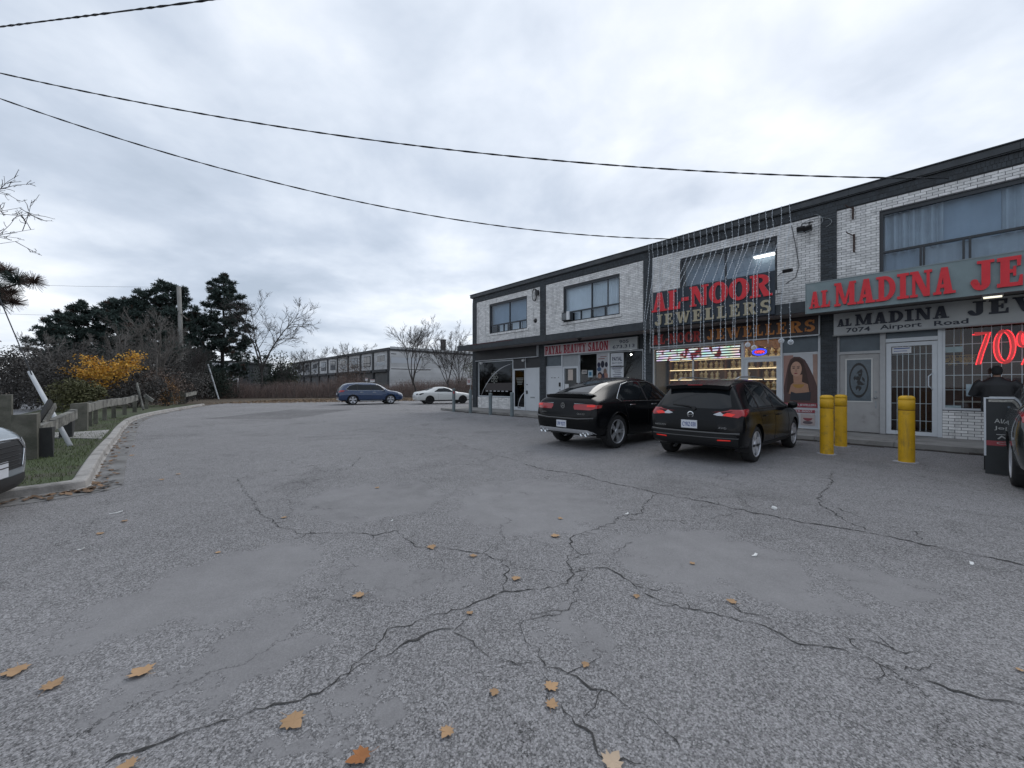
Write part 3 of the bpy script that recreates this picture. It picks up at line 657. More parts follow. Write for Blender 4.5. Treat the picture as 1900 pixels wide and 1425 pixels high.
# bay 1: closed black shop
low_wall(0.50, 3.66, 0.79, 201); w = frame(0.50, 3.68, 0.80, 2.93, 0.06, 0.03, 0.10, ALU); pane(.56, 3.62, .86, 2.87, .06, w, GLASS_DK)
part('side_filler', MB().box(PW, 0.5, 0.0, .2, SW, 2.98), CHAR2, bld)
part('blackout_board', MB().box(0.5, 3.7, 0.35, 0.37, .5, 2.95), mat('blackout', (0.012,0.014,0.018), 0.8), w)
SIL = mat('silver_film', (0.42, 0.43, 0.45), 0.5); FLO = mat('grey_film', (0.17, 0.175, 0.16), 0.7)
arc = MB()
def arc_strip(mb, cu, cz, r0, r1, a0, a1, y, n=18, taper=True):
    for k in range(n):
        t0, t1 = a0 + (a1-a0)*k/n, a0 + (a1-a0)*(k+1)/n
        f0 = 1 - 0.75*abs(2*k/n - 1) if taper else 1; f1 = 1 - 0.75*abs(2*(k+1)/n - 1) if taper else 1
        P = lambda r, t: (cu + r*math.cos(t), y, cz + r*math.sin(t))
        m0, m1 = (r0+r1)/2, (r1-r0)/2
        mb.face([P(m0-m1*f0, t0), P(m0-m1*f1, t1), P(m0+m1*f1, t1), P(m0+m1*f0, t0)])
arc_strip(arc, 3.9, -0.9, 3.57, 3.64, math.radians(96), math.radians(150), 0.056); part('decal_swoosh', arc, SIL, w)
fl = MB()
for k in range(8):
    t = k * math.pi / 4; c = Vector((2.0 + .20*math.cos(t), 0, 1.95 + .20*math.sin(t)))
    for q in range(10):
        t0, t1 = 2*math.pi*q/10, 2*math.pi*(q+1)/10
        e = lambda r, tt: (c.x + r*(.17*math.cos(tt)*math.cos(t) - .09*math.sin(tt)*math.sin(t)), 0.0535 + .0002*k, c.z + r*(.17*math.cos(tt)*math.sin(t) + .09*math.sin(tt)*math.cos(t)))
        fl.face([e(1, t0), e(1, t1), e(.62, t1), e(.62, t0)])
part('decal_flower', fl, FLO, w)
part('dash_decal', (lambda m: [m.box(1.2 + .36*k, 1.42 + .36*k, .0545, .0565, 1.12, 1.17) for k in range(6)] and m)(MB()), SIL, w)
part('brown_film', MB().box(1.15, 3.6, .0570, .0590, 1.18, 1.62), mat('brown_film', (0.045,0.038,0.038), 0.6), w)
d = frame(3.72, 4.66, SW + .01, 2.39, 0.075, 0.02, 0.09, ALU, 'glass_door'); pane(3.8, 4.58, .2, 2.31, .05, d, GLASS_DK)
part('kick_plate', MB().box(3.80, 4.58, .024, .086, .2, .30), ALU, d); part('letter_slot', MB().box(4.05, 4.32, .018, .0235, .225, .265), BLACKM, d); part('blackout_board', MB().box(3.75, 4.62, .30, .32, .1, 2.95), mat('blackout', (0,0,0)), d)
m = MB(); arc_strip(m, 5.1, 0.2, 1.0, 1.07, math.radians(115), math.radians(175), .047); part('decal_swoosh', m, SIL, d)
for k in range(5): part('lettering_line', MB().box(3.9 + .03*k, 4.5 - .03*k, .0465, .0485, 1.86 - .085*k, 1.90 - .085*k), FLO, d)
part('transom_panel', MB().box(3.70, PB, 0.03, .12, 2.42, 2.98), DKP, bld)
d = part('door', MB().box(4.70, 5.68, 0.03, .08, SW + .01, 2.41), WDOOR, bld)
part('door_frame', MB().box(4.665, 4.698, .0, .11, SW + .01, 2.97).box(5.682, 5.74, .0, .11, SW + .01, 2.418), ALU, d)
part('lock_plate', MB().box(4.76, 4.84, -.01, .029, 1.02, 1.20), BLACKM, d); part('deadbolt', MB().lathe([(0,.029),(.03,.029),(.03,.005),(0,.005)], 12, (4.80,0,1.52), 'Y'), BLACKM, d); part('mail_slot', MB().box(5.05, 5.38, .022, .0295, .80, .87), STEEL, d)
for k, px in enumerate((896, 974)):
    l = fthing('floodlight', 'small white floodlight under the blank black sign, at its ' + ('window corner' if k == 0 else 'white door'), 'light', (FU(px), -.1, 2.9), 'floodlights on the closed shop')
    uu = FU(px); part('lamp_head', MB().obox((uu, -.14, 2.83), (.07,0,0), (0,.05,.03), (0,-.025,.04)), WHITEP, l); part('bracket', MB().tube([(uu,0,2.92),(uu,-.08,2.9),(uu,-.13,2.86)], .015, 6), STEEL, l)
# bay 2: salon
d = part('door', MB().box(6.24, 7.22, 0.03, .08, SW + .01, 2.38), WDOOR, bld); part('door_frame', MB().box(6.212, 6.236, .0, .11, SW + .01, 2.42).box(7.224, 7.30, 0, .11, SW + .01, 2.98).box(6.238, 7.222, .0, .11, 2.384, 2.44), ALU, d)
part('deadbolt', MB().lathe([(0,.029),(.028,.029),(.028,.0),(0,.0)], 12, (7.12,0,1.25), 'Y'), BLACKM, d); part('mail_slot', MB().box(6.62, 6.92, .02, .0295, .92, .99), STEEL, d); part('handle', MB().box(7.08, 7.15, -.02, .029, 1.42, 1.62), BLACKM, d)
part('number_plate', MB().box(6.55, 6.62, .024, .0295, 1.84, 1.88).box(6.70, 6.84, .024, .0295, 1.84, 1.87).box(7.0, 7.04, .024, .0295, 1.85, 1.89), BLACKM, d)
part('transom_panel', MB().box(6.24, 7.22, .04, .1, 2.442, 2.98), GREYP, bld); part('transom_panel', MB().box(7.302, 8.24, .04, .1, 2.40, 2.98), mat('white_transom', (0.34,0.36,0.38), .6, var=.08), bld)
d = frame(7.302, 8.26, SW + .01, 2.396, 0.10, 0.02, 0.09, ALU, 'glass_door'); pane(7.4, 8.16, .3, 2.3, .05, d); part('push_bar', MB().box(8.17, 8.24, -.03, .018, 1.25, 1.6), BLACKM, d)
part('notice', MB().box(7.62, 7.92, .044, .048, 1.72, 2.24), mat('notice_cream', (0.50,0.43,0.38), .8, var=.1), d); part('notice', MB().box(7.42, 7.66, .044, .048, 1.22, 1.54), PAPER, d)
w = frame(8.28, PB*2 - .02, .55, 2.97, .055, .03, .10, ALU); pane(8.33, 11.58, .6, 2.92, .06, w); part('mullion', MB().box(FU(1129)-.05, FU(1129)+.03, .03, .1, .61, 2.91), ALU, w); part('mullion', MB().box(8.26, 8.279, 0, .11, .1, 2.98), ALU, w)
low_wall(8.28, PB*2, .54, 202)
ROOM_D = mat('salon_room', (0.075, 0.065, 0.062), 0.8, var=.35, vscale=1.5)
part('inner_partition', MB().box(6.2, 11.6, 1.6, 1.65, SW, 3.3), ROOM_D, bld)
sp = fthing('spot_lamp', 'small bright ceiling spot inside the salon window, beside the strings of lights', 'lamp', (FU(1171), .4, FZ(1171, 658)))
part('bulb', MB().lathe([(0,.03),(.03,.02),(.04,0),(.03,-.03),(0,-.04)], 10, (FU(1171, -.4), .4, FZ(1171, 658, -.4))), mat('lit_spot', (1,1,1), .4, emit=(1,.95,.85), estr=12), sp); part('stem', MB().tube([(FU(1171,-.4), .4, FZ(1171,658,-.4) + .03), (FU(1171,-.4), .4, 3.3)], .008, 5), BLACKM, sp)
# bay 3: jewellers with the dark signs
low_wall(12.03, 15.33, .42, 203)
w = frame(12.03, 15.36, .43, 2.97, .07, .02, .11, ALU); pane(12.1, 15.29, .5, 2.9, .06, w); part('mullion', MB().box(13.62, 13.66, .03, .1, .5, 2.9), ALU, w)
d = frame(15.38, 16.44, SW + .01, 2.36, .11, .02, .09, ALU, 'glass_door'); pane(15.49, 16.33, .25, 2.25, .05, d); part('push_bar', MB().tube([(15.52,-.05,1.15),(16.3,-.05,1.15)], .018, 8), STEEL, d)
part('door_frame', MB().box(15.361, 15.378, 0, .12, SW, 2.97).box(16.442, 16.50, 0, .12, SW, 2.97).box(15.378, 16.442, 0.001, .119, 2.365, 2.42), ALU, d); pane(15.38, 16.44, 2.42, 2.97, .06, d, name='transom_pane')
part('transom_panel', MB().box(16.502, 17.42, .03, .1, 2.50, 2.98), GREYP, bld); part('poster_backing', MB().box(16.502, 17.42, .05, .12, SW + .01, 2.498), ALU, bld); part('jamb', MB().box(17.422, 17.48, .0, .13, SW + .01, 2.98), ALU, bld)
# bay 4: jewellers with the grey signs
d = part('door', MB().box(17.93, 18.80, 0.04, .09, SW + .02, 2.36), BEIGE, bld, label='beige door with a dark oval rose on its glass')
part('door_frame', MB().box(17.83, 17.925, .0, .12, SW + .01, 2.97).box(18.805, 18.92, .0, .12, SW + .01, 2.97).box(17.925, 18.805, .001, .119, 2.365, 2.44), mat('beige_trim', (.38,.385,.39), .6, var=.08), d)
part('transom_panel', MB().box(17.926, 18.804, .05, .1, 2.442, 2.97), GREYP, bld)
gu0, gu1, gz0, gz1 = 18.09, 18.62, 1.02, 2.20
part('door_moulding', MB().box(gu0 - .035, gu0, .028, .0395, gz0 - .035, gz1 + .035).box(gu1, gu1 + .035, .028, .0395, gz0 - .035, gz1 + .035).box(gu0, gu1, .0285, .0395, gz1, gz1 + .035).box(gu0, gu1, .0285, .0395, gz0 - .035, gz0), mat('light_moulding', (.5,.5,.48), .5), d)
part('door_glass', MB().box(gu0, gu1, .033, .0385, gz0, gz1), mat('frosted_glass', (0.085,0.11,0.13), 0.25, var=.15, vscale=9), d)
ov = MB(); cu_, cz_ = (gu0+gu1)/2, (gz0+gz1)/2
for k in range(28):
    t0, t1 = 2*math.pi*k/28, 2*math.pi*(k+1)/28; E = lambda r, t: (cu_ + r*.215*math.cos(t), .031, cz_ + r*.50*math.sin(t))
    ov.face([E(1,t0), E(1,t1), E(.86,t1), E(.86,t0)][::-1])
part('oval_ring', ov, BLACKM, d)
rs = MB(); r2 = random.Random(4)
for k in range(26):
    c = (cu_ + r2.gauss(0,.055), cz_ + r2.uniform(-.27,.27)); t = r2.uniform(0, 6.28); L = r2.uniform(.05,.09)
    P = lambda a, b: (c[0] + a*math.cos(t) - b*math.sin(t), .0305 + .00003*k, c[1] + a*math.sin(t) + b*math.cos(t)); rs.face([P(-L,0), P(0,.03), P(L,0), P(0,-.03)])
part('rose_ornament', rs, BLACKM, d); part('door_knob', MB().lathe([(0,.039),(.02,.039),(.015,.0),(.035,-.02),(.035,-.04),(0,-.05)], 12, (18.715,0,1.12), 'Y'), STEEL, d, smooth=True); part('deadbolt', MB().lathe([(0,.039),(.03,.039),(.03,.02),(0,.02)], 12, (18.715,0,1.28), 'Y'), STEEL, d); part('latch_plate', MB().box(18.70, 18.735, .03, .0395, .82, 1.02), STEEL, d)
d = frame(18.93, 19.90, SW + .02, 2.62, .10, .02, .10, ALU, 'glass_door'); pane(19.03, 19.80, .25, 2.52, .05, d); part('door_frame', MB().box(19.902, 19.98, 0, .13, SW + .01, 2.97).box(18.922, 19.90, 0.001, .129, 2.64, 2.74), ALU, d); part('transom_panel', MB().box(18.93, 19.90, .05, .1, 2.742, 2.97), GREYP, bld)
part('pull_handle', MB().tube([(19.80,.02,1.78),(19.80,-.07,1.76),(19.74,-.08,1.70),(19.74,-.08,1.45),(19.80,-.07,1.38),(19.80,.02,1.36)], .014, 6), ALU, d, smooth=True)
part('door_sticker', MB().box(19.05, 19.42, .044, .048, 2.33, 2.50), PAPER, d); part('sticker_print', MB().box(19.08, 19.39, .0415, .0435, 2.45, 2.475).box(19.08, 19.34, .0415, .0435, 2.385, 2.40), mat('blue_print', (.05,.1,.3), .7), d)
gr = MB()
for k in range(1, 7): gr.tube([(19.03 + .77*k/7, .14, .25), (19.03 + .77*k/7, .14, 2.52)], .007, 5)
for z in (.52, .98, 1.42, 1.88, 2.30): gr.tube([(19.03, .14, z), (19.80, .14, z)], .007, 5)
part('security_bars', gr, WHITEP, d)
low_wall(19.982, PB*4, .83, 204)
w = frame(19.982, PB*4, .84, 2.97, .05, .02, .11, ALU); pane(20.03, 23.27, .89, 2.92, .06, w)
gr = MB()
for k in range(1, 22): gr.tube([(20.03 + .153*k, .16, .89), (20.03 + .153*k, .16, 2.92)], .007, 5)
for z in (1.35, 1.72, 2.02, 2.5): gr.tube([(20.03, .16, z), (23.27, .16, z)], .008, 5)
part('security_bars', gr, WHITEP, w)
# bay 5 (beside the frame)
low_wall(23.72, UEND - PW, .6, 205); w = frame(23.72, UEND - PW, .61, 2.97, .06, .02, .11, ALU); pane(23.78, UEND - PW - .06, .67, 2.91, .06, w, GLASS_DK); part('mullion', MB().box(26.4, 26.46, .03, .1, .67, 2.91), ALU, w)
# ================================================================== LETTERING
def _r(x0, x1, y0, y1): return [(x0,y0),(x1,y0),(x1,y1),(x0,y1)]
def _ring(cx, cy, rx, ry, ix, iy, a0=0, a1=360, n=20):
    out = []
    for k in range(n):
        t0, t1 = math.radians(a0 + (a1-a0)*k/n), math.radians(a0 + (a1-a0)*(k+1)/n)
        out.append([(cx+ix*math.cos(t0), cy+iy*math.sin(t0)), (cx+rx*math.cos(t0), cy+ry*math.sin(t0)), (cx+rx*math.cos(t1), cy+ry*math.sin(t1)), (cx+ix*math.cos(t1), cy+iy*math.sin(t1))])
    return out
GL = {
 'A': (.94, [[(.08,0),(.25,0),(.52,1),(.34,1)], [(.50,0),(.84,0),(.62,1),(.36,1)], _r(.2,.62,.24,.37), _r(-.01,.35,0,.10), _r(.44,.95,0,.10)]),
 'L': (.76, [_r(.12,.42,0,1), _r(.02,.53,.90,1), _r(.02,.72,0,.15), [(.56,0),(.74,0),(.76,.36),(.68,.36)]]),
 '-': (.48, [_r(.04,.44,.36,.54)]),
 'N': (1.0, [_r(.10,.25,0,1), [(.06,1),(.38,1),(.90,0),(.62,0)], _r(.75,.90,0,1), _r(0,.36,0,.10), _r(0,.34,.90,1), _r(.64,1.0,.90,1)]),
 'O': (.96, _ring(.48,.5,.48,.51,.17,.36, n=28)),
 'R': (.96, [_r(.10,.38,0,1), _r(0,.48,0,.10), _r(0,.42,.90,1), [(.38,.50),(.62,.50),(.95,.0),(.62,0)], _r(.60,.98,0,.10)] + _ring(.40,.73,.46,.27,.18,.13,-90,90,12)),
 'J': (.74, [_r(.36,.64,.22,1), _r(.22,.76,.90,1)] + _ring(.34,.25,.30,.27,.03,.10,180,360,12) + _ring(.14,.27,.13,.12,0,0,0,360,12)),
 'E': (.82, [_r(.12,.40,0,1), _r(.02,.74,.87,1), [(.62,.66),(.72,.66),(.74,1),(.60,1)], _r(.38,.58,.45,.57), _r(.50,.59,.34,.67), _r(.02,.76,0,.13), [(.62,0),(.78,0),(.78,.36),(.70,.36)]]),
 'W': (1.3, [[(.06,1),(.36,1),(.54,0),(.38,0)], [(.38,0),(.54,0),(.76,1),(.62,1)], [(.56,1),(.84,1),(1.0,0),(.84,0)], [(.84,0),(1.0,0),(1.24,1),(1.12,1)], _r(0,.44,.90,1), _r(1.0,1.32,.90,1)]),
 'S': (.76, _ring(.38,.72,.34,.29,.10,.11,40,250,16) + _ring(.38,.28,.36,.29,.12,.11,-140,80,16) + [[(.16,.56),(.34,.44),(.62,.44),(.44,.58)], [(.58,.70),(.70,.66),(.70,.98),(.60,.96)], [(.04,.02),(.14,.06),(.16,.34),(.04,.34)]]),
 'M': (1.22, [_r(.10,.24,0,1), _r(.84,1.12,0,1), [(.06,1),(.38,1),(.68,.06),(.52,.06)], [(.52,.06),(.66,.06),(1.0,1),(.86,1)], _r(0,.36,0,.10), _r(0,.30,.90,1), _r(.74,1.22,0,.10), _r(.92,1.2,.90,1)]),
 'D': (.98, [_r(.12,.40,0,1), _r(.0,.44,0,.10), _r(0,.44,.90,1)] + _ring(.40,.5,.56,.5,.27,.36,-90,90,16)),
 'I': (.56, [_r(.14,.42,0,1), _r(0,.56,0,.11), _r(0,.56,.89,1)]),
 'P': (.86, [_r(.10,.38,0,1), _r(0,.50,0,.10), _r(0,.42,.90,1)] + _ring(.40,.71,.44,.29,.18,.14,-90,90,12)),
 'Y': (.92, [[(.05,1),(.34,1),(.60,.42),(.36,.42)], [(.44,.42),(.56,.42),(.86,1),(.72,1)], _r(.33,.61,0,.5), _r(.2,.74,0,.10), _r(-.01,.42,.90,1), _r(.62,.95,.90,1)]),
 'B': (.88, [_r(.10,.38,0,1), _r(0,.44,0,.11), _r(0,.42,.89,1)] + _ring(.40,.74,.38,.26,.15,.13,-90,90,12) + _ring(.40,.27,.46,.27,.20,.14,-90,90,12)),
 'U': (.98, [_r(.12,.38,.28,1), _r(.70,.84,.28,1), _r(0,.50,.90,1), _r(.58,.98,.90,1)] + _ring(.48,.30,.36,.31,.20,.18,180,360,14)),
 'T': (.90, [_r(.31,.59,0,1), _r(.16,.74,0,.10), _r(.03,.87,.87,1), [(.03,.64),(.12,.64),(.18,1),(.03,1)], [(.78,.64),(.87,.64),(.87,1),(.72,1)]]),
}
def slab_text(txt, u0, u1, z0, z1, yf, depth, mats, parent, gap=.10):
    ws = [GL[c][0] if c != ' ' else .45 for c in txt]; tot = sum(ws) + gap * (len(txt) - 1); sx = (u1 - u0) / tot; sz = z1 - z0; x = 0
    for c, w in zip(txt, ws):
        if c != ' ':
            m = MB()
            for k, pg in enumerate(GL[c][1]):
                e = .00035 * (k % 7) ; m.poly([(u0 + (x + p[0]) * sx, z0 + p[1] * sz) for p in pg], yf - e, yf + depth, 0, 1)
            part('letter', m, mats, parent)
        x += w + gap
def sans_text(txt, u0, u1, z0, z1, y, mt, parent, name='lettering', bold=0.0, place=None, extr=.002, split=False):
    cu = bpy.data.curves.new('txt', 'FONT'); cu.body = txt; cu.size = 1; cu.extrude = extr; cu.offset = bold; cu.resolution_u = 2
    o = bpy.data.objects.new('txt', cu); col.objects.link(o); bpy.context.view_layer.update()
    me = bpy.data.meshes.new_from_object(o.evaluated_get(bpy.context.evaluated_depsgraph_get())); bpy.data.objects.remove(o); bpy.data.curves.remove(cu)
    xs = [v.co.x for v in me.vertices]; ys = [v.co.y for v in me.vertices]; ax, ay = min(xs), min(ys); kx = (u1-u0)/(max(xs)-ax); ky = (z1-z0)/(max(ys)-ay)
    org = Vector(root_of(parent).get('_o', (0,0,0)))
    for v in me.vertices:
        p = Vector((u0 + (v.co.x-ax)*kx, y - v.co.z, z0 + (v.co.y-ay)*ky)); v.co = (place @ p) if place else p - org
    me.materials.clear(); me.materials.append(mt); me.update()
    if split:                                                     # one object for each character
        bm = bmesh.new(); bm.from_mesh(me); left = set(bm.verts); isl = []
        while left:
            st = [left.pop()]; comp = set(st)
            while st:
                for e in st.pop().link_edges:
                    for v in e.verts:
                        if v in left: left.discard(v); comp.add(v); st.append(v)
            isl.append(comp)
        isl = sorted(([min(v.co.x for v in c), max(v.co.x for v in c), c] for c in isl), key=lambda t: t[0]); grp = []
        for a, b, c in isl:
            if grp and a < grp[-1][1] - 1e-4: grp[-1][1] = max(grp[-1][1], b); grp[-1][2] |= c
            else: grp.append([a, b, set(c)])
        for a, b, c in grp:
            fs = [f for f in bm.faces if f.verts[0] in c]; ix = {}; m2 = MB()
            for f in fs:
                for v in f.verts:
                    if v not in ix: ix[v] = len(m2.v); m2.v.append(v.co.copy())
                m2.f.append(tuple(ix[v] for v in f.verts)); m2.m.append(0)
            link('letter', m2.mesh('letter', mt), parent)
        bm.free(); return None
    return link(name, me, parent)

RED = mat('sign_red', (0.62, 0.016, 0.028), 0.5, var=.15, vscale=5); PINK = mat('letter_edge', (0.55, 0.30, 0.32), 0.6); GOLD = mat('sign_cream', (0.37, 0.325, 0.225), 0.6, var=.12, vscale=5); GOLD_E = mat('sign_cream_edge', (0.2, 0.17, 0.12), 0.6)
NAVY = mat('sign_navy', (0.012, 0.022, 0.036), 0.5, var=.25, vscale=2)
# blank black sign
s = fthing('shop_sign', 'blank black sign board with white edge over the closed corner shop', 'sign', (.42, -.1, 2.97))
part('panel', MB().box(.42, 5.69, -.13, -.001, 2.985, 3.545), mat('sign_black', (0.018,0.018,0.021), 0.45, var=.3, vscale=2), s); part('trim', MB().box(.40, 5.72, -.155, -.003, 2.955, 2.984).box(5.692, 5.725, -.154, -.004, 2.985, 3.55), ALU, s)
# salon sign
s = fthing('shop_sign', 'long pale pink salon sign with dark red serif letters and a phone number', 'sign', (6.25, -.1, 3.0))
ua, ub = 6.23, 11.45
part('panel', MB().box(ua, ub - 1.32, -.15, -.064, 2.99, 3.46), mat('salon_pink', (0.50, 0.42, 0.435), 0.5, var=.1, vscale=3), s); part('phone_panel', MB().box(ub - 1.318, ub, -.15, -.064, 2.99, 3.46), mat('salon_grey', (0.40,0.42,0.42), 0.5, var=.1, vscale=3), s)
part('frame', MB().box(ua - .02, ub + .02, -.157, -.066, 2.965, 2.989).box(ua - .02, ub + .02, -.157, -.066, 3.461, 3.48), ALU, s)
DRED = mat('salon_red', (0.30, 0.012, 0.03), 0.5); NV = mat('ink_navy', (0.02, 0.025, 0.06), 0.6)
slab_text('PAYAL BEAUTY SALON', ua + .06, ub - 1.40, 3.03, 3.43, -.160, .008, [DRED, DRED], s, .06)
sans_text('905', ub - .85, ub - .40, 3.26, 3.40, -.152, NV, s, bold=.01, split=True); sans_text('673.313', ub - 1.18, ub - .12, 3.06, 3.20, -.152, NV, s, bold=.01, split=True)
# big dark sign on the canopy
s = fthing('shop_sign', 'large navy sign on the canopy with big red letters over cream letters', 'sign', (12.76, -1.25, 3.58))
part('panel', MB().box(12.76, 16.62, -1.30, -1.22, 3.585, 4.87), NAVY, s); part('back_brace', MB().tube([(13.2,-1.22,4.6),(13.2,-.02,4.9)], .02, 6).tube([(16.2,-1.22,4.6),(16.2,-.02,4.9)], .02, 6), STEEL, s)
slab_text('AL-NOOR', 12.74, 16.56, 4.14, 4.82, -1.345, .044, [RED, PINK], s, .03); slab_text('JEWELLERS', 12.84, 16.54, 3.64, 4.03, -1.33, .029, [GOLD, GOLD_E], s, .20)
# lower dark sign
s = fthing('shop_sign', 'narrow dark sign under the canopy with small red and orange lettering', 'sign', (12.1, -.1, 3.0))
ORNG = mat('sign_orange', (0.52, 0.19, 0.04), 0.5, var=.2, vscale=6); DR = mat('sign_dull_red', (0.45, 0.04, 0.035), 0.5); OE = mat('orange_edge', (.16,.02,.02), .6)
part('panel', MB().box(12.06, 17.46, -.15, -.068, 3.0, 3.56), mat('sign_maroon_black', (0.022,0.012,0.014), 0.45, var=.3, vscale=2), s); part('trim', MB().box(12.04, 17.48, -.175, -.07, 2.965, 2.999).box(17.462, 17.49, -.17, -.07, 3.0, 3.56), ALU, s)
slab_text('AL-NOOR', 12.12, 14.02, 3.08, 3.46, -.168, .017, [DR, PINK], s, .05); slab_text('JEWELLERS', 14.22, 17.38, 3.10, 3.46, -.168, .017, [ORNG, OE], s, .14)
# big grey sign
s = fthing('shop_sign', 'long grey-green sign on the canopy with a row of big red letters', 'sign', (17.4, -1.25, 3.47))
part('panel', MB().box(17.39, 24.4, -1.32, -1.22, 3.475, 4.30), mat('sign_greygreen', (0.17, 0.225, 0.235), 0.45, var=.22, vscale=1.3, dirt=((.25,.28,.29), 2.0, .55, .8)), s)
part('edge_trim', MB().box(17.37, 24.42, -1.33, -1.221, 4.301, 4.325).box(17.37, 17.389, -1.33, -1.221, 3.47, 4.30), mat('sign_edge', (.2,.24,.25), .5), s)
slab_text('AL', 17.47, 17.93, 3.60, 4.06, -1.375, .054, [RED, PINK], s, .06); slab_text('MADINA', 18.02, 20.20, 3.58, 4.20, -1.375, .054, [RED, PINK], s, .05); slab_text('JEWELLERS', 20.42, 24.25, 3.58, 4.22, -1.375, .054, [RED, PINK], s, .08)
# lower grey sign
s = fthing('shop_sign', 'light grey sign under the canopy with navy letters over the street address', 'sign', (17.8, -.1, 2.93))
part('panel', MB().box(17.82, 23.9, -.16, -.066, 2.93, 3.555), mat('sign_lightgrey', (0.42, 0.44, 0.445), 0.5, var=.14, vscale=2.2), s); part('lip', MB().box(17.80, 23.92, -.20, -.068, 2.90, 2.929), mat('sign_lip', (.3,.31,.31), .6), s)
NVL = mat('letter_navy', (0.016, 0.022, 0.04), 0.5)
slab_text('AL', 17.90, 18.22, 3.17, 3.38, -.185, .024, [NVL, NVL], s, .06); slab_text('MADINA', 18.30, 20.10, 3.16, 3.47, -.185, .024, [NVL, NVL], s, .08); slab_text('JEWELLERS', 20.40, 23.75, 3.16, 3.50, -.185, .024, [NVL, NVL], s, .10)
sans_text('7074', 18.10, 18.62, 2.98, 3.11, -.163, NVL, s, bold=.02, split=True); sans_text('Airport', 18.82, 19.62, 2.955, 3.12, -.163, NVL, s, bold=.02, split=True); sans_text('Road', 19.84, 20.42, 2.98, 3.11, -.163, NVL, s, bold=.02, split=True)

# ================================================================== ICICLE LIGHT STRINGS
STR = mat('light_wire', (0.52, 0.56, 0.60), 0.5); BULB = mat('light_bulb', (0.8, 0.84, 0.88), 0.25)
ordn = 'first second third fourth fifth sixth seventh eighth ninth tenth eleventh twelfth thirteenth fourteenth fifteenth sixteenth seventeenth eighteenth nineteenth twentieth twenty-first twenty-second twenty-third twenty-fourth twenty-fifth twenty-sixth'.split()
tops = [195,228,263,305,345,385,430,480,525,570,620,670,720,772,825,880,938,990,1040,1107,1160,1218,1288,1357]
r2 = random.Random(21); strs = []
for i, zx in enumerate(tops):
    u = FU(1160 + zx / 4.4525, .18); ud = u + r2.uniform(-.10, .12) + (.45 if i < 2 else .15 if i < 4 else 0)
    onsign = 12.76 < ud < 16.62
    zt = 4.885 if onsign else 3.87; yb = -1.325 if onsign else -1.225
    if onsign: yb = -1.39
    ze = r2.uniform(.5, 1.2) if ud < 12.5 else r2.uniform(2.60, 2.95)
    path = [(u, -.19, 7.14), (u + r2.uniform(-.02,.02), -.185, 6.9), (u + r2.uniform(-.03,.03), -.12, 6.62 + r2.uniform(-.1,.05)), (u*.6 + ud*.4, -.5 + r2.uniform(-.03,.03), 5.95), (ud, yb, zt), (ud + r2.uniform(-.02,.02), yb - .005, (zt + ze)/2 + .3), (ud + r2.uniform(-.03,.03), yb + .01, ze)]
    strs.append((path, zx))
strs.append(([(16.98, -1.225, 3.87), (16.99, -1.23, 3.3), (17.0, -1.22, 2.72)], 1400))
for i, (path, zx) in enumerate(strs):
    path = [Vector(p) for p in path]; m = MB(); m.tube(path, .0065, 4)
    acc = 0.0; bl = MB()
    for a, b in zip(path[:-1], path[1:]):
        L = (b - a).length; t = acc
        while t < L:
            p = a.lerp(b, t / L); s_ = r2.choice((-1, 1)); q = p + Vector((s_ * .022, -.012 * r2.random(), -.012)); bl.tube([p, q], [.006, .009], 4); t += .125
        acc = t - L
    o = fthing('light_string', f'hanging white light string, {ordn[i]} from the left along the roof edge over the dark signs', 'string light', tuple(path[0]), 'icicle light strings on the shop front')
    part('wire', m, STR, o); part('bulb_row', bl, BULB, o, kind='stuff')
    if i in (19, 20, 23, 24):
        wb = MB(); c = path[-1]
        for k in range(7):
            t = k * math.pi / 7
            wb.tube([c + Vector((.07*math.cos(q)*math.cos(t), .07*math.cos(q)*math.sin(t), .07*math.sin(q))) for q in [2*math.pi*j/12 for j in range(13)]], .006, 4)
        part('wire_ball', wb, BULB, o)

# ================================================================== SHOP INTERIORS
WOOD = mat('shop_wood', (0.24, 0.11, 0.042), 0.5, var=.35, vscale=3); SHELF = mat('glass_shelf', (0.45,0.42,0.36), 0.3); GOLDJ = mat('gold_jewellery', (0.62, 0.44, 0.16), 0.35, metal=.5, var=.3, vscale=20); CREAM = mat('display_cream', (0.66, 0.55, 0.36), 0.7, var=.2, vscale=12); WARM = mat('warm_tube', (1,1,1), .4, emit=(1.0, .72, .38), estr=1.3)
part('inner_partition', MB().box(12.0, 17.45, 1.75, 1.8, SW, 3.3), WOOD, bld)
cab = fthing('display_cabinet', 'lit wooden wall cabinet with jewellery shelves behind the shop window and parked cars', 'cabinet', (13.7, 1.5, SW + .012))
part('back_panel', MB().box(12.1, 17.3, 1.70, 1.745, SW + .02, 2.95), WOOD, cab)
for u in (12.1, 13.2, 14.3, 15.4, 16.4, 17.26): part('upright', MB().box(u, u + .05, 1.25, 1.695, SW + .02, 2.9), WOOD, cab)
for z in (.9, 1.3, 1.7, 2.1, 2.5): part('shelf', MB().box(12.155, 17.25, 1.29, 1.69, z, z + .02), SHELF, cab)
for z in (2.47, 2.07, 1.67): part('shelf_light', MB().box(12.16, 17.25, 1.24, 1.265, z + .005, z + .025), WARM, cab)
bust = MB(); bust.lathe([(.11,0),(.10,.03),(.045,.08),(.06,.16),(.085,.22),(.03,.27),(.028,.32),(0,.33)], 10)
neck = MB()
for q in range(5): neck.tube([Vector((.02*q*0 + (.045+.011*q)*math.sin(t), -.07 + .01*q, .26 - .035*q - .05*math.cos(t) - .02*q)) for t in [math.pi*k/8 - math.pi/2 for k in range(9)]], .0065, 4)
bm_, nm_ = bust.mesh('bust', CREAM, smooth=True), neck.mesh('necklace', GOLDJ)
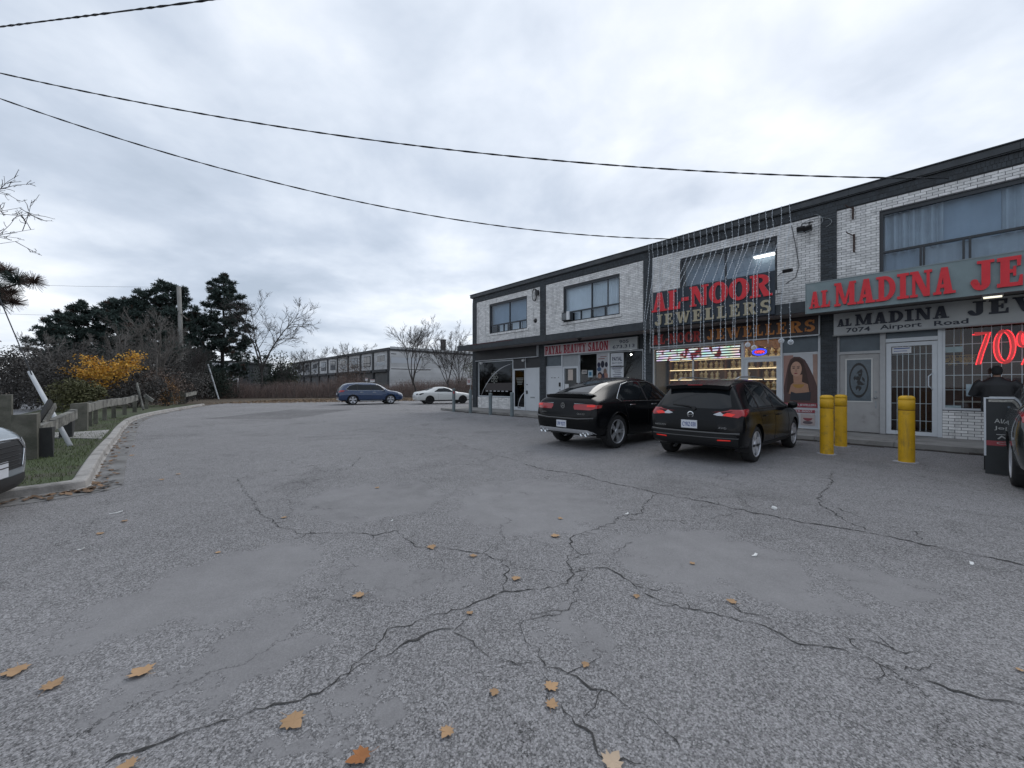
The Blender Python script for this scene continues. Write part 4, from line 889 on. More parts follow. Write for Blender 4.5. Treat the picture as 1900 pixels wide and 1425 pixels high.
for z in (1.32, 1.72, 2.12, 2.52):
    u = 12.34
    while u < 17.2:
        if all(abs(u - k) > .12 for k in (13.2, 14.3, 15.4, 16.4)):
            o = link('necklace_stand', bm_); o.location = FP(u, 1.42 + r2.uniform(-.04,.06), z + .001); o.rotation_euler = (0, 0, FROT + r2.uniform(-.2,.2)); s_ = r2.uniform(.85, 1.05); o.scale = (s_, s_, s_)
            tag(o, 'cream jewellery bust with gold necklaces on the lit shelves behind the shop glass', 'jewellery stand', 'necklace stands in the lit cabinet'); link('necklace', nm_, o)
        u += r2.uniform(.185, .23)
for k, (u, y) in enumerate(((13.2, .8), (15.2, .8), (16.7, .8))):
    l = fthing('tube_lamp', 'lit warm ceiling tube inside the red-lettered jewellers, ' + ('over its window', 'left of its glass door', 'behind its poster')[k], 'lamp', (u, y, 2.95), 'ceiling tubes in the jewellers')
    part('housing', MB().box(u - .65, u + .65, y - .07, y + .07, 3.22, 3.28), WHITEP, l); part('tube', MB().tube([(u-.6, y, 3.19), (u+.6, y, 3.19)], .022, 8), mat('warm_tube_bright', (1,1,1), .4, emit=(1.0,.74,.44), estr=10), l, smooth=True)
# bay 4 interior
part('inner_partition', MB().box(17.9, 23.3, 2.2, 2.25, SW, 3.3), mat('brown_room', (0.085, 0.04, 0.028), .7, var=.4, vscale=1.6), bld)
ct = fthing('glass_counter', 'jewellery counter behind the barred window of the grey-signed shop', 'counter', (21.2, .9, SW + .012))
part('base', MB().box(20.2, 22.8, .8, 1.3, SW + .02, .70), WOOD, ct); part('top', MB().box(20.18, 22.82, .78, 1.32, 1.02, 1.05), SHELF, ct); part('display_glass', MB().box(20.2, 22.8, .8, 1.3, .702, 1.018), GLASS, ct)
for k, (px, py, n_) in enumerate(((1782, 668, 60), (1775, 700, 20))):
    pass
gd = MB(); uu, zz = FU(1783, -.5), FZ(1783, 668, -.5)
for k in range(60):
    c = Vector((uu + r2.gauss(0,.13), .5 + r2.uniform(-.03,.03), zz + r2.gauss(0,.055)))
    gd.tube([c + Vector((.03*math.cos(t), 0, .03*math.sin(t))) for t in [2*math.pi*j/8 for j in range(9)]], .006, 4)
o = fobj('bangle_rack', gd.tube([(uu - .3, .5, zz + .12), (uu + .3, .5, zz + .12)], .01, 5).tube([(uu, .5, zz + .12), (uu, .5, 3.2)], .006, 4), GOLDJ, (uu, .5, zz), 'cluster of hanging gold bangles inside the barred shop window', 'jewellery')
for k, (u, y) in enumerate(((20.3, 1.2), (22.0, 1.2), (18.9, 1.3))):
    l = fthing('tube_lamp', 'lit ceiling lamp inside the grey-signed jewellers, ' + ('over its counter', 'at its far right', 'behind its barred door')[k], 'lamp', (u, y, 2.95), 'ceiling lamps in the grey-signed shop')
    part('housing', MB().box(u - .45, u + .45, y - .07, y + .07, 3.22, 3.28), WHITEP, l); part('tube', MB().tube([(u-.4, y, 3.19), (u+.4, y, 3.19)], .022, 8), mat('warm_tube', (1,1,1)), l, smooth=True)
for k, (px, py, w_, h_, c, lb) in enumerate(((1759, 649, .5, .14, (.30,.36,.36), 'pale green notice inside the barred shop window beside the red numerals'), (1767, 757, .30, .13, (.42,.46,.46), 'white box on the sill inside the barred shop window'), (1801, 724, .15, .30, (.45,.5,.54), 'white sheet of paper on the barred window left of the standing person'))):
    u, z = FU(px, -.12), FZ(px, py, -.12); o = fobj('window_notice', MB().box(u - w_/2, u + w_/2, .11, .115 if k != 1 else .14, z - h_/2, z + h_/2), mat('notice_%d' % k, c, .8, var=.1), (u, .11, z), lb, 'notice')
# red LED numerals 70%
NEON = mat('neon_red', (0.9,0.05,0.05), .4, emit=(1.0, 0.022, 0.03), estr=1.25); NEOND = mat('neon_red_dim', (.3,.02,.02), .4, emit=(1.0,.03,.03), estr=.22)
ne = fthing('neon_sign', 'glowing red 70% numerals in the barred window of the grey-signed jewellers', 'neon sign', (21.0, .10, 2.0))
def NP(px, py): return (FU(px, -.1), .10, FZ(px, py, -.1))
def led(pts, nm):
    P = [Vector(NP(*p)) for p in pts]; m = MB()
    for off in (-.034, .0, .034): m.tube([p + Vector((off, 0, off*.35)) for p in P], .0135, 5)
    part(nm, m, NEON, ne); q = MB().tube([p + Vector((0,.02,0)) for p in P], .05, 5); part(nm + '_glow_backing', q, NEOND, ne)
led([(1808,620),(1834,618),(1828,636),(1821,655),(1815,676)], 'digit'); led([(1864 + 16*math.sin(t), 643 - 29*math.cos(t)) for t in [2*math.pi*k/20 for k in range(21)]], 'digit')
led([(1898 + 7*math.sin(t), 629 - 13*math.cos(t)) for t in [2*math.pi*k/12 for k in range(13)]], 'percent_mark'); led([(1932, 612),(1918,640),(1900, 676)], 'percent_mark'); led([(1932 + 7*math.sin(t), 664 - 13*math.cos(t)) for t in [2*math.pi*k/12 for k in range(13)]], 'percent_mark')
# scrolling LED board and OPEN sign
def led_material():
    m, nt, P, N, K = nodes_of('led_screen'); tc = N('ShaderNodeTexCoord'); mp = N('ShaderNodeMapping'); K(tc.outputs['Object'], mp.inputs[0]); mp.inputs['Scale'].default_value = (2.2, 1, 5)
    n = N('ShaderNodeTexNoise'); n.inputs['Scale'].default_value = 1.3; n.inputs['Detail'].default_value = 3; K(mp.outputs[0], n.inputs['Vector'])
    hs = N('ShaderNodeHueSaturation'); hs.inputs['Saturation'].default_value = 1.6; hs.inputs['Value'].default_value = 1.4; K(n.outputs['Color'], hs.inputs['Color'])
    w = N('ShaderNodeTexWave'); w.wave_type = 'BANDS'; w.bands_direction = 'Z'; w.inputs['Scale'].default_value = 3.4; K(tc.outputs['Object'], w.inputs['Vector'])
    r = N('ShaderNodeValToRGB'); r.color_ramp.elements[0].position = .35; r.color_ramp.elements[1].position = .65; K(w.outputs['Fac'], r.inputs[0])
    mx = N('ShaderNodeMix'); mx.data_type = 'RGBA'; mx.inputs[0].default_value = .35; K(hs.outputs[0], mx.inputs[6]); mx.inputs[7].default_value = (.8,.9,1,1)
    mu = N('ShaderNodeMix'); mu.data_type = 'RGBA'; mu.blend_type = 'MULTIPLY'; mu.inputs[0].default_value = 1; K(mx.outputs[2], mu.inputs[6]); K(r.outputs[0], mu.inputs[7])
    mp2 = N('ShaderNodeMapping'); K(tc.outputs['Object'], mp2.inputs[0]); mp2.inputs['Scale'].default_value = (4.5, 1, 3.0)
    n2 = N('ShaderNodeTexNoise'); n2.inputs['Scale'].default_value = 1.0; n2.inputs['Detail'].default_value = 2; K(mp2.outputs[0], n2.inputs['Vector'])
    r2_ = N('ShaderNodeValToRGB'); r2_.color_ramp.elements[0].position = .40; r2_.color_ramp.elements[0].color = (.22,.015,.02,1); r2_.color_ramp.elements[1].position = .47; K(n2.outputs['Fac'], r2_.inputs[0])
    mq = N('ShaderNodeMix'); mq.data_type = 'RGBA'; mq.blend_type = 'MULTIPLY'; mq.inputs[0].default_value = 1; K(mu.outputs[2], mq.inputs[6]); K(r2_.outputs[0], mq.inputs[7])
    P.inputs['Base Color'].default_value = (.02,.02,.02,1); K(mq.outputs[2], P.inputs['Emission Color']); P.inputs['Emission Strength'].default_value = .75; return m
s = fthing('led_board', 'striped scrolling LED display board in the top of the jewellers window', 'display', (12.2, .04, 2.5))
u0, u1 = FU(1218), FU(1373); part('screen', MB().box(u0, u1, .005, .018, 2.44, 2.84), led_material(), s); part('frame', MB().box(u0 - .03, u1 + .03, .0185, .055, 2.41, 2.87), BLACKM, s)
o_ = fthing('open_sign', 'small glowing red and blue oval open sign above the jewellers glass door', 'neon sign', (FU(1407), .12, 2.6))
cu_, cz_ = FU(1409, -.2), FZ(1409, 653, -.2); part('oval', MB().tube([(cu_ + .20*math.cos(t), .2, cz_ + .10*math.sin(t)) for t in [2*math.pi*k/24 for k in range(25)]], .022, 6), mat('neon_blue', (.1,.1,.9), .4, emit=(.03,.06,1), estr=.9), o_)
sans_text('OPEN', cu_ - .14, cu_ + .14, cz_ - .045, cz_ + .045, .2, NEON, o_, bold=.02); part('backing', MB().box(cu_ - .23, cu_ + .23, .23, .24, cz_ - .12, cz_ + .12), mat('neon_backing', (.12,.12,.13), .5), o_)

# ================================================================== POSTERS
def ell(cu, cz, ru, rz, y, a0=0, a1=360, n=24): return [(cu + ru*math.cos(math.radians(a0 + (a1-a0)*k/n)), cz + rz*math.sin(math.radians(a0 + (a1-a0)*k/n))) for k in range(n if a1 - a0 >= 360 else n + 1)]
ps = fthing('poster', 'tall poster of a long-haired woman wearing jewellery beside the shop door', 'poster', (16.95, .04, .16))
L_ = [0]
def pp(name, pts, c, y=None):
    L_[0] += 1; yy = .046 - .0012 * L_[0]; m = MB(); m.poly(pts, yy, yy + .0008); return part(name, m, mat('print_%.2f_%.2f_%.2f' % c, c, .7, var=.10, vscale=14), ps)
part('sheet', MB().box(16.51, 17.41, .0455, .0495, .17, 2.47), mat('poster_sheet', (.50,.51,.53), .7, var=.08, vscale=5), ps)
pp('background_panel', [(16.52,1.2),(16.78,1.2),(16.78,2.42),(16.52,2.42)], (.34,.20,.17)); pp('background_panel', [(17.30,1.2),(17.40,1.2),(17.40,2.42),(17.28,2.42)], (.33,.22,.18))
pp('veil', [(16.53,.92),(17.40,.92),(17.39,1.45),(17.30,1.75),(17.16,2.1),(17.08,2.26),(16.95,2.36),(16.80,2.37),(16.70,2.28),(16.64,2.1),(16.58,1.75),(16.53,1.4)], (.085,.046,.042))
pp('hair', [(16.60,1.25),(17.22,1.3),(17.12,1.9),(17.04,2.2),(16.93,2.31),(16.80,2.32),(16.70,2.2),(16.64,1.9)], (.05,.028,.022))
pp('neck', [(16.80,1.45),(17.0,1.45),(17.02,1.80),(16.78,1.80)], (.38,.21,.14)); pp('shoulders', [(16.66,1.20),(17.20,1.20),(17.16,1.50),(17.0,1.58),(16.82,1.58),(16.72,1.48)], (.36,.20,.13))
pp('face', ell(16.86,1.98,.145,.235,0), (.46,.28,.20)); pp('fringe', ell(16.88,2.18,.17,.11,0,20,160), (.05,.028,.022)); pp('necklace', ell(16.92,1.50,.15,.12,0,180,360), (.36,.20,.05)); pp('dress', [(16.70,1.0),(17.22,1.0),(17.24,1.27),(17.05,1.24),(16.85,1.22),(16.72,1.27)], (.03,.032,.04))
for du in (-.065, .055): pp('eye', ell(16.86 + du, 2.01, .036, .017, 0, n=10), (.03,.02,.02)); pp('brow', [(16.82 + du,2.05),(16.90 + du,2.055),(16.90 + du,2.07),(16.82 + du,2.065)], (.05,.03,.02))
pp('nose', [(16.84,1.90),(16.875,1.90),(16.86,1.99)], (.25,.135,.09)); pp('mouth', ell(16.855,1.845,.046,.019,0,n=10), (.22,.03,.04))
pp('title_band', [(16.52,.78),(17.40,.78),(17.40,.92),(16.52,.92)], (.26,.045,.06)); pp('phone_band', [(16.70,.62),(17.34,.62),(17.34,.71),(16.70,.71)], (.26,.045,.06))
sans_text('AL-NOOR JEWELLERS', 16.56, 17.36, .81, .89, .0455 - .0012*(L_[0]+1), PAPER, ps); sans_text('504-0007', 16.76, 17.28, .635, .695, .0455 - .0012*(L_[0]+1), PAPER, ps)
for a in (16.56, 16.98): pp('product_photo', [(a,.24),(a + .36,.24),(a + .36,.58),(a,.58)], (.40,.34,.33)); pp('product', ell(a + .18,.46,.12,.09,0,180,360,12), (.22,.05,.06)); pp('product', ell(a + .18,.32,.13,.05,0,n=12), (.10,.08,.09))
def notice(name, label, u0, u1, z0, z1, c, y=.045):
    o = fthing(name, label, 'poster', ((u0+u1)/2, y, z0)); part('sheet', MB().box(u0, u1, y, y + .004, z0, z1), mat('sheet_%.2f_%.2f_%.2f' % c, c, .75, var=.06, vscale=6), o); return o
ua, ub = FU(1132), FU(1156)
o = notice('poster', 'upper white poster with a bold navy heading in the salon window', ua, ub, FZ(1144,679), FZ(1144,655), (.56,.58,.61)); zz = FZ(1144,655)
sans_text('PAYAL', ua + .08, ub - .08, zz - .34, zz - .16, .0425, NV, o, bold=.02); sans_text('BEAUTY SALON', ua + .08, ub - .08, zz - .46, zz - .40, .0425, NV, o); part('print_line', MB().box(ua + .1, ub - .1, .042, .0440, zz - .56, zz - .545).box(ua + .05, ub - .05, .042, .0440, zz - .66, zz - .63), NV, o)
o = notice('poster', 'lower white price list poster in the salon window above the coupe SUV', ua, ub, FZ(1144,707), FZ(1144,681), (.56,.58,.61)); zz = FZ(1144,681)
for k in range(8): part('print_line', MB().box(ua + .1 + .05*(k % 3), ub - .1 - .04*(k % 2), .042, .0440, zz - .10 - .082*k, zz - .075 - .082*k), NV, o)
u0, u1 = FU(1106), FU(1128); o = notice('poster', 'colourful salon poster with several painted portraits behind the window', u0, u1, FZ(1117,700), FZ(1117,655), (.42,.42,.44))
zz = FZ(1117,655); k = 0
for (du, dz, ru, rz, c) in ((.12,.52,.09,.12,(.02,.02,.05)),(.32,.50,.10,.16,(.015,.015,.03)),(.52,.52,.08,.12,(.02,.02,.04)),(.14,.72,.12,.10,(.05,.09,.16)),(.18,1.0,.13,.15,(.03,.02,.03)),(.17,1.04,.09,.11,(.35,.19,.13)),(.16,1.22,.15,.10,(.45,.40,.40)),(.46,.85,.09,.16,(.16,.10,.08)),(.50,1.08,.12,.20,(.28,.14,.11)),(.36,1.15,.08,.25,(.03,.03,.06))):
    k += 1; part('portrait_shape', MB().poly(ell(u0 + du, zz - dz, ru, rz, 0, n=16), .044 - .0012*k, .0448 - .0012*k), mat('print_%.2f_%.2f_%.2f' % c, c, .7, var=.1, vscale=14), o)
part('print_line', MB().box(u0 + .2, u1 - .1, .042, .0440, zz - .17, zz - .145).box(u0 + .08, u1 - .2, .042, .0440, zz - .27, zz - .235), mat('ink_rust', (.2,.06,.05), .7), o)
o = notice('window_card', 'small white open hours card in the salon window', FU(1078.5), FU(1088), FZ(1083,693.5), FZ(1083,686.5), (.42,.40,.37)); sans_text('OPEN', FU(1079.5), FU(1087), FZ(1083,692), FZ(1083,688), .0425, NV, o)
o = notice('window_card', 'small pale blue notice in the salon window left of the portrait poster', FU(1090), FU(1098.5), FZ(1094,700), FZ(1094,687), (.36,.45,.50)); part('print_block', MB().box(FU(1092), FU(1096.5), .042, .0440, FZ(1094,697), FZ(1094,690)), mat('teal_print', (.04,.15,.25), .7), o)

# ================================================================== SMALL THINGS ON THE FACADE
ac = fthing('air_conditioner', 'small white window air conditioner in the salon upper window', 'air conditioner', (7.7, -.1, 4.6)); part('case', MB().box(7.44, 7.88, -.22, .10, 4.61, 4.99), mat('ac_dark', (.05,.055,.06), .6), ac); part('front_panel', MB().box(7.80, 7.95, -.30, -.221, 4.60, 5.0), WHITEP, ac)
for k in range(6): part('louvre', MB().box(7.47, 7.78, -.23, -.2205, 4.65 + .05*k, 4.67 + .05*k), STEEL, ac)
fl_ = fthing('floodlight_pair', 'pair of dark floodlights with looping cables at the top of the third dark pillar', 'light', (17.2, -.1, 6.45))
for k, (px, py, dx) in enumerate(((1486, 426, -1), (1500, 424, 1))):
    u, z = FU(px, .25), FZ(px, py, .25); part('lamp_head', MB().obox((u, -.25, z), (.09, -.03*dx, 0), (0, .06, .04), (.0, -.04, .07)), BLACKM, fl_); part('lens', MB().obox((u - .005, -.285, z - .075), (.075, -.02*dx, 0), (0, .045, .03), (0, -.003, .005)), STEEL, fl_); part('arm', MB().tube([(17.3, -.02, 6.46), (u, -.14, 6.44), (u, -.24, z + .05)], .013, 6), BLACKM, fl_)
part('cable', MB().tube([(17.35 + .35*math.sin(t)*(.4 + .1*t), -.09, 6.48 + .16*math.cos(t) - .02*t) for t in [k*.35 for k in range(26)]], .008, 5), STEEL, fl_); part('cable', MB().tube([(16.75,-.03,6.5),(16.85,-.03,5.9),(16.95,-.03,5.2),(16.86,-.03,4.85),(16.6,-.03,4.7)], .008, 5), BLACKM, fl_)
arm = fthing('light_bracket', 'thin dark arm with a small floodlight right of the red-lettered sign', 'light', (16.4, 0, 4.95)); part('arm', MB().tube([(16.38,0,5.0),(16.6,-.5,4.95),(16.8,-.9,4.9)], .012, 6), BLACKM, arm); part('lamp_head', MB().obox((16.86,-.95,4.88), (.12,0,0), (0,.05,.02), (0,-.02,.045)), BLACKM, arm)
for k, (px, y0, y1) in enumerate(((1583, 385, 407), (1585, 435, 468))):
    u = FU(px); z0, z1 = FZ(px, y1), FZ(px, y0)
    o = fthing('wall_bracket', ('small rusty bracket high on the white brick beside the third pillar', 'long rusty bent bracket on the white brick under the small one')[k], 'bracket', (u, 0, z0)); part('plate', MB().box(u - .02, u + .02, -.06, -.016, z0, z1), mat('rusty_iron', (.05,.03,.025), .9, var=.3), o); part('hook', MB().tube([(u, -.05, z1 - .05), (u - .12, -.14, z1 + .03), (u - .16, -.16, z1 + .08)], .014, 5), mat('rusty_iron', (0,0,0)), o)
co = fthing('cable_coil', 'coil of dark cable hanging at the pillar between the two left shops', 'cable', (FU(996), -.1, 5.9)); part('loop', MB().tube([(FU(995) + .20*math.cos(t)*(1 - .01*k), -.10 - .002*k, FZ(995,548) + .32*math.sin(t)) for k, t in [(k, k*.42) for k in range(40)]], .016, 5), BLACKM, co); part('junction_box', MB().box(FU(999) - .08, FU(999) + .1, -.16, -.066, FZ(999,545) - .1, FZ(999,545) + .15), BLACKM, co)
for k, (px, py, w_, lb) in enumerate(((994, 595, .12, 'small dark vent cap on white brick beside the left upper window'), (1075, 630, .11, 'small dark camera dome under the canopy over the salon sign'))):
    u, z = FU(px, 0 if k == 0 else .8), FZ(px, py, 0 if k == 0 else .8); y = -.014 if k == 0 else -.8
    if k == 1: z = 3.57
    fobj('wall_fixture', MB().lathe([(0,-.10),(w_*.5,-.08),(w_*.8,-.03),(w_,0),(w_, .004)] , 12, (u, y, z), 'Y' if k == 0 else 'Z'), BLACKM, (u, y, z), lb, 'fixture', smooth=True)

l = fthing('tube_lamp', 'lit pale tube lamp under the canopy in front of the grey lower sign', 'lamp', (20.3, -.6, 3.5)); ua, ub = FU(1822, .6), FU(1862, .6)
part('housing', MB().box(ua, ub, -.66, -.56, 3.515, 3.57), WHITEP, l); part('tube', MB().tube([(ua + .02, -.61, 3.495), (ub - .02, -.61, 3.495)], .02, 8), mat('pale_tube', (1,1,1), .4, emit=(1.0,.95,.75), estr=.8), l, smooth=True)
# ================================================================== CARS
def evald(o):
    bpy.context.view_layer.update(); return bpy.data.meshes.new_from_object(o.evaluated_get(bpy.context.evaluated_depsgraph_get()))
def glossy_paint(name, c, rough=.28, coat=1.0): return mat(name, c, rough, spec=.5, coat=coat)
CARGLASS = mat('car_glass_dark', (0.008, 0.010, 0.012), 0.04, spec=.42); REDL = mat('tail_lamp_red', (0.30, 0.008, 0.012), 0.12, coat=.6); REDLIT = mat('tail_lamp_bright', (0.55, 0.02, 0.015), 0.15, emit=(1,.04,.02), estr=.12)
CLEARL = mat('lamp_clear', (0.45,0.47,0.5), 0.12); SEAM = mat('seam_black', (0.004,0.004,0.004), 0.9); RIM = mat('alloy', (0.52,0.53,0.56), 0.35, metal=.4); RIMD = mat('alloy_dark', (0.03,0.03,0.032), 0.4, metal=.5); PLATE = mat('plate_white', (.58,.60,.64), .5); PLATEB = mat('plate_blue', (.02,.05,.22), .5); GREYPL = mat('cladding_grey', (0.012,0.0125,0.0135), .5, spec=.3)
BRIGHT = mat('bright_trim', (.50,.51,.53), .25, metal=.3)
class Car:
    def __init__(s, name, label, L, W, H, stations, paint, axles, wr, ww, loc, rz, group='cars parked in the lot', rim='multi', rimmat=None, track=None):
        s.L = L; s.x0 = -L / 2; s.root = thing(name, label, 'car', loc, rz, group); s.wr = wr
        # loft
        prof = []
        for (x, zl, zb, zt, wl, wm, wb, wt) in stations:
            zm = zl + (zb - zl) * .52; g = zt - zb
            prof.append((x + s.x0, [(0, zl), (wl*.55, zl), (wl*.93, zl + .01), (wl, zl + .07), (wm, zm), (wm*.995, zm + (zb - zm)*.5), (wb, zb), (wb - (wb-wt)*.10, zb + min(.05, g*.2)), (wt + (wb-wt)*.36, zb + g*.62), (wt, zt - min(.07, g*.22)), (wt*.86, zt - min(.018, g*.06)), (wt*.5, zt + .006), (0, zt + .012)]))
        bm = bmesh.new(); rings = []
        for x, hp in prof:
            full = [(-y, z) for y, z in hp[1:-1]][::-1] + [hp[0]] + hp[1:-1] + [hp[-1]]
            full = [hp[0]] + hp[1:-1] + [hp[-1]] + [(-y, z) for y, z in hp[1:-1]][::-1]
            rings.append([bm.verts.new((x, y, z)) for y, z in full])
        n = len(rings[0])
        for a, b in zip(rings[:-1], rings[1:]):
            for i in range(n): bm.faces.new((a[i], a[(i+1) % n], b[(i+1) % n], b[i]))
        bm.faces.new(rings[0]); bm.faces.new(rings[-1][::-1])
        bmesh.ops.recalc_face_normals(bm, faces=bm.faces)
        me = bpy.data.meshes.new('body'); bm.to_mesh(me); bm.free()
        o = bpy.data.objects.new('tmp_body', me); col.objects.link(o)
        sm = o.modifiers.new('s', 'SUBSURF'); sm.levels = 2; sm.render_levels = 2
        smooth = evald(o); s.bvh = BVHTree.FromPolygons([v.co.copy() for v in smooth.vertices], [tuple(p.vertices) for p in smooth.polygons])
        cut = MB()
        for ax in axles: cut.lathe([(0,-2),(wr*1.13,-2),(wr*1.13,2),(0,2)], 40, (ax + s.x0, 0, wr), 'Y')
        cme = cut.mesh('cut', BLACKM); bmc = bmesh.new(); bmc.from_mesh(cme); bmesh.ops.remove_doubles(bmc, verts=bmc.verts, dist=1e-5); bmesh.ops.recalc_face_normals(bmc, faces=bmc.faces); bmc.to_mesh(cme); bmc.free()
        co_ = bpy.data.objects.new('tmp_cut', cme); col.objects.link(co_)
        bo = o.modifiers.new('b', 'BOOLEAN'); bo.operation = 'DIFFERENCE'; bo.object = co_; bo.solver = 'EXACT'
        body = evald(o); body.name = 'body'; bpy.data.objects.remove(o); bpy.data.objects.remove(co_)
        body.materials.clear(); body.materials.append(paint); body.materials.append(BLACKM)
        for p in body.polygons:
            c = p.center; p.material_index = 0; p.use_smooth = True
            for ax in axles:
                r = math.hypot(c.x - ax - s.x0, c.z - wr)
                if r < wr*1.125 and abs(Vector((p.normal.x, 0, p.normal.z)).length) > .5 and abs((p.normal.x*(c.x-ax-s.x0) + p.normal.z*(c.z-wr))/max(r,1e-4)) > .8 and r > wr*1.0: p.material_index = 1
        body.set_sharp_from_angle(angle=math.radians(38)); s.body = link('body', body, s.root)
        # wheels
        tr = track or (W/2 - ww/2 - .03)
        ty = MB().lathe([(wr*.70,-ww/2+.01),(wr*.80,-ww/2),(wr*.95,-ww/2+.012),(wr,-ww/2+.045),(wr,ww/2-.045),(wr*.95,ww/2-.012),(wr*.80,ww/2),(wr*.70,ww/2-.01)], 36, axis='Y')
        rm = MB(); yo = ww/2 - .018
        rm.lathe([(wr*.71,yo+.008),(wr*.69,yo+.012),(wr*.66,yo),(wr*.655,-ww/2+.02)], 36, axis='Y'); 
        rm.lathe([(0,yo-.10),(wr*.64,yo-.10)], 24, axis='Y', m=1)
        ns = {'multi': 10, 'five': 5, 'six': 6}[rim]
        for k in range(ns):
            t = 2*math.pi*k/ns; c, sn = math.cos(t), math.sin(t); hw = {'multi': .018, 'five': .045, 'six': .03}[rim] * wr/.35; tw = (.05 if k % 2 else -.05) if rim == 'multi' else 0
            d = Vector((sn, 0, c)); q = Vector((c, 0, -sn)); A = d * wr*.10; B = d * wr*.67 + q * tw
            rm.obox((A + B)/2 + Vector((0, yo - .025, 0)), (B - A)/2 + Vector((0, .012, 0)), q * hw, (0, .014, 0))
            if rim != 'multi': rm.obox(d*wr*.5 + Vector((0, yo - .018, 0)), d*wr*.16, q * hw*1.5, (0,.008,0))
        rm.lathe([(0,yo),(wr*.13,yo-.002),(wr*.16,yo-.02),(wr*.16,yo-.06)], 16, axis='Y')
        tm, rmm = ty.mesh('tyre', RUBBER, smooth=True), rm.mesh('rim', [rimmat or RIM, RIMD])
        for ax in axles:
            for sd in (1, -1):
                w = link('wheel', None, s.root); w.location = (ax + s.x0, sd * tr, wr); w.rotation_euler = (0, 0, 0 if sd > 0 else math.pi); link('tyre', tm, w); link('rim', rmm, w)
        # wheel housing liners
        for ax in axles:
            for sd in (1, -1):
                m = MB(); r = wr*1.12; n = 14; yi, yo_ = sd*(tr - ww*.75), sd*(tr + ww*.38)
                for k in range(n):
                    t0, t1 = math.radians(-20 + 220*k/n), math.radians(-20 + 220*(k+1)/n); P = lambda t, y: (ax + s.x0 + r*math.cos(t), y, wr + r*math.sin(t))
                    m.face([P(t0,yi), P(t1,yi), P(t1,yo_), P(t0,yo_)]); m.face([P(t0,yi), P(t1,yi), (ax+s.x0, yi, wr)])
                part('wheel_housing', m, BLACKM, s.root)
    def cast(s, view, a, b):
        if view == 'R': o, d = Vector((-9, a, b)), Vector((1,0,0))
        elif view == 'F': o, d = Vector((9, a, b)), Vector((-1,0,0))
        elif view == 'L': o, d = Vector((a, 9, b)), Vector((0,-1,0))
        elif view == 'S': o, d = Vector((a, -9, b)), Vector((0,1,0))
        else: o, d = Vector((a, b, 9)), Vector((0,0,-1))
        h, n, _, _ = s.bvh.ray_cast(o, d)
        if h is None: return None
        if n.dot(d) > 0: n = -n
        return h, n
    def patch(s, name, view, poly, off, mt, nx=14, nz=10, parent=None, dx=True):
        if dx and view in ('L', 'S', 'T'): poly = [(a + s.x0, b) for a, b in poly]
        zs = [p[1] for p in poly]; z0, z1 = min(zs), max(zs); rows = []
        for j in range(nz + 1):
            z = z0 + (z1 - z0) * min(max(j / nz, .002), .998); xs = []
            for p, q in zip(poly, poly[1:] + poly[:1]):
                if (p[1] - z) * (q[1] - z) <= 0 and p[1] != q[1]: xs.append(p[0] + (q[0]-p[0]) * (z - p[1]) / (q[1] - p[1]))
            if len(xs) < 2: rows.append([None]*(nx+1)); continue
            a, b = min(xs), max(xs); row = []
            for i in range(nx + 1):
                h = s.cast(view, a + (b - a) * i / nx, z); row.append(h[0] + h[1] * off if h else None)
            rows.append(row)
        m = MB()
        for r0, r1 in zip(rows[:-1], rows[1:]):
            for i in range(nx):
                q = [r0[i], r0[i+1], r1[i+1], r1[i]]
                if all(v is not None for v in q) and max((q[0]-q[2]).length, (q[1]-q[3]).length) < .6: m.face(q)
        if not m.f: return None
        me = m.mesh(name, mt, smooth=True); bm = bmesh.new(); bm.from_mesh(me); bmesh.ops.remove_doubles(bm, verts=bm.verts, dist=1e-5); bmesh.ops.recalc_face_normals(bm, faces=bm.faces)
        if bm.faces:                                            # face outward
            f = max(bm.faces, key=lambda f: f.calc_area()); d = {'R': Vector((-1,0,0)), 'F': Vector((1,0,0)), 'L': Vector((0,1,0)), 'S': Vector((0,-1,0)), 'T': Vector((0,0,1))}[view]
            if f.normal.dot(d) < 0: bmesh.ops.reverse_faces(bm, faces=bm.faces)
        bm.to_mesh(me); bm.free(); return link(name, me, parent or s.root)
    def both(s, name, view, poly, off, mt, **k):
        if view in ('L', 'S'): s.patch(name, 'L', poly, off, mt, **k); s.patch(name, 'S', poly, off, mt, **k)
        else: s.patch(name, view, poly, off, mt, **k); s.patch(name, view, [(-a, b) for a, b in poly], off, mt, **k)
    def line(s, name, view, pts, w, off, mt, parent=None):      # thin strip along a polyline on the body
        m = MB()
        P = []
        for (a, b), (c, d) in zip(pts[:-1], pts[1:]):
            for k in range(8): P.append((a + (c-a)*k/8, b + (d-b)*k/8))
        P.append(pts[-1]); H = []
        for a, b in P:
            h = s.cast(view, a + (s.x0 if view in 'LST' else 0), b)
            if h: H.append(h[0] + h[1]*off)
        if len(H) > 1: m.tube(H, w/2, 5); part(name, m, mt, parent or s.root, smooth=True)
    def plate(s, view, y, z, txt):
        h = s.cast(view, y, z); sg = -1 if view == 'R' else 1; x = h[0].x + sg*.012
        p = part('licence_plate', MB().box(x - .006, x + .006, y - .152, y + .152, z - .077, z + .077), PLATE, s.root)
        if txt:
            M = Matrix.Translation((x - .0065, y, z)) @ Matrix.Rotation(-math.pi/2, 4, 'Z') if view == 'R' else Matrix.Translation((x + .0065, y, z)) @ Matrix.Rotation(math.pi/2, 4, 'Z')
            sans_text(txt, -.13, .13, -.045, .04, 0, PLATEB, p, 'plate_lettering', bold=.01, place=M)
        return x
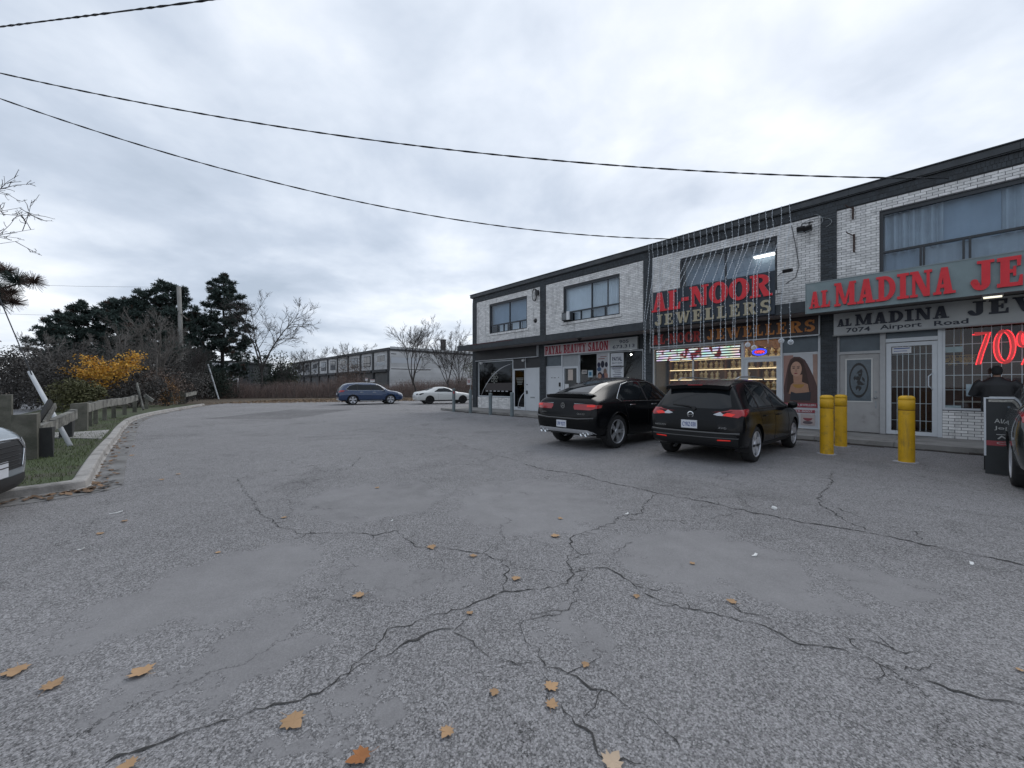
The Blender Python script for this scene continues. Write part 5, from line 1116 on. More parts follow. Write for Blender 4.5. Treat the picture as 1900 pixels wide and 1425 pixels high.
def mirror(c, x, y, z, paint):
    for sd in (1, -1):
        m = MB().lathe([(0,-.09),(.05,-.08),(.075,-.03),(.08,.03),(.06,.08),(0,.095)], 12, (x + c.x0, sd*(y + .11), z), 'Y'); m.obox((x + c.x0, sd*(y + .0), z - .05), (.03,0,0), (0,.09,0), (0,0,.02)); part('wing_mirror', m, paint, c.root, smooth=True)

BLACKP = mat('black_paint', (0.0045, 0.005, 0.006), .18, spec=.22)
def fpos(u, w): return FP(u, -w, 0)
HEAD = math.atan2(NIN.y, NIN.x)                                  # cars nose in to the shops
# ---- black hatchback crossover (right)
N_ST = [(0.0,.46,.60,.70,.50,.60,.58,.50),(.035,.37,.66,.78,.74,.82,.80,.70),(.09,.32,.78,.94,.82,.88,.87,.74),(.15,.30,.88,1.07,.85,.905,.885,.72),(.24,.28,.94,1.24,.87,.915,.885,.67),(.34,.27,.96,1.40,.88,.92,.885,.62),(.44,.26,.97,1.51,.88,.92,.885,.585),(.60,.25,.97,1.555,.88,.92,.885,.58),
        (1.0,.23,.965,1.585,.885,.92,.885,.60),(1.6,.22,.955,1.60,.885,.92,.885,.615),(2.2,.22,.945,1.58,.885,.92,.885,.61),(2.65,.22,.94,1.50,.885,.92,.885,.60),(3.0,.22,.935,1.33,.885,.92,.88,.62),(3.3,.22,.93,1.12,.885,.92,.87,.68),(3.48,.22,.92,1.02,.885,.915,.86,.72),(3.9,.23,.87,.96,.87,.90,.84,.70),(4.2,.27,.78,.86,.80,.84,.78,.62),(4.34,.34,.62,.70,.62,.68,.64,.5),(4.38,.42,.54,.60,.40,.46,.44,.36)]
c = Car('parked_car', 'black hatchback crossover parked in front of the jewellers, nearest the yellow bollards', 4.38, 1.84, 1.6, N_ST, BLACKP, (.84, 3.49), .345, .215, fpos(16.77, 6.47 + .84 - 2.19), HEAD, rim='five')
c.patch('rear_window', 'R', [(-.68,1.05),(-.5,1.02),(.5,1.02),(.68,1.05),(.60,1.30),(.55,1.40),(-.55,1.40),(-.60,1.30)], .004, CARGLASS, 18, 10)
sp = MB(); 
for k in range(12):
    y0, y1 = -.60 + 1.2*k/12, -.60 + 1.2*(k+1)/12; f = lambda y: -.03*(abs(y)/.6)**2
    for y in (y0, y1): pass
    sp.face([(c.x0+.20-f(y0)*1, y0, 1.475+f(y0)), (c.x0+.20-f(y1), y1, 1.475+f(y1)), (c.x0+.55, y1, 1.565+f(y1)), (c.x0+.55, y0, 1.565+f(y0))]); sp.face([(c.x0+.20-f(y0), y0, 1.475+f(y0)), (c.x0+.20-f(y1), y1, 1.475+f(y1)), (c.x0+.235, y1, 1.405+f(y1)), (c.x0+.235, y0, 1.405+f(y0))][::-1]); sp.face([(c.x0+.235, y0, 1.405+f(y0)), (c.x0+.235, y1, 1.405+f(y1)), (c.x0+.5, y1, 1.46), (c.x0+.5, y0, 1.46)])
part('roof_spoiler', sp, BLACKP, c.root)
part('high_brake_lamp', MB().box(c.x0+.196, c.x0+.206, -.14, .14, 1.462, 1.478), REDL, c.root)
c.both('tail_lamp', 'R', [(.46,.905),(.80,.87),(.905,.945),(.905,1.0),(.80,1.0)], .006, REDL, nx=16)
c.both('tail_lamp_inner', 'R', [(.38,.915),(.46,.895),(.60,.895),(.50,.965)], .009, CLEARL); c.both('tail_lamp_lit', 'R', [(.54,.90),(.70,.885),(.76,.93),(.62,.955)], .010, REDLIT)
c.both('tail_lamp_side', 'L', [(.06,.90),(.20,.89),(.46,.99),(.45,1.025),(.14,1.02)], .006, REDL)
c.plate('R', .03, .72, 'CYRZ·030')
h = c.cast('R', 0.03, .90); part('badge', MB().lathe([(.055,0),(.062,-.012),(.048,-.014),(.046,0)], 20, (h[0].x - .003, .03, .90), 'X').box(h[0].x - .018, h[0].x - .006, -.035, .095, .888, .912), CHROME, c.root)
c.patch('tailgate_recess', 'R', [(-.42,.62),(.42,.62),(.50,.70),(.42,.80),(-.42,.80),(-.50,.70)], .002, mat('tailgate_dark', (.004,.0045,.005), .4, spec=.2), 12, 6)
def badge(c, txt, y0, y1, z0, z1):                               # lettering on the tail; y0 is its left end seen from behind
    ym, zm = (y0+y1)/2, (z0+z1)/2; x = min(c.cast('R', y, zm)[0].x for y in (y0, ym, y1)) - .006
    M = Matrix.Translation((x, ym, zm)) @ Matrix.Rotation(-math.pi/2, 4, 'Z'); hw = abs(y1-y0)/2
    sans_text(txt, -hw, hw, z0-zm, z1-zm, 0, CHROME, c.root, 'badge_lettering', place=M)
badge(c, 'NISSAN', .72, .50, .665, .695); badge(c, 'AWD', -.50, -.64, .665, .70)
c.patch('rear_bumper_lower', 'R', [(-.80,.36),(.80,.36),(.82,.50),(.78,.56),(-.78,.56),(-.82,.50)], .008, GREYPL, 20, 6)
BLACKG = glossy_paint('black_highlight_gloss', (.006,.0065,.0075), .12)
c.line('bumper_highlight_lip', 'R', [(-.84,.585),(-.5,.575),(0,.572),(.5,.575),(.84,.585)], .06, -.012, BLACKG); c.line('bumper_highlight_lip', 'R', [(-.82,.50),(-.4,.49),(.4,.49),(.82,.50)], .03, .004, BLACKG)  # glossy tubes added on the bumper ledge to catch a sky highlight
c.both('reflector', 'R', [(.48,.445),(.70,.455),(.70,.475),(.48,.465)], .014, REDLIT, nx=6, nz=3)
c.both('side_window', 'L', [(.62,1.10),(.75,1.02),(2.95,1.00),(3.02,1.04),(2.55,1.42),(2.3,1.47),(1.2,1.49),(.85,1.40)], .004, CARGLASS, nx=40, nz=10)
for x in (1.02, 1.95): c.both('window_pillar', 'L', [(x,1.01),(x+.06,1.01),(x+.04,1.49),(x-.02,1.49)], .007, BLACKM, nx=3)
c.both('sill_cladding', 'L', [(.15,.26),(4.2,.26),(4.2,.36),(.15,.38)], .006, GREYPL, nx=50, nz=3)
for sd in 'LS':
    c.line('window_trim', sd, [(.72,1.015),(1.8,1.005),(2.98,.995)], .016, .004, BLACKM); c.line('door_seam', sd, [(1.95,.36),(1.95,.99)], .007, .001, SEAM); c.line('door_seam', sd, [(1.12,.70),(1.02,.99)], .007, .001, SEAM); c.line('door_seam', sd, [(2.95,.36),(2.96,.99)], .007, .001, SEAM)
    c.line('door_handle', sd, [(1.22,.86),(1.42,.865)], .028, .02, BLACKP); c.line('door_handle', sd, [(2.1,.85),(2.30,.855)], .028, .02, BLACKP)
c.line('tailgate_seam', 'R', [(-.78,.60),(-.4,.585),(.4,.585),(.78,.60)], .01, .001, SEAM); c.patch('windscreen', 'F', [(-.70,1.06),(.70,1.06),(.58,1.46),(-.58,1.46)], .004, CARGLASS, 16, 8)
part('wiper', MB().tube([(c.x0+.10,-.02,1.03),(c.x0+.11,.1,1.06),(c.x0+.15,.42,1.08)], .012, 5).lathe([(0,.0),(.035,.0),(.035,.03),(0,.03)], 10, (c.x0+.09, -.02, 1.02), 'X'), BLACKM, c.root); mirror(c, 2.92, .88, 1.03, BLACKP)
for sd in (1,-1): part('roof_rail', MB().tube([(c.x0+.7, sd*.56, 1.575),(c.x0+.9, sd*.575, 1.625),(c.x0+1.6, sd*.585, 1.64),(c.x0+2.3, sd*.575, 1.615),(c.x0+2.5, sd*.56, 1.55)], .015, 6), mat('rail_silver', (.35,.36,.37), .35, metal=.8), c.root, smooth=True)

# ---- black coupe SUV (left)
M_ST = [(0.0,.48,.62,.72,.48,.58,.56,.48),(.035,.40,.72,.84,.76,.84,.81,.70),(.08,.35,.86,1.00,.85,.90,.88,.74),(.13,.32,.96,1.105,.875,.93,.895,.73),(.20,.30,1.0,1.155,.885,.94,.90,.71),(.38,.28,1.015,1.215,.895,.945,.90,.655),(.75,.26,1.02,1.355,.90,.945,.895,.585),(1.15,.25,1.015,1.475,.90,.945,.89,.575),
        (1.6,.24,1.005,1.565,.90,.945,.89,.59),(2.1,.24,.995,1.60,.90,.945,.89,.605),(2.5,.24,.985,1.59,.90,.945,.89,.61),(2.9,.24,.98,1.51,.90,.945,.89,.605),(3.25,.24,.975,1.35,.90,.945,.885,.63),(3.55,.24,.97,1.15,.90,.945,.88,.70),(3.72,.24,.965,1.06,.90,.94,.875,.74),(4.2,.25,.92,1.01,.89,.93,.86,.72),(4.5,.28,.82,.91,.82,.87,.81,.65),(4.67,.35,.66,.74,.64,.70,.66,.52),(4.72,.43,.56,.62,.40,.46,.44,.36)]
c = Car('parked_car', 'black coupe-roofed SUV with silver rear bumper trim parked at the salon', 4.72, 1.89, 1.6, M_ST, BLACKP, (.93, 3.80), .375, .255, fpos(14.09, 6.92 + .93 - 2.36), HEAD - math.radians(2.5), rim='multi', rimmat=mat('alloy_grey', (.42,.43,.45), .35, metal=.5))
c.patch('rear_window', 'T', [(.42,-.60),(.42,.60),(1.12,.52),(1.18,.40),(1.18,-.40),(1.12,-.52)], .004, CARGLASS, 14, 14)
sp = MB()
for k in range(14):
    y0, y1 = -.70 + 1.4*k/14, -.70 + 1.4*(k+1)/14; fx = lambda y: .10*(abs(y)/.7)**3; fz = lambda y: -.03*(abs(y)/.7)**3
    A = lambda y, x, z: (c.x0 + x + fx(y), y, z + fz(y)); sp.face([A(y0,.09,1.205), A(y1,.09,1.205), A(y1,.34,1.215), A(y0,.34,1.215)]); sp.face([A(y0,.09,1.205), A(y0,.13,1.13), A(y1,.13,1.13), A(y1,.09,1.205)])
part('boot_spoiler', sp, BLACKP, c.root)
c.both('tail_lamp', 'R', [(.32,.93),(.36,.865),(.80,.865),(.915,.90),(.915,.985),(.80,.99),(.34,.985)], .006, REDL, nx=18)
c.both('tail_lamp_lit', 'R', [(.70,.93),(.88,.93),(.89,.97),(.70,.97)], .010, REDLIT); c.both('tail_lamp_side', 'L', [(.05,.885),(.30,.915),(.34,.965),(.08,.985)], .006, REDL)
c.both('lamp_trim', 'R', [(.33,.988),(.915,.99),(.905,1.008),(.33,1.006)], .008, CLEARL, nx=14, nz=2)
h = c.cast('R', 0, .945); x = h[0].x - .008; star = MB().lathe([(.062,0),(.062,-.014),(.05,-.014),(.05,0)], 24, (x, 0, .945), 'X')
for k in range(3):
    t = 2*math.pi*k/3; d = Vector((0, math.sin(t), math.cos(t))); q = Vector((0, math.cos(t), -math.sin(t))); star.obox(Vector((x - .006, 0, .945)) + d*.026, d*.027, q*.007, (.005,0,0))
part('badge', star, CHROME, c.root); badge(c, 'GLC43', -.46, -.68, .765, .80); badge(c, 'AMG', .68, .52, .775, .80)
c.plate('R', .0, .545, 'UW 9277')
c.patch('bumper_trim', 'R', [(-.86,.36),(-.72,.405),(.72,.405),(.86,.36),(.86,.40),(.74,.445),(-.74,.445),(-.86,.40)], .012, BRIGHT, 26, 4)
c.patch('diffuser', 'R', [(-.78,.30),(.78,.30),(.74,.398),(-.74,.398)], .006, BLACKM, 20, 4)
for y in (.70,.57,-.57,-.70): part('exhaust_tip', MB().lathe([(.052,.10),(.055,-.03),(.046,-.035),(.044,.08)], 16, (c.x0 + .07, y, .352), 'X'), CHROME, c.root, smooth=True)
c.line('bumper_highlight_lip', 'R', [(-.88,.695),(-.5,.665),(.5,.665),(.88,.695)], .05, -.008, BLACKG)  # added gloss tube, shaped to reflect the sky along the bumper edge
c.line('tailgate_seam', 'R', [(-.86,.735),(-.5,.705),(.5,.705),(.86,.735)], .012, .001, SEAM)
c.both('side_window', 'L', [(.98,1.10),(1.12,1.045),(3.30,1.025),(3.38,1.06),(2.92,1.41),(2.55,1.475),(1.95,1.48),(1.45,1.40)], .004, CARGLASS, nx=40, nz=10)
c.both('window_pillar', 'L', [(2.18,1.04),(2.25,1.04),(2.20,1.48),(2.13,1.48)], .007, BLACKM, nx=3)
for sd in 'LS':
    c.line('window_trim', sd, [(.99,1.10),(1.10,1.035),(2.0,1.03),(3.32,1.015)], .02, .006, CHROME); c.line('window_trim', sd, [(.99,1.10),(1.43,1.41),(1.70,1.465),(1.95,1.49),(2.55,1.485),(2.93,1.42),(3.40,1.06)], .020, .006, CHROME)
    c.line('door_seam', sd, [(2.18,.36),(2.19,1.02)], .007, .001, SEAM); c.line('door_seam', sd, [(1.35,.60),(1.25,.8),(1.22,1.02)], .007, .001, SEAM); c.line('door_seam', sd, [(3.26,.36),(3.28,1.01)], .007, .001, SEAM)
    c.line('door_handle', sd, [(1.40,.945),(1.62,.95)], .030, .022, CHROME); c.line('door_handle', sd, [(2.34,.935),(2.56,.94)], .030, .022, CHROME)
c.patch('windscreen', 'F', [(-.74,1.09),(.74,1.09),(.60,1.50),(-.60,1.50)], .004, CARGLASS, 16, 8); mirror(c, 3.25, .90, 1.07, BLACKP)
def fender_lip(c, ax, wr, mt):
    for sd in 'LS':
        P = []
        for k in range(21):
            t = math.radians(-8 + 196*k/20); h = c.cast(sd, ax + c.x0 + wr*1.14*math.cos(t), wr + wr*1.14*math.sin(t))
            if h: P.append(h[0] + h[1]*.006)
        if len(P) > 3: part('wheel_arch_trim', MB().tube(P, .014, 5), mt, c.root, smooth=True)
for a in (.93, 3.80): fender_lip(c, a, .375, BLACKP)
c.root.scale = (1, 1, 1.05)

# ---- dark blue SUV (far lot)
BLUEP = glossy_paint('navy_paint', (0.008, 0.032, 0.095), .25)
A_ST = [(0.0,.50,.66,.78,.50,.60,.58,.50),(.04,.40,.76,.92,.78,.86,.84,.72),(.11,.34,.90,1.10,.88,.94,.92,.74),(.20,.30,1.0,1.26,.91,.965,.93,.70),(.34,.28,1.04,1.44,.92,.975,.93,.64),(.50,.27,1.05,1.58,.925,.98,.93,.61),(.75,.26,1.05,1.655,.925,.98,.93,.62),(1.3,.25,1.045,1.69,.93,.98,.93,.65),(2.0,.24,1.03,1.705,.93,.98,.93,.66),(2.6,.24,1.02,1.68,.93,.98,.93,.655),(3.0,.24,1.01,1.60,.93,.98,.925,.65),(3.35,.24,1.0,1.42,.93,.98,.92,.67),(3.65,.24,.995,1.20,.93,.98,.91,.73),(3.85,.24,.985,1.09,.93,.975,.90,.77),(4.3,.25,.95,1.04,.92,.96,.88,.75),(4.7,.29,.86,.95,.86,.90,.83,.68),(4.92,.36,.70,.78,.66,.72,.68,.54),(4.98,.44,.60,.66,.42,.48,.46,.38)]
def place_by_wheels(px1, px2, rx, wb, half, hd):                 # right rear and right front wheels seen at columns px1, px2
    h = Vector((math.cos(hd), math.sin(hd))); t1, t2 = (px1-CX)/FPX, (px2-CX)/FPX
    Y = (wb*h.x - t2*wb*h.y) / (t2 - t1); p = Vector((t1*Y, Y)); ctr = p + Vector((-h.y, h.x))*half
    return ctr, h
hd = math.radians(30); ctr, h = place_by_wheels(655, 725, 0, 2.82, .95, hd); loc = ctr + h*(4.98/2 - 1.05)
c = Car('parked_car', 'dark blue SUV parked broadside by the brown hedge at the back', 4.98, 1.96, 1.7, A_ST, BLUEP, (1.05, 3.87), .375, .24, (loc.x, loc.y, 0), hd, rim='five')
c.patch('rear_window', 'R', [(-.66,1.14),(.66,1.14),(.58,1.54),(-.58,1.54)], .004, CARGLASS, 12, 8); c.both('tail_lamp', 'R', [(.40,1.0),(.80,.94),(.94,.98),(.92,1.12),(.74,1.10)], .006, REDL); c.both('tail_lamp_side', 'L', [(.08,.96),(.30,.98),(.46,1.06),(.40,1.12),(.16,1.12)], .006, REDL)
c.both('side_window', 'L', [(.55,1.20),(.72,1.12),(3.40,1.07),(3.50,1.10),(3.05,1.46),(2.7,1.55),(1.3,1.58),(.85,1.47)], .004, CARGLASS, nx=36, nz=8)
for x in (1.35, 2.35): c.both('window_pillar', 'L', [(x,1.09),(x+.06,1.09),(x+.04,1.57),(x-.02,1.57)], .007, BLACKM, nx=3)
for sd in 'LS':
    c.line('window_trim', sd, [(.55,1.20),(.86,1.48),(1.3,1.59),(2.7,1.56),(3.06,1.47),(3.50,1.11)], .022, .006, CHROME); c.line('window_trim', sd, [(.55,1.20),(.72,1.11),(3.45,1.06)], .018, .006, CHROME); c.line('side_step_trim', sd, [(1.55,.32),(3.3,.32)], .035, .01, CHROME)
    c.line('door_seam', sd, [(2.36,.4),(2.37,1.07)], .008, .001, SEAM); c.line('door_seam', sd, [(3.42,.4),(3.44,1.06)], .008, .001, SEAM); c.line('door_handle', sd, [(1.55,.96),(1.78,.965)], .03, .02, CHROME); c.line('door_handle', sd, [(2.5,.95),(2.73,.955)], .03, .02, CHROME)
c.patch('windscreen', 'F', [(-.78,1.12),(.78,1.12),(.64,1.58),(-.64,1.58)], .004, CARGLASS, 14, 8); c.both('headlamp', 'L', [(4.45,.80),(4.86,.74),(4.84,.84),(4.50,.90)], .006, CLEARL); c.plate('R', 0, .82, None); mirror(c, 3.35, .93, 1.12, BLUEP)
c.both('sill_cladding', 'L', [(.2,.29),(4.7,.29),(4.7,.40),(.2,.42)], .005, BLACKM, nx=40, nz=3)

# ---- white coupe (far lot)
WHITEPNT = glossy_paint('white_paint', (0.62, 0.63, 0.62), .3, .5)
C_ST = [(0.0,.44,.56,.64,.50,.60,.58,.50),(.04,.36,.66,.78,.72,.80,.78,.68),(.12,.30,.80,.93,.82,.87,.84,.70),(.25,.27,.87,.99,.85,.895,.86,.70),(.6,.25,.90,1.03,.87,.905,.86,.68),(.85,.24,.905,1.07,.875,.905,.86,.64),(1.15,.23,.905,1.19,.88,.905,.86,.56),(1.5,.22,.90,1.31,.88,.905,.86,.53),(1.9,.22,.895,1.375,.88,.905,.86,.54),(2.3,.22,.885,1.38,.88,.905,.86,.55),(2.65,.22,.88,1.33,.88,.905,.85,.55),(3.0,.22,.87,1.19,.88,.905,.845,.58),(3.35,.22,.865,1.00,.88,.90,.84,.66),(3.5,.22,.86,.95,.88,.90,.835,.70),(4.0,.23,.82,.90,.86,.885,.80,.68),(4.5,.26,.74,.81,.80,.83,.76,.62),(4.8,.33,.60,.66,.62,.68,.64,.5),(4.86,.42,.52,.57,.40,.46,.44,.36)]
hd = math.radians(26); ctr, h = place_by_wheels(798, 859, 0, 2.72, .88, hd); loc = ctr + h*(4.86/2 - 1.08)
c = Car('parked_car', 'white two-door coupe with black wheels parked behind the grey bollards', 4.86, 1.81, 1.38, C_ST, WHITEPNT, (1.08, 3.80), .33, .21, (loc.x, loc.y, 0), hd, rim='five', rimmat=RIMD)
c.patch('rear_window', 'T', [(.86,-.54),(.86,.54),(1.46,.46),(1.46,-.46)], .004, CARGLASS, 12, 10); c.both('side_window', 'L', [(1.42,.98),(1.55,.94),(3.02,.93),(3.06,.96),(2.66,1.22),(2.35,1.28),(1.9,1.27)], .004, CARGLASS, nx=30, nz=8)
c.both('tail_lamp_side', 'L', [(.14,.74),(.30,.73),(.62,.84),(.55,.88),(.34,.86)], .006, mat('smoked_lamp', (.01,.01,.012), .1)); c.both('tail_lamp', 'R', [(.42,.76),(.78,.72),(.86,.78),(.74,.86)], .006, mat('smoked_lamp', (0,0,0))); c.plate('R', 0, .62, None)
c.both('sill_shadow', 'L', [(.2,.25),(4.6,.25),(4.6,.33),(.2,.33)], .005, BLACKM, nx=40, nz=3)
for sd in 'LS': c.line('door_seam', sd, [(1.75,.36),(1.72,.92)], .008, .001, SEAM); c.line('door_seam', sd, [(3.12,.36),(3.10,.92)], .008, .001, SEAM); c.line('door_handle', sd, [(1.85,.80),(2.02,.80)], .028, .02, WHITEPNT)
c.patch('windscreen', 'F', [(-.68,.99),(.68,.99),(.52,1.30),(-.52,1.30)], .004, CARGLASS, 14, 8); mirror(c, 2.98, .86, .97, WHITEPNT)

# ---- pale silver sedan (left edge) : only its nose is in view
SILV = glossy_paint('silver_paint', (0.15, 0.18, 0.20), .3)
S_ST = [(0.0,.46,.60,.70,.50,.60,.58,.50),(.06,.36,.72,.86,.74,.82,.80,.68),(.2,.30,.88,1.02,.84,.89,.86,.70),(.6,.26,.93,1.08,.87,.91,.87,.68),(.95,.25,.93,1.14,.88,.915,.87,.60),(1.4,.24,.925,1.36,.885,.915,.87,.55),(2.0,.23,.92,1.45,.885,.915,.87,.57),(2.5,.23,.91,1.45,.885,.915,.87,.58),(2.95,.23,.90,1.34,.885,.915,.865,.58),(3.3,.23,.895,1.13,.885,.91,.855,.64),(3.5,.23,.89,1.0,.885,.91,.85,.72),(4.0,.23,.85,.94,.87,.90,.83,.72),(4.45,.19,.79,.875,.84,.875,.80,.68),(4.66,.17,.72,.80,.76,.80,.74,.62),(4.74,.18,.62,.73,.68,.72,.68,.56),(4.78,.22,.55,.66,.50,.56,.54,.46)]
hd = math.radians(31); h = Vector((math.cos(hd), math.sin(hd))); nose = Vector((-5.79, 4.50)); loc = nose - h*4.78/2
c = Car('arriving_car', 'pale silver sedan nosing in at the left edge beside the kerb', 4.78, 1.83, 1.45, S_ST, SILV, (1.05, 3.82), .33, .215, (loc.x, loc.y, 0), hd, group='cars at the edges of the picture', rim='five'); c.root.scale = (1, 1, 1.15)
c.patch('grille', 'F', [(-.46,.40),(.46,.40),(.52,.60),(.42,.69),(-.42,.69),(-.52,.60)], .010, BLACKM, 16, 8)
for k in range(5): c.line('grille_bar', 'F', [(-.42,.44+.05*k),(0,.44+.05*k),(.42,.44+.05*k)], .012, .018, GREYPL)
c.line('grille_surround', 'F', [(-.48,.40),(-.54,.60),(-.43,.70),(0,.71),(.43,.70),(.54,.60),(.48,.40)], .03, .014, CHROME); c.both('headlamp', 'F', [(.52,.60),(.80,.62),(.84,.72),(.56,.70)], .008, CLEARL)
c.patch('lower_intake', 'F', [(-.66,.19),(.66,.19),(.60,.33),(-.60,.33)], .008, BLACKM, 14, 4); c.plate('F', 0, .42, None); c.patch('windscreen', 'F', [(-.70,1.02),(.70,1.02),(.54,1.40),(-.54,1.40)], .004, CARGLASS, 14, 8); c.both('side_window', 'L', [(.95,1.0),(3.0,.96),(2.75,1.30),(1.5,1.35)], .004, CARGLASS, nx=30, nz=8); mirror(c, 3.1, .87, 1.0, SILV)
c.patch('bonnet_seam', 'T', [(3.55,-.70),(3.57,-.70),(3.57,.70),(3.55,.70)], .002, SEAM, 2, 14); c.patch('rear_window', 'T', [(.75,-.54),(.75,.54),(1.35,.46),(1.35,-.46)], .004, CARGLASS, 10, 10); c.both('tail_lamp', 'R', [(.45,.78),(.80,.76),(.82,.88),(.5,.9)], .006, REDL)

# ---- dark SUV cut by the right edge
DKG = glossy_paint('dark_green_black_paint', (0.016, 0.021, 0.021), .25)
c = Car('parked_car', 'dark SUV at the right edge with only its rear wheel in view', 4.98, 1.96, 1.7, A_ST, DKG, (1.05, 3.87), .375, .24, fpos(21.66, 5.72 + 1.05 - 2.49), HEAD, group='cars at the edges of the picture', rim='five')
c.both('side_window', 'L', [(.55,1.20),(.72,1.12),(3.40,1.07),(3.50,1.10),(3.05,1.46),(2.7,1.55),(1.3,1.58),(.85,1.47)], .004, CARGLASS, nx=36, nz=8); c.patch('rear_window', 'R', [(-.66,1.14),(.66,1.14),(.58,1.54),(-.58,1.54)], .004, CARGLASS, 12, 8); c.both('tail_lamp', 'R', [(.40,1.0),(.80,.94),(.94,.98),(.92,1.12),(.74,1.10)], .006, REDL); c.plate('R', 0, .82, None); mirror(c, 3.35, .93, 1.12, DKG)
for sd in 'LS': c.line('door_seam', sd, [(2.36,.4),(2.37,1.07)], .008, .001, SEAM); c.line('window_trim', sd, [(.55,1.20),(.72,1.11),(3.45,1.06)], .018, .006, CHROME)
# ================================================================== BOLLARDS
YEL = mat('bollard_yellow', (0.62, 0.355, 0.010), 0.55, var=.12, vscale=4, bump=.2, bscale=40, dirt=((.30,.19,.03), 7, .52, .75), streak=((.20,.13,.04), 9, .58, .78)); GROOVE = mat('bollard_groove', (.10,.05,.01), .8); GREYB = mat('bollard_grey', (0.135, 0.165, 0.175), 0.6, var=.22, vscale=5, dirt=((.22,.2,.18), 7, .58, .75)); FOOT = mat('pale_footing', (.36,.38,.43), .95, var=.2, vscale=9)
for px, py, top, lb in ((1534,842,733,'yellow bollard nearest the black hatchback, in front of the third pillar'), (1560,828,732,'yellow bollard set back by the sidewalk in front of the beige door'), (1682,857,734,'yellow bollard in front of the barred glass door, rightmost of three')):
    p = G(px, py); h = EYE - (top - CY) * p.y / FPX; r = .118
    b = thing('bollard', lb, 'bollard', p, 0, 'yellow bollards'); z1, z2 = h - .08, h - .27
    part('sleeve', MB().lathe([(r,.004),(r,z2 - .012)], 28), YEL, b, smooth=True); part('groove', MB().lathe([(r - .006, z2 - .014),(r - .006, z2 + .002)], 28), GROOVE, b); part('collar', MB().lathe([(r - .004, z2),(r + .001, z2 + .003),(r + .001, z1 - .01),(r - .005, z1 - .004)], 28), YEL, b, smooth=True)
    part('cap', MB().lathe([(r - .006,z1 - .006),(r + .002,z1),(r + .002,z1 + .035),(r - .012,z1 + .062),(r*.6,z1 + .078),(0,z1 + .082)], 28), YEL, b, smooth=True)
    r3 = random.Random(px); part('footing', MB().flat([((r + r3.uniform(.03,.09))*math.cos(t), (r + r3.uniform(.03,.09))*math.sin(t)) for t in [2*math.pi*k/18 for k in range(18)]], .001, .005), FOOT, b)
for px, top, lb in ((842,721,'grey steel bollard with a red sticker, leftmost, in front of the white coupe'), (873,723,'grey steel bollard carrying a small white sign at the building corner'), (910,729,'grey steel bollard in front of the black shop window'), (950,728,'grey steel bollard in front of the closed shop\'s glass door')):
    u = FU(px, 2.35); h = FZ(px, top, 2.35); p = FP(u, -2.35, 0); b = thing('bollard', lb, 'bollard', p, 0, 'grey bollards'); r = .088
    part('post', MB().lathe([(r,0),(r,h - .03)], 20), GREYB, b, smooth=True); part('cap', MB().lathe([(r + .004,h - .05),(r + .006,h - .03),(r*.8,h),(0,h + .01)], 20), GREYB, b, smooth=True)
    if px == 842: d = (-p.xy).normalized(); q = Vector((-d.y, d.x)); part('sticker', MB().obox((d.x*(r+.002), d.y*(r+.002), h - .22), (q.x*.035, q.y*.035, 0), (d.x*.003, d.y*.003, 0), (0,0,.06)), mat('sticker_red', (.4,.03,.04), .6), b)
    if px == 873:
        part('sign_stem', MB().tube([(0,0,h),(0,0,1.86)], .02, 6), STEEL, b); q = Vector((UV.x, UV.y, 0)); part('sign_plate', MB().obox((-.12*q.x, -.12*q.y, 1.68), q*.20, NIN.to_3d()*.006, (0,0,.17)), mat('plate_sign', (.45,.43,.43), .6, var=.1), b)
        part('sign_print', MB().obox(Vector((-.12*q.x, -.12*q.y, 1.75)) - NIN.to_3d()*.009, q*.16, NIN.to_3d()*.002, (0,0,.02)).obox(Vector((-.12*q.x, -.12*q.y, 1.66)) - NIN.to_3d()*.009, q*.13, NIN.to_3d()*.002, (0,0,.03)), mat('sign_print', (.2,.05,.05), .7), b)

# ================================================================== A-FRAME BOARD
af = fthing('sandwich_board', 'black sandwich board with white lettering standing by the dark SUV', 'sign', (20.9, -4.6, 0))
BOARD = mat('board_black', (.012,.015,.017), .5, var=.3, vscale=5); u0, u1 = FU(1827, 4.62), FU(1827, 4.62) + .66; zt = 1.25
def lean(y0, y1): return lambda u, z, d=0: (u, y0 + (y1 - y0) * z / zt - d, z)
fr_ = lean(-4.78, -4.62); bk_ = lean(-4.36, -4.56)
def slant(mb, f, u0, u1, z0, z1, d0, d1):
    q = [f(u0,z0,d0), f(u1,z0,d0), f(u1,z1,d0), f(u0,z1,d0), f(u0,z0,d1), f(u1,z0,d1), f(u1,z1,d1), f(u0,z1,d1)]; b = len(mb.v); mb.v += [Vector(p) for p in q]
    for k in ((0,1,2,3),(7,6,5,4),(0,4,5,1),(1,5,6,2),(2,6,7,3),(3,7,4,0)): mb.f.append(tuple(b + i for i in k)); mb.m.append(0)
    return mb
part('front_panel', slant(MB(), fr_, u0, u1, .01, zt, .02, 0), BOARD, af); part('rear_panel', slant(MB(), bk_, u0, u1, .01, zt, .02, 0), BOARD, af); part('hinge', MB().tube([(u0 + .05,-4.585,zt + .005),(u1 - .05,-4.585,zt + .005)], .02, 6), STEEL, af)
part('edge_trim', slant(slant(MB(), fr_, u0 - .012, u0 + .012, .3, zt + .008, .028, -.004), fr_, u0 + .013, u1, zt - .012, zt + .009, .027, -.004), ALU, af)
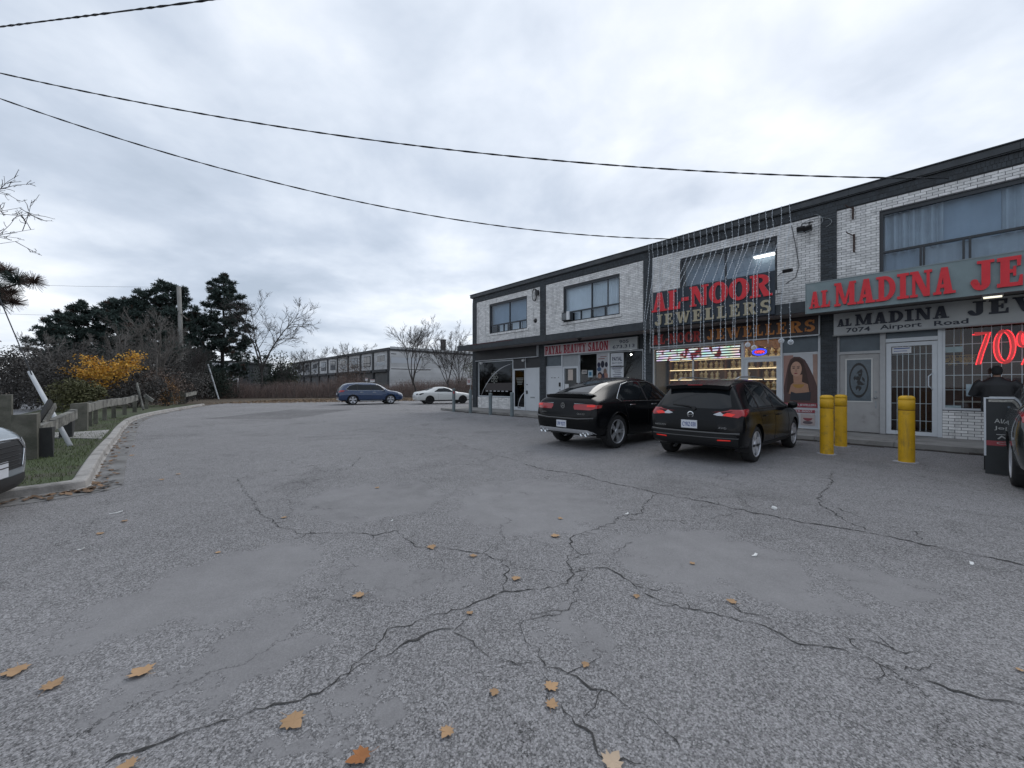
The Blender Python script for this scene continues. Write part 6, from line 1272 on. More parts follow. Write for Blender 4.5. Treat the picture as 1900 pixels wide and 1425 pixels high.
part('red_band', slant(MB(), fr_, u0 + .01, u1 - .01, .47, .55, .024, .0205), mat('band_red', (.30,.05,.06), .6), af); part('grey_label', slant(MB(), fr_, u0 + .24, u1 - .06, 1.0, 1.12, .024, .0205), mat('label_grey', (.10,.13,.16), .5), af); part('bulb_row', slant(MB(), fr_, u0 + .04, u1 - .02, 1.185, 1.225, .025, .0205), mat('bulb_strip', (.30,.29,.26), .5, var=.6, vscale=30), af)
WT = mat('chalk_white', (.45,.46,.45), .8)
def stext(t, a, b, z0, z1):
    sl = math.atan2(.16, zt); M = Matrix.Translation(Vector(fr_(u0, z0, .023)) - Vector((20.9,-4.6,0))) @ Matrix.Rotation(-sl, 4, 'X'); sans_text(t, a, b, 0, z1 - z0, 0, WT, af, place=M)
stext('AL-MADINA', .10, .60, .84, .91); stext('Jewellers', .10, .52, .72, .79); stext('70%', .12, .45, .58, .66); stext('Open', .12, .42, .485, .535)

# ================================================================== PERSON
def remesh(mb, vox, mt, name, parent, smooth_it=6):
    me = mb.mesh(name, mt); o = bpy.data.objects.new('tmp', me); col.objects.link(o)
    r = o.modifiers.new('r', 'REMESH'); r.mode = 'VOXEL'; r.voxel_size = vox; s_ = o.modifiers.new('s', 'SMOOTH'); s_.iterations = smooth_it; s_.factor = .5
    q = evald(o); bpy.data.objects.remove(o); q.name = name; q.materials.clear(); q.materials.append(mt); q.polygons.foreach_set('use_smooth', [True]*len(q.polygons)); return link(name, q, parent)
def loft(mb, rings, n=16):                                        # rings: (x, y, z, half depth, half width)
    b = len(mb.v)
    for (x, y, z, rx, ry) in rings:
        for k in range(n): t = 2*math.pi*k/n; mb.v.append(Vector((x + rx*math.cos(t), y + ry*math.sin(t), z)))
    for i in range(len(rings)-1):
        for k in range(n): mb.f.append((b+i*n+k, b+i*n+(k+1)%n, b+(i+1)*n+(k+1)%n, b+(i+1)*n+k)); mb.m.append(0)
    mb.f.append(tuple(b+k for k in range(n))[::-1]); mb.f.append(tuple(b+(len(rings)-1)*n+k for k in range(n))); mb.m += [0,0]; return mb
pu = FU(1850, .55); per = thing('person', 'person in a black padded jacket and dark cap, seen from behind at the barred window', 'person', FP(pu, -.55, SW + .001), HEAD)
TROU = mat('dark_trousers', (.012,.013,.017), .85); JACK = mat('black_padded_jacket', (.010,.011,.013), .6, var=.3, vscale=7); SKIN = mat('skin', (.28,.16,.11), .6); HAIR = mat('dark_cap', (.007,.007,.008), .8)
bd = MB()
for sd in (1,-1):
    loft(bd, [(0,.10*sd,.06,.06,.055),(.0,.105*sd,.30,.062,.060),(.01,.105*sd,.48,.066,.064),(0,.10*sd,.72,.085,.085),(-.01,.085*sd,.92,.11,.105)]); loft(bd, [(.05,.11*sd,.0,.13,.048),(.05,.11*sd,.045,.135,.05),(.02,.105*sd,.09,.07,.05)])
    sh, el, wr_ = (-.01,.21*sd,1.42), (.02,.32*sd,1.14), (.25,.17*sd,1.16)
    bd.tube([sh, el, wr_], [.055,.045,.032], 10); pm = Vector((.31,.13*sd,1.17)); bd.tube([wr_, pm], [.03,.036], 8)
    for k, (L, dz) in enumerate(((.075,.03),(.085,.012),(.08,-.006),(.065,-.024))): a = pm + Vector((.02,-.005*sd,dz)); bd.tube([a, a + Vector((L*.55,-.018*sd,-.004)), a + Vector((L*.7,-.05*sd,-.012))], [.0105,.0095,.008], 6)
    bd.tube([pm + Vector((-.02,-.015*sd,.02)), pm + Vector((.02,-.04*sd,.045)), pm + Vector((.05,-.055*sd,.05))], [.012,.011,.009], 6)
loft(bd, [(0,0,.86,.11,.165),(0,0,1.0,.105,.16),(0,0,1.2,.11,.175),(-.01,0,1.38,.105,.20),(-.01,0,1.46,.075,.13),(0,0,1.50,.055,.06),(.015,0,1.58,.055,.055)]); loft(bd, [(.02,0,1.54,.05,.04),(.035,0,1.58,.075,.06),(.03,0,1.65,.098,.076),(.02,0,1.72,.10,.078),(.01,0,1.77,.075,.06),(.01,0,1.79,.03,.03)])
bd.obox((.135,0,1.645), (.02,0,-.012), (0,.012,0), (0,0,.022)); 
for sd in (1,-1): bd.obox((.015,.08*sd,1.65), (.018,0,0), (0,.010,0), (0,0,.03))
ob = remesh(bd, .013, TROU, 'body', per, 4); ob.data.materials.append(SKIN)
for p in ob.data.polygons:
    if p.center.z > 1.49 or (p.center.x > .26 and p.center.z > 1.0): p.material_index = 1
jk = MB(); loft(jk, [(-.005,0,.72,.155,.235),(-.005,0,.80,.165,.25),(-.005,0,1.0,.165,.245),(-.01,0,1.2,.17,.25),(-.02,0,1.36,.155,.265),(-.02,0,1.44,.12,.215),(-.01,0,1.50,.095,.12),(.0,0,1.54,.085,.09)])
for sd in (1,-1): jk.tube([(-.015,.20*sd,1.42),(-.01,.28*sd,1.33),(.02,.36*sd,1.13),(.12,.28*sd,1.13),(.23,.19*sd,1.16)], [.095,.10,.088,.075,.06], 14)
remesh(jk, .014, JACK, 'jacket', per, 5)
hr = MB(); loft(hr, [(-.02,0,1.585,.07,.072),(-.005,0,1.64,.10,.086),(.008,0,1.70,.112,.09),(.01,0,1.755,.10,.082),(.005,0,1.79,.06,.05),(.005,0,1.80,.02,.02)]); remesh(hr, .012, HAIR, 'cap', per, 4); part('face_features', MB().obox((.128,.032,1.675), (.004,0,0), (0,.014,0), (0,0,.006)).obox((.128,-.032,1.675), (.004,0,0), (0,.014,0), (0,0,.006)).obox((.122,0,1.60), (.004,0,0), (0,.024,0), (0,0,.005)), mat('features', (.06,.02,.02), .6), per)

# ================================================================== TIMBER BARRIER AT THE LEFT
OLDW = mat('weathered_timber', (0.21, 0.205, 0.185), 0.95, var=.3, vscale=5, bump=.8, bscale=30, dirt=((.06,.06,.055), 3, .45, .65)); POSTC = mat('mossy_concrete_post', (0.125, 0.12, 0.10), .95, var=.3, vscale=4, bump=.8, bscale=35, dirt=((.05,.055,.04), 2.5, .45, .7)); OLDD = mat('dark_timber', (.035,.036,.036), .9, var=.3, vscale=6)
VZ = .115
def chunk(mb, c, ax, ay, az, j=.02, m=0, seed=0):                # a rough, uneven block
    r = random.Random(seed); b = len(mb.v); mb.obox(c, ax, ay, az, m)
    for v in mb.v[b:]: v += Vector((r.uniform(-j,j), r.uniform(-j,j), r.uniform(-j,j)))
    return mb
br = thing('timber_barrier', 'broken near section of the timber barrier with massive posts on the grass', 'barrier', (0,0,0)); d2 = Vector((LFT.x, LFT.y, 0)); q2 = Vector((NOUT.x, NOUT.y, 0))
def bpost(px, py, top, wpx, parent, seed, mt=POSTC, name='post'):
    p = G(px, py, VZ); h = EYE - (top - CY)*p.y/FPX; w = wpx*p.y/FPX/2/1.25; part(name, chunk(MB(), (p.x, p.y, (VZ + h)/2 - .02), d2*w, q2*w, (0,0,(h - VZ)/2 + .02), min(.02, w*.15), 0, seed), mt, parent); return p
bpost(48, 852, 768, 40, br, 1); bpost(85, 848, 793, 22, br, 2, OLDD, 'stub_post'); bpost(10, 830, 733, 20, br, 3); bpost(124, 812, 775, 22, br, 4, OLDD, 'stub_post')
a, b_ = AT(68, 802, 7.7), AT(138, 768, 10.2); m = MB(); n = 10; r2 = random.Random(8)
for k in range(n):
    p, q = a.lerp(b_, k/n), a.lerp(b_, (k+1)/n - .002); dd = (q - p)/2
    chunk(m, (p+q)/2 + Vector((0,0,r2.uniform(-.006,.006))), dd, q2*.06, (0,0,.115 + r2.uniform(-.012,.01)), .006, 0, k)
part('rail', m, OLDW, br); part('rail_end', MB().obox(a - d2*.02 + Vector((0,0,0)), d2*.04, q2*.045, (0,0,.07)), OLDD, br)
part('leaning_plank', MB().bar(AT(72, 784, 8.2), AT(94, 746, 8.6), .05, .16), OLDD, br); part('leaning_plank', MB().bar(AT(82, 786, 8.25), AT(103, 752, 8.7), .03, .12), OLDW, br)
b2 = thing('timber_barrier', 'long middle section of grey timber barrier with one plank rail behind the kerb', 'barrier', (0,0,0))
bpost(148, 799, 748, 26, b2, 11)
for k, (px, py, tp) in enumerate(((167,791,744),(178,787,747),(194,780,742),(211,776,740),(231,770,738),(250,765,736))): bpost(px, py, tp, 7, b2, 20 + k)
a, b_ = AT(160, 757, 12.6), AT(254, 738, 19.3); m = MB()
for k in range(14):
    p, q = a.lerp(b_, k/14), a.lerp(b_, (k+1)/14 - .001); chunk(m, (p+q)/2 + Vector((0,0,.03*math.sin(k*.5))), (q-p)/2, q2*.05, (0,0,.13), .008, 0, 40 + k)
part('rail', m, OLDW, b2)
b3 = thing('timber_barrier', 'far collapsing end of the timber barrier with leaning boards and stubby posts', 'barrier', (0,0,0))
part('leaning_board', MB().bar(AT(254, 711, 19.0), AT(266, 760, 18.6), .05, .14), OLDW, b3); part('leaning_board', MB().bar(AT(268, 733, 19.8), AT(284, 744, 19.8), .05, .16), OLDW, b3)
for k, (px, py, tp) in enumerate(((272,759,732),(305,753,727),(318,751,726),(334,749,726),(341,748,725))): bpost(px, py, tp, 6, b3, 60 + k)
part('rail', MB().bar(AT(344, 733, 27), AT(364, 729, 30), .06, .25), OLDW, b3)

# ================================================================== POLES, GUYS, WIRES
POLE = mat('pole_wood', (0.15,0.135,0.12), .9, var=.25, vscale=3, bump=.5, bscale=20); GUARD = mat('guy_guard', (.46,.48,.50), .5, var=.12, vscale=4); WIRE = mat('overhead_cable', (.014,.016,.02), .6)
pp_ = Vector((-16.6, 11.0, 0))
up = thing('utility_pole', 'wooden utility pole just outside the left edge that carries the shop cables', 'pole', pp_); part('shaft', MB().tube([(0,0,-.2),(0,0,5),(0,0,11.2)], [.17,.15,.12], 12), POLE, up, smooth=True); part('crossarm', MB().bar((-.5,-.5,10.7),(.5,.5,10.7),.10,.12), POLE, up)
for k in (-.4, .4): part('insulator', MB().lathe([(.03,0),(.05,.03),(.03,.06),(.05,.09),(.02,.13),(0,.13)], 8, (k,k,10.77)), mat('insulator', (.2,.2,.2), .3), up)
gy = thing('guy_wire', 'pale plastic guy wire guard leaning across the near barrier at the left', 'guy wire', G(131, 828, VZ)); o0 = gy.location.copy()
top = AT(55, 690, 9.6) - o0; pt = pp_ + Vector((.1,.0,9.5)) - o0; part('guard_tube', MB().tube([(0,0,0), top*.5, top], [.045,.045,.04], 10), GUARD, gy, smooth=True); part('wire', MB().tube([top*.9, pt], .012, 5), WIRE, gy)
gy = thing('guy_wire', 'distant grey guy wire guard leaning beside the tall lone pine', 'guy wire', G(406, 741, 0)); o0 = gy.location.copy(); top = AT(386, 676, 43) - o0; part('guard_tube', MB().tube([(0,0,0), top], .07, 8), GUARD, gy); part('wire', MB().tube([top, AT(345, 545, 44) - o0], .015, 4), WIRE, gy)
fp_ = AT(336, 720, 44); up2 = thing('utility_pole', 'grey wooden utility pole standing among the big pines', 'pole', (fp_.x, fp_.y, 0)); part('shaft', MB().tube([(0,0,-.2),(0,0,6),(-.25,0,12.4)], [.24,.22,.20], 10), mat('pole_grey', (.24,.235,.22), .9, var=.2, vscale=2), up2, smooth=True); part('bracket', MB().tube([(-.1,0,9.5),(.7,0,8.8)], .06, 5), POLE, up2)
def cable(name, label, a, b, sag, r, twist, pitch, n=120):
    a = Vector(a); b = Vector(b); m = MB(); L = (b - a).length; d = (b - a).normalized(); s_ = d.cross(Vector((0,0,1))).normalized(); t_ = s_.cross(d); r3 = random.Random(int(L*10)); ph = 0; P = [[], []]
    for k in range(n + 1):
        f = k/n; p = a.lerp(b, f) - Vector((0,0,sag*4*f*(1-f))); ph += 2*math.pi*L/n/pitch*r3.uniform(.6,1.4)
        for j in (0,1): P[j].append(p + (s_*math.cos(ph + math.pi*j) + t_*math.sin(ph + math.pi*j))*twist)
    o = thing(name, label, 'cable', a); 
    for j in (0,1): part('strand', MB().tube([p - a for p in P[j]], r, 5), WIRE, o, smooth=True)
e1 = FP(FU(1262, .16), -.16, 7.0); t1, s1 = (0-CX)/FPX, (CY-188)/FPX
def through(px, py, Y, z_at_pole): return AT(px, py, Y)
def start(px, py, Y=10.35): return AT(px, py, Y)
cable('overhead_cable', 'lower twisted cable running to the roof edge above the red-lettered sign', start(-165, 122, 11), e1, 1.15, .012, .011, 1.3)
e2 = FP(FU(1760, .16), -.16, FZ(1760, 331, .16)); cable('overhead_cable', 'upper twisted cable running to the roof edge above the grey sign', start(-165, 96, 11), e2, .85, .012, .011, 1.1)
cable('overhead_cable', 'short stretch of thick cable crossing the top left corner of the sky', start(-165, 70, 11), Vector((17.0, 3.1, 7.15)), .09, .013, .013, .55)
for px0, py0, px1, py1, lb in ((0, 527, 300, 533, 'faint far wire above the left pines'), (-60, 578, 130, 586, 'faint far wire low over the left pines')):
    a, b_ = AT(px0, py0, 60), AT(px1, py1, 60); wobj('far_wire', MB().tube([Vector((0,0,0)), (b_-a)/2 - Vector((0,0,.1)), b_-a], .016, 4), WIRE, (0,0,0), lb, 'cable').location = a
# ================================================================== BUILDING BEHIND THE LOT
RY = 11.3; RU = FU(722, -RY); WALLB = mat('rear_wall_white', (0.52, 0.53, 0.54), .8, var=.15, vscale=.8, dirt=((.25,.25,.25), .7, .5, .75)); TRIM = mat('rear_trim', (.04,.043,.048), .7, var=.2, vscale=1); RGL = mat('rear_glass', (.05,.06,.075), .15)
rb = fthing('rear_building', 'long two-storey pale building with dark trim behind the bare trees', 'building', (RU, RY, 0))
cols = [FU(p, -RY) for p in (693.3, 670, 647, 627, 608.9, 592.3, 577, 564, 549.6, 539)]
left = cols[-1]; DEP = 15.5
part('side_wall', MB().box(RU - .2, RU, RY + .02, RY + DEP, 0, 6.72), WALLB, rb); part('rear_wall', MB().box(left, RU - .2, RY + DEP - .2, RY + DEP, 0, 6.7), WALLB, rb); part('end_wall', MB().box(left, left + .2, RY + .3, RY + DEP - .2, 0, 6.7), WALLB, rb)
part('roof', MB().box(left + .2, RU - .2, RY + .3, RY + DEP - .2, 6.5, 6.7), TRIM, rb); part('roof_fascia', MB().box(left - .1, RU + .12, RY - .15, RY + .1, 6.72, 7.15).box(RU - .05, RU + .121, RY + .101, RY + DEP + .1, 6.721, 7.0), TRIM, rb)
for k in range(9): z = .6 + .75*k; part('siding_board', MB().box(RU + .001, RU + .02 + .004*(k % 3), RY + .15, RY + DEP - .1, z, z + .735), mat('siding_%d' % (k % 3), ((.50,.51,.52),(.55,.56,.57),(.46,.47,.48))[k % 3], .8, var=.12, vscale=.6), rb)
part('panel', MB().box(RU + .03, RU + .05, RY + .3, RY + 5.2, 4.9, 5.75), mat('pale_panel', (.50,.53,.57), .6), rb); part('siding_stripe', MB().box(RU + .03, RU + .045, RY + .3, RY + 7, 3.95, 4.05), TRIM, rb); part('siding_stripe', MB().box(RU + .03, RU + .045, RY + .3, RY + 1.1, 6.2, 6.3), TRIM, rb)
cp = AT(825.5, 655, 70); ch = FM.inverted() @ cp; part('chimney', MB().box(ch.x - .35, ch.x + .35, RY + 8.5, RY + 9.2, 6.6, 8.9).box(ch.x - .40, ch.x + .40, RY + 8.45, RY + 9.25, 8.9, 9.05) if False else MB().box(RU - 1.2, RU - .6, RY + 9.6, RY + 10.3, 6.69, 9.0).box(RU - 1.25, RU - .55, RY + 9.55, RY + 10.35, 9.001, 9.2), mat('chimney_brick', (.10,.09,.09), .9, var=.2), rb)
ed = [RU] + cols
for k, (b, a) in enumerate(zip(ed[:-1], ed[1:])):
    part('front_wall', MB().box(a, b, RY + .05, RY + .25, 3.75, 6.72), WALLB, rb); part('pillar', MB().box(b - .55, b, RY - .08, RY + .049, 0, 6.72), TRIM, rb); part('floor_band', MB().box(a, b - .551, RY - .3, RY + .04, 3.55, 3.95), TRIM, rb); part('shop_front', MB().box(a, b - .56, RY + .1, RY + .2, .1, 3.54), mat('rear_shop_dark', (.06,.065,.07), .5, var=.4, vscale=1), rb)
    w0, w1 = a + (b-a)*.22, a + (b-a)*.74; w = part('window', MB().box(w0, w1, RY + .0, RY + .049, 4.55, 6.25), TRIM if k % 3 else ALU, rb); wm = (w0 + w1)/2
    for p, q, z0, z1 in ((w0 + .1, wm - .05, 5.15, 6.15), (wm + .05, w1 - .1, 5.15, 6.15), (w0 + .1, wm - .05, 4.62, 5.05), (wm + .05, w1 - .1, 4.62, 5.05)): part('pane', MB().box(p, q, RY - .02, RY - .001, z0, z1), RGL if (k + (z0 > 5)) % 3 else mat('rear_curtain', (.40,.43,.46), .6), w)
def far_box(name, label, px0, px1, y0, Y, c, dep=12):
    a, b = AT(px0, y0, Y), AT(px1, y0, Y); o = thing(name, label, 'building', (a.x, Y, 0)); W = b.x - a.x; h = a.z
    part('wall', MB().box(0, W, 0, dep, 0, h), mat('far_wall_%.2f' % c[0], c, .8, var=.1, vscale=.3), o); part('roof_edge', MB().box(-.3, W + .3, -.3, dep + .3, h, h + .35), TRIM, o)
    for k in range(5): part('window', MB().box(W*(.08 + .18*k), W*(.08 + .18*k) + W*.1, -.06, -.001, h*.55, h*.8), RGL, o)
far_box('far_building', 'low white flat-roofed building glimpsed under the tall pine', 352, 440, 672, 95, (.55,.57,.6)); far_box('far_building', 'small dark flat-roofed hut beyond the hedge right of the pine', 443, 470, 676, 80, (.05,.055,.06), 6)

# ================================================================== VEGETATION
BARK = mat('bark_grey', (0.055, 0.050, 0.048), .95, var=.3, vscale=4); BARKL = mat('bark_pale', (0.135, 0.125, 0.115), .95, var=.25, vscale=4); PINEG = mat('pine_needles', (0.040, 0.062, 0.054), .75, isl=.5); PINEB = mat('pine_brown', (.07,.045,.035), .85, isl=.3)
def rdir(r): 
    z = r.uniform(-1, 1); t = r.uniform(0, 2*math.pi); q = math.sqrt(1 - z*z); return Vector((q*math.cos(t), q*math.sin(t), z))
def tuft(mb, c, R, n, r, m=0, up=.35, wid=.075):
    for _ in range(n):
        d = rdir(r); d.z = d.z*.8 + up; d.normalize(); s = d.cross(rdir(r)).normalized()*R*wid*r.uniform(.7,1.3)*2; L = R*r.uniform(.65,1.1); b = c + d*R*.08
        mb.v += [b - s*.6, b + s*.6, b + d*L + s*.35, b + d*L - s*.35]; k = len(mb.v); mb.f.append((k-4,k-3,k-2,k-1)); mb.m.append(m)
def pine(H, seed, crown=.5, spread=3.4, bare=.12, extra=()):
    r = random.Random(seed); tr = MB(); nd = MB(); wob = [Vector((r.gauss(0,.15), r.gauss(0,.15), 0)) for _ in range(7)]; path = [Vector((0,0,-.1))] + [Vector((wob[k].x*k*.3, wob[k].y*k*.3, H*(k+1)/7)) for k in range(7)]
    tr.tube(path, [H*.018*(1 - .12*k) for k in range(8)], 8)
    def axis(z): f = max(0, min(6.999, z/H*7)); k = int(f); return path[k].lerp(path[k+1], f - k)
    z = H*bare
    while z < H*.99:
        f = (z/H - bare)/(1 - bare); R = spread*(1 - f)**.62*(.75 + .35*r.random())*(.55 + .45*min(1, f*5 + .4)) + .25; n = 4 if f < .85 else 3; t0 = r.uniform(0, 6.28)
        for k in range(n):
            if r.random() < .12: continue
            t = t0 + 6.28*k/n + r.uniform(-.4,.4); L = R*r.uniform(.6,1.12); o = axis(z); d = Vector((math.cos(t), math.sin(t), 0)); up = r.uniform(.05,.35)
            P = [o, o + d*L*.45 + Vector((0,0,L*up*.25)), o + d*L*.8 + Vector((0,0,L*up*.7)), o + d*L + Vector((0,0,L*up*1.25))]; tr.tube(P, [.055*H/12,.04*H/12,.025,.012], 4)
            q = .35
            while q <= 1.02:
                j = min(2, int(q*3)); c = P[j].lerp(P[j+1], q*3 - j) if q < 1 else P[3]; sp = L*.30*(1.1 - .5*q); 
                for _ in range(4): c2 = c + Vector((r.gauss(0,sp*.7), r.gauss(0,sp*.7), r.uniform(.0,.35))); tuft(nd, c2, r.uniform(.30,.48), 34, r, 0 if r.random() > .05 else 1)
                q += .17 if L > 1.5 else .3
        z += H*.046*r.uniform(.75,1.25)
    for e in extra:
        P = [Vector(p) for p in e]; tr.tube(P, [.08] + [.03]*(len(P)-2) + [.012], 5); tuft(nd, P[-1], .34, 240, r, 1, wid=.018); 
        for p in P[len(P)//2:-1]: tuft(nd, p + Vector((0,0,.1)), .42, 300, r, 0, wid=.018)
    return tr.mesh('trunk', BARK), nd.mesh('crown', [PINEG, PINEB])
def put_tree(name, meshes, loc, rz, label, group, sc_=1.0, names=('trunk', 'crown')):
    o = thing(name, label, 'tree', loc, rz, group); o.scale = (sc_,)*3
    for me, n in zip(meshes, names): link(n, me, o)
    return o
pinesA = [pine(13.0, 1, spread=5.4, bare=.08), pine(11.0, 2, spread=5.0, bare=.06), pine(15.5, 3, spread=4.5, bare=.14)]
for mesh_i, px, Y, sc_, rz, lb in ((2, 413, 50, .98, 0, 'tall lone dark pine with open crown, rightmost of the pines'), (0, 318, 46, 1.03, 1, 'broad dark pine with a rounded top behind the grey utility pole'), (0, 272, 44, .93, 3, 'dark pine left of the utility pole, behind the yellow maple'), (1, 222, 43, .98, 0, 'dark pine with stepped top behind the left half of the yellow maple'), (1, 162, 41, .90, 2, 'lower dark pine left of the yellow maple\'s top'), (1, 108, 39, .78, 4, 'small dark pine at the left end of the row'), (1, 355, 47, .90, 5, 'short dark pine squeezed between the broad pine and the lone pine')):
    p = AT(px, 720, Y); put_tree('pine_tree', pinesA[mesh_i], (p.x, p.y, 0), rz, lb, 'dark pines at the end of the lot', sc_)
# pine beyond the left edge: only bough tips reach into view
c0 = Vector((-24.5, 15.5, 0)); tips = [AT(62, 523, 14.0), AT(20, 545, 14.0), AT(12, 505, 14.2), AT(25, 562, 13.8)]
def bough(tp): e = tp - c0; s_ = Vector((0,0,e.z - .4)); return [s_, s_.lerp(e, .4) + Vector((0,0,-.2)), s_.lerp(e, .75) + Vector((0,0,-.15)), s_.lerp(e, .9), e]
put_tree('pine_tree', pine(9, 9, spread=1.6, bare=.3, extra=[bough(t) for t in tips]), c0, 0, 'pine outside the left edge whose brown bough tips reach into view', 'dark pines at the end of the lot')

def bare_tree(H, seed, spread=.6, trunk=.28, levels=4, multi=1, tw=.009, fork=.24):
    r = random.Random(seed); m = MB(); tk = MB(); nch = (0, 6, 8, 7, 5)
    def grow(p, d, L, rad, lv, b):
        n = 6 if lv < 2 else 4 if lv == 2 else 3; P = [p]; q = p; dd = d.copy()
        for k in range(n): dd = (dd + rdir(r)*(.13 + .05*lv) + Vector((0,0,.07))).normalized(); q = q + dd*L/n; P.append(q)
        rad = max(rad, tw); b.tube(P, [max(tw*.55, rad*(1 - .78*k/n)) for k in range(n+1)], 6 if lv == 0 else 4 if lv < 3 else 3, cap=False); return P, n
    def kids(P, n, L, rad, lv):
        if lv > levels: return
        for k in range(nch[min(lv, 4)] + r.randint(-1,1)):
            f = r.uniform(.22,.98); j = min(n-1, int(f*n)); c = P[j].lerp(P[j+1], f*n - j); dd = (P[j+1] - P[j]).normalized(); s = dd.cross(rdir(r)).normalized(); nd_ = (dd + s*spread*r.uniform(.8,1.6)).normalized(); l2 = L*(.62 - .30*f)*r.uniform(.75,1.2)
            Q, n2 = grow(c, nd_, l2, rad*.42*(1.15 - .6*f), lv, m); kids(Q, n2, l2, rad*.42, lv + 1)
    for k in range(multi):
        lean = .10 if multi == 1 else .28
        P, n = grow(Vector((r.gauss(0,.12)*(multi>1), r.gauss(0,.12)*(multi>1), -.1)), Vector((r.gauss(0,lean), r.gauss(0,lean), 1)).normalized(), H*fork if multi == 1 else H*.9, trunk, 0, tk)
        if multi == 1:
            e = P[-1]
            for j in range(4):
                t = j*1.57 + r.uniform(-.5,.5); d = Vector((math.cos(t)*spread*r.uniform(.5,1.1), math.sin(t)*spread*r.uniform(.5,1.1), 1)).normalized(); L = H*(1 - fork)*r.uniform(.8,1.02); Q, n2 = grow(e - Vector((0,0,.2*j)), d, L, trunk*.5, 1, m); kids(Q, n2, L, trunk*.5, 2)
        else: kids(P, n, H*.75, trunk*.8, 2)
    return m, tk
def bare_put(px, Y, H, seed, lb, name='bare_tree', mt=BARK, **k):
    m, tk = bare_tree(H, seed, **k); p = AT(px, 720, Y); put_tree(name, (tk.mesh('trunk', mt), m.mesh('branches', mt)), (p.x, p.y, 0), 0, lb, 'bare trees round the lot', 1.0, ('trunk', 'branches'))
bare_put(487, 50, 12.0, 5, 'spreading bare tree with thick dark trunk right of the lone pine', trunk=.26, spread=.85, levels=4, tw=.020, fork=.30)
bare_put(772, 51, 9.6, 12, 'tall bare tree in front of the rear building beside its corner', trunk=.16, spread=.45, levels=4, tw=.016)
bare_put(832, 53, 8.6, 13, 'slender bare tree in front of the rear building near its chimney', trunk=.13, spread=.55, levels=4, tw=.015)
bare_put(858, 55, 7.4, 14, 'thin bare tree nearest the shop row\'s left corner', trunk=.10, spread=.5, levels=4, tw=.015)
bare_put(655, 75, 9.5, 15, 'faint bare tree rising behind the roof of the rear building', trunk=.14, spread=.55, levels=4, tw=.02); bare_put(585, 92, 9.5, 16, 'faint far bare tree at the left end of the rear building', trunk=.14, spread=.55, levels=4, tw=.022)
bare_put(548, 51, 5.8, 17, 'low leaning bare tree in front of the rear building\'s left end', trunk=.09, spread=.7, levels=4, tw=.014)
bare_put(293, 34, 7.4, 18, 'many-stemmed grey bare tree in front of the broad pine', mt=BARKL, trunk=.14, spread=.5, levels=4, multi=4, tw=.014); bare_put(222, 33, 6.4, 19, 'pale bare shrub-like tree behind the yellow maple', mt=BARKL, trunk=.12, spread=.55, levels=4, multi=3, tw=.013)
bare_put(150, 30, 5.2, 20, 'grey bare tree left of the yellow maple', mt=BARKL, trunk=.10, spread=.6, levels=4, multi=3, tw=.012); bare_put(60, 28, 4.6, 22, 'bare dark scrub tree behind the leaning guy guard', trunk=.11, spread=.65, levels=4, multi=3, tw=.012); bare_put(345, 37, 5.5, 23, 'brownish bare tree between the barrier end and the lone pine', trunk=.10, spread=.6, levels=4, multi=3, tw=.013)
# bare tree outside the left edge with twigs in view
c0 = Vector((-20.5, 13.0, 0)); rr = random.Random(31); m, tk = bare_tree(7, 33, trunk=.2, levels=3, tw=.01)
def twig(a, b, lv):
    P = [a, a.lerp(b, .5) + rdir(rr)*.04, b]; m.tube(P, [.018 if lv == 0 else .010, .010 if lv == 0 else .007, .005], 4)
    if lv < 2:
        for k in range(6 if lv == 0 else 4): f = rr.uniform(.25,1); c = a.lerp(b, f); d = ((b - a).normalized() + rdir(rr)*.75).normalized(); twig(c, c + d*(b-a).length*rr.uniform(.18,.36), lv + 1)
    else: tuft(m, b, .035, 5, rr)
for tp in ((64, 425, 0), (40, 385, 0), (35, 447, 0), (8, 350, 0)):
    e = AT(tp[0], tp[1], 12.0) - c0; s_ = AT(-150, tp[1] + 30, 12.4) - c0; m.tube([Vector((0,0,e.z - 2.5)), s_], [.06,.03], 5); twig(s_.lerp(e, .1), e, 0)
put_tree('bare_tree', (tk.mesh('trunk', BARK), m.mesh('branches', BARK)), c0, 0, 'bare tree outside the left edge whose twigs reach into the sky', 'bare trees round the lot', 1.0, ('trunk', 'branches'))
# yellow maple
YL = mat('maple_yellow', (0.56, 0.31, 0.045), .75, isl=.45); r = random.Random(40); bp = AT(180, 744, 24.0); fol = MB(); tk = MB(); Yd = 24.0
tk.tube([(0,0,-.1),(.05,0,.5),(0,0,1.0),(.05,0,1.6)], [.06,.05,.045,.03], 6)
for (px, py, rx, ry, n) in ((135,692,26,9,420),(160,700,30,10,520),(170,675,16,13,300),(185,690,32,14,800),(205,700,30,14,700),(225,690,22,14,520),(240,676,14,12,380),(248,664,10,11,260),(185,718,30,11,420),(172,738,12,11,260),(210,680,14,12,260),(158,665,10,5,70),(255,685,9,7,120)):
    c = AT(px, py, Yd) - Vector((bp.x, bp.y, 0)); tk.tube([(0,0,.7 + r.random()*.5), c*.5 + Vector((0,0,.35)), c], [.025,.015,.006], 4)
    for _ in range(int(n*.8)):
        p = c + Vector((r.gauss(0,.37)*rx*Yd/FPX, r.gauss(0,.35), r.gauss(0,.40)*ry*Yd/FPX)); d = rdir(r); d.z *= .5; d.normalize(); s_ = d.cross(rdir(r)).normalized(); L = r.uniform(.035,.07); fol.face([p - d*L, p + s_*L*.8, p + d*L, p - s_*L*.8])
put_tree('maple_tree', (tk.mesh('trunk', BARK), fol.mesh('crown', YL)), (bp.x, bp.y, .1), 0, 'small maple with bright yellow-orange leaves behind the timber barrier', None)
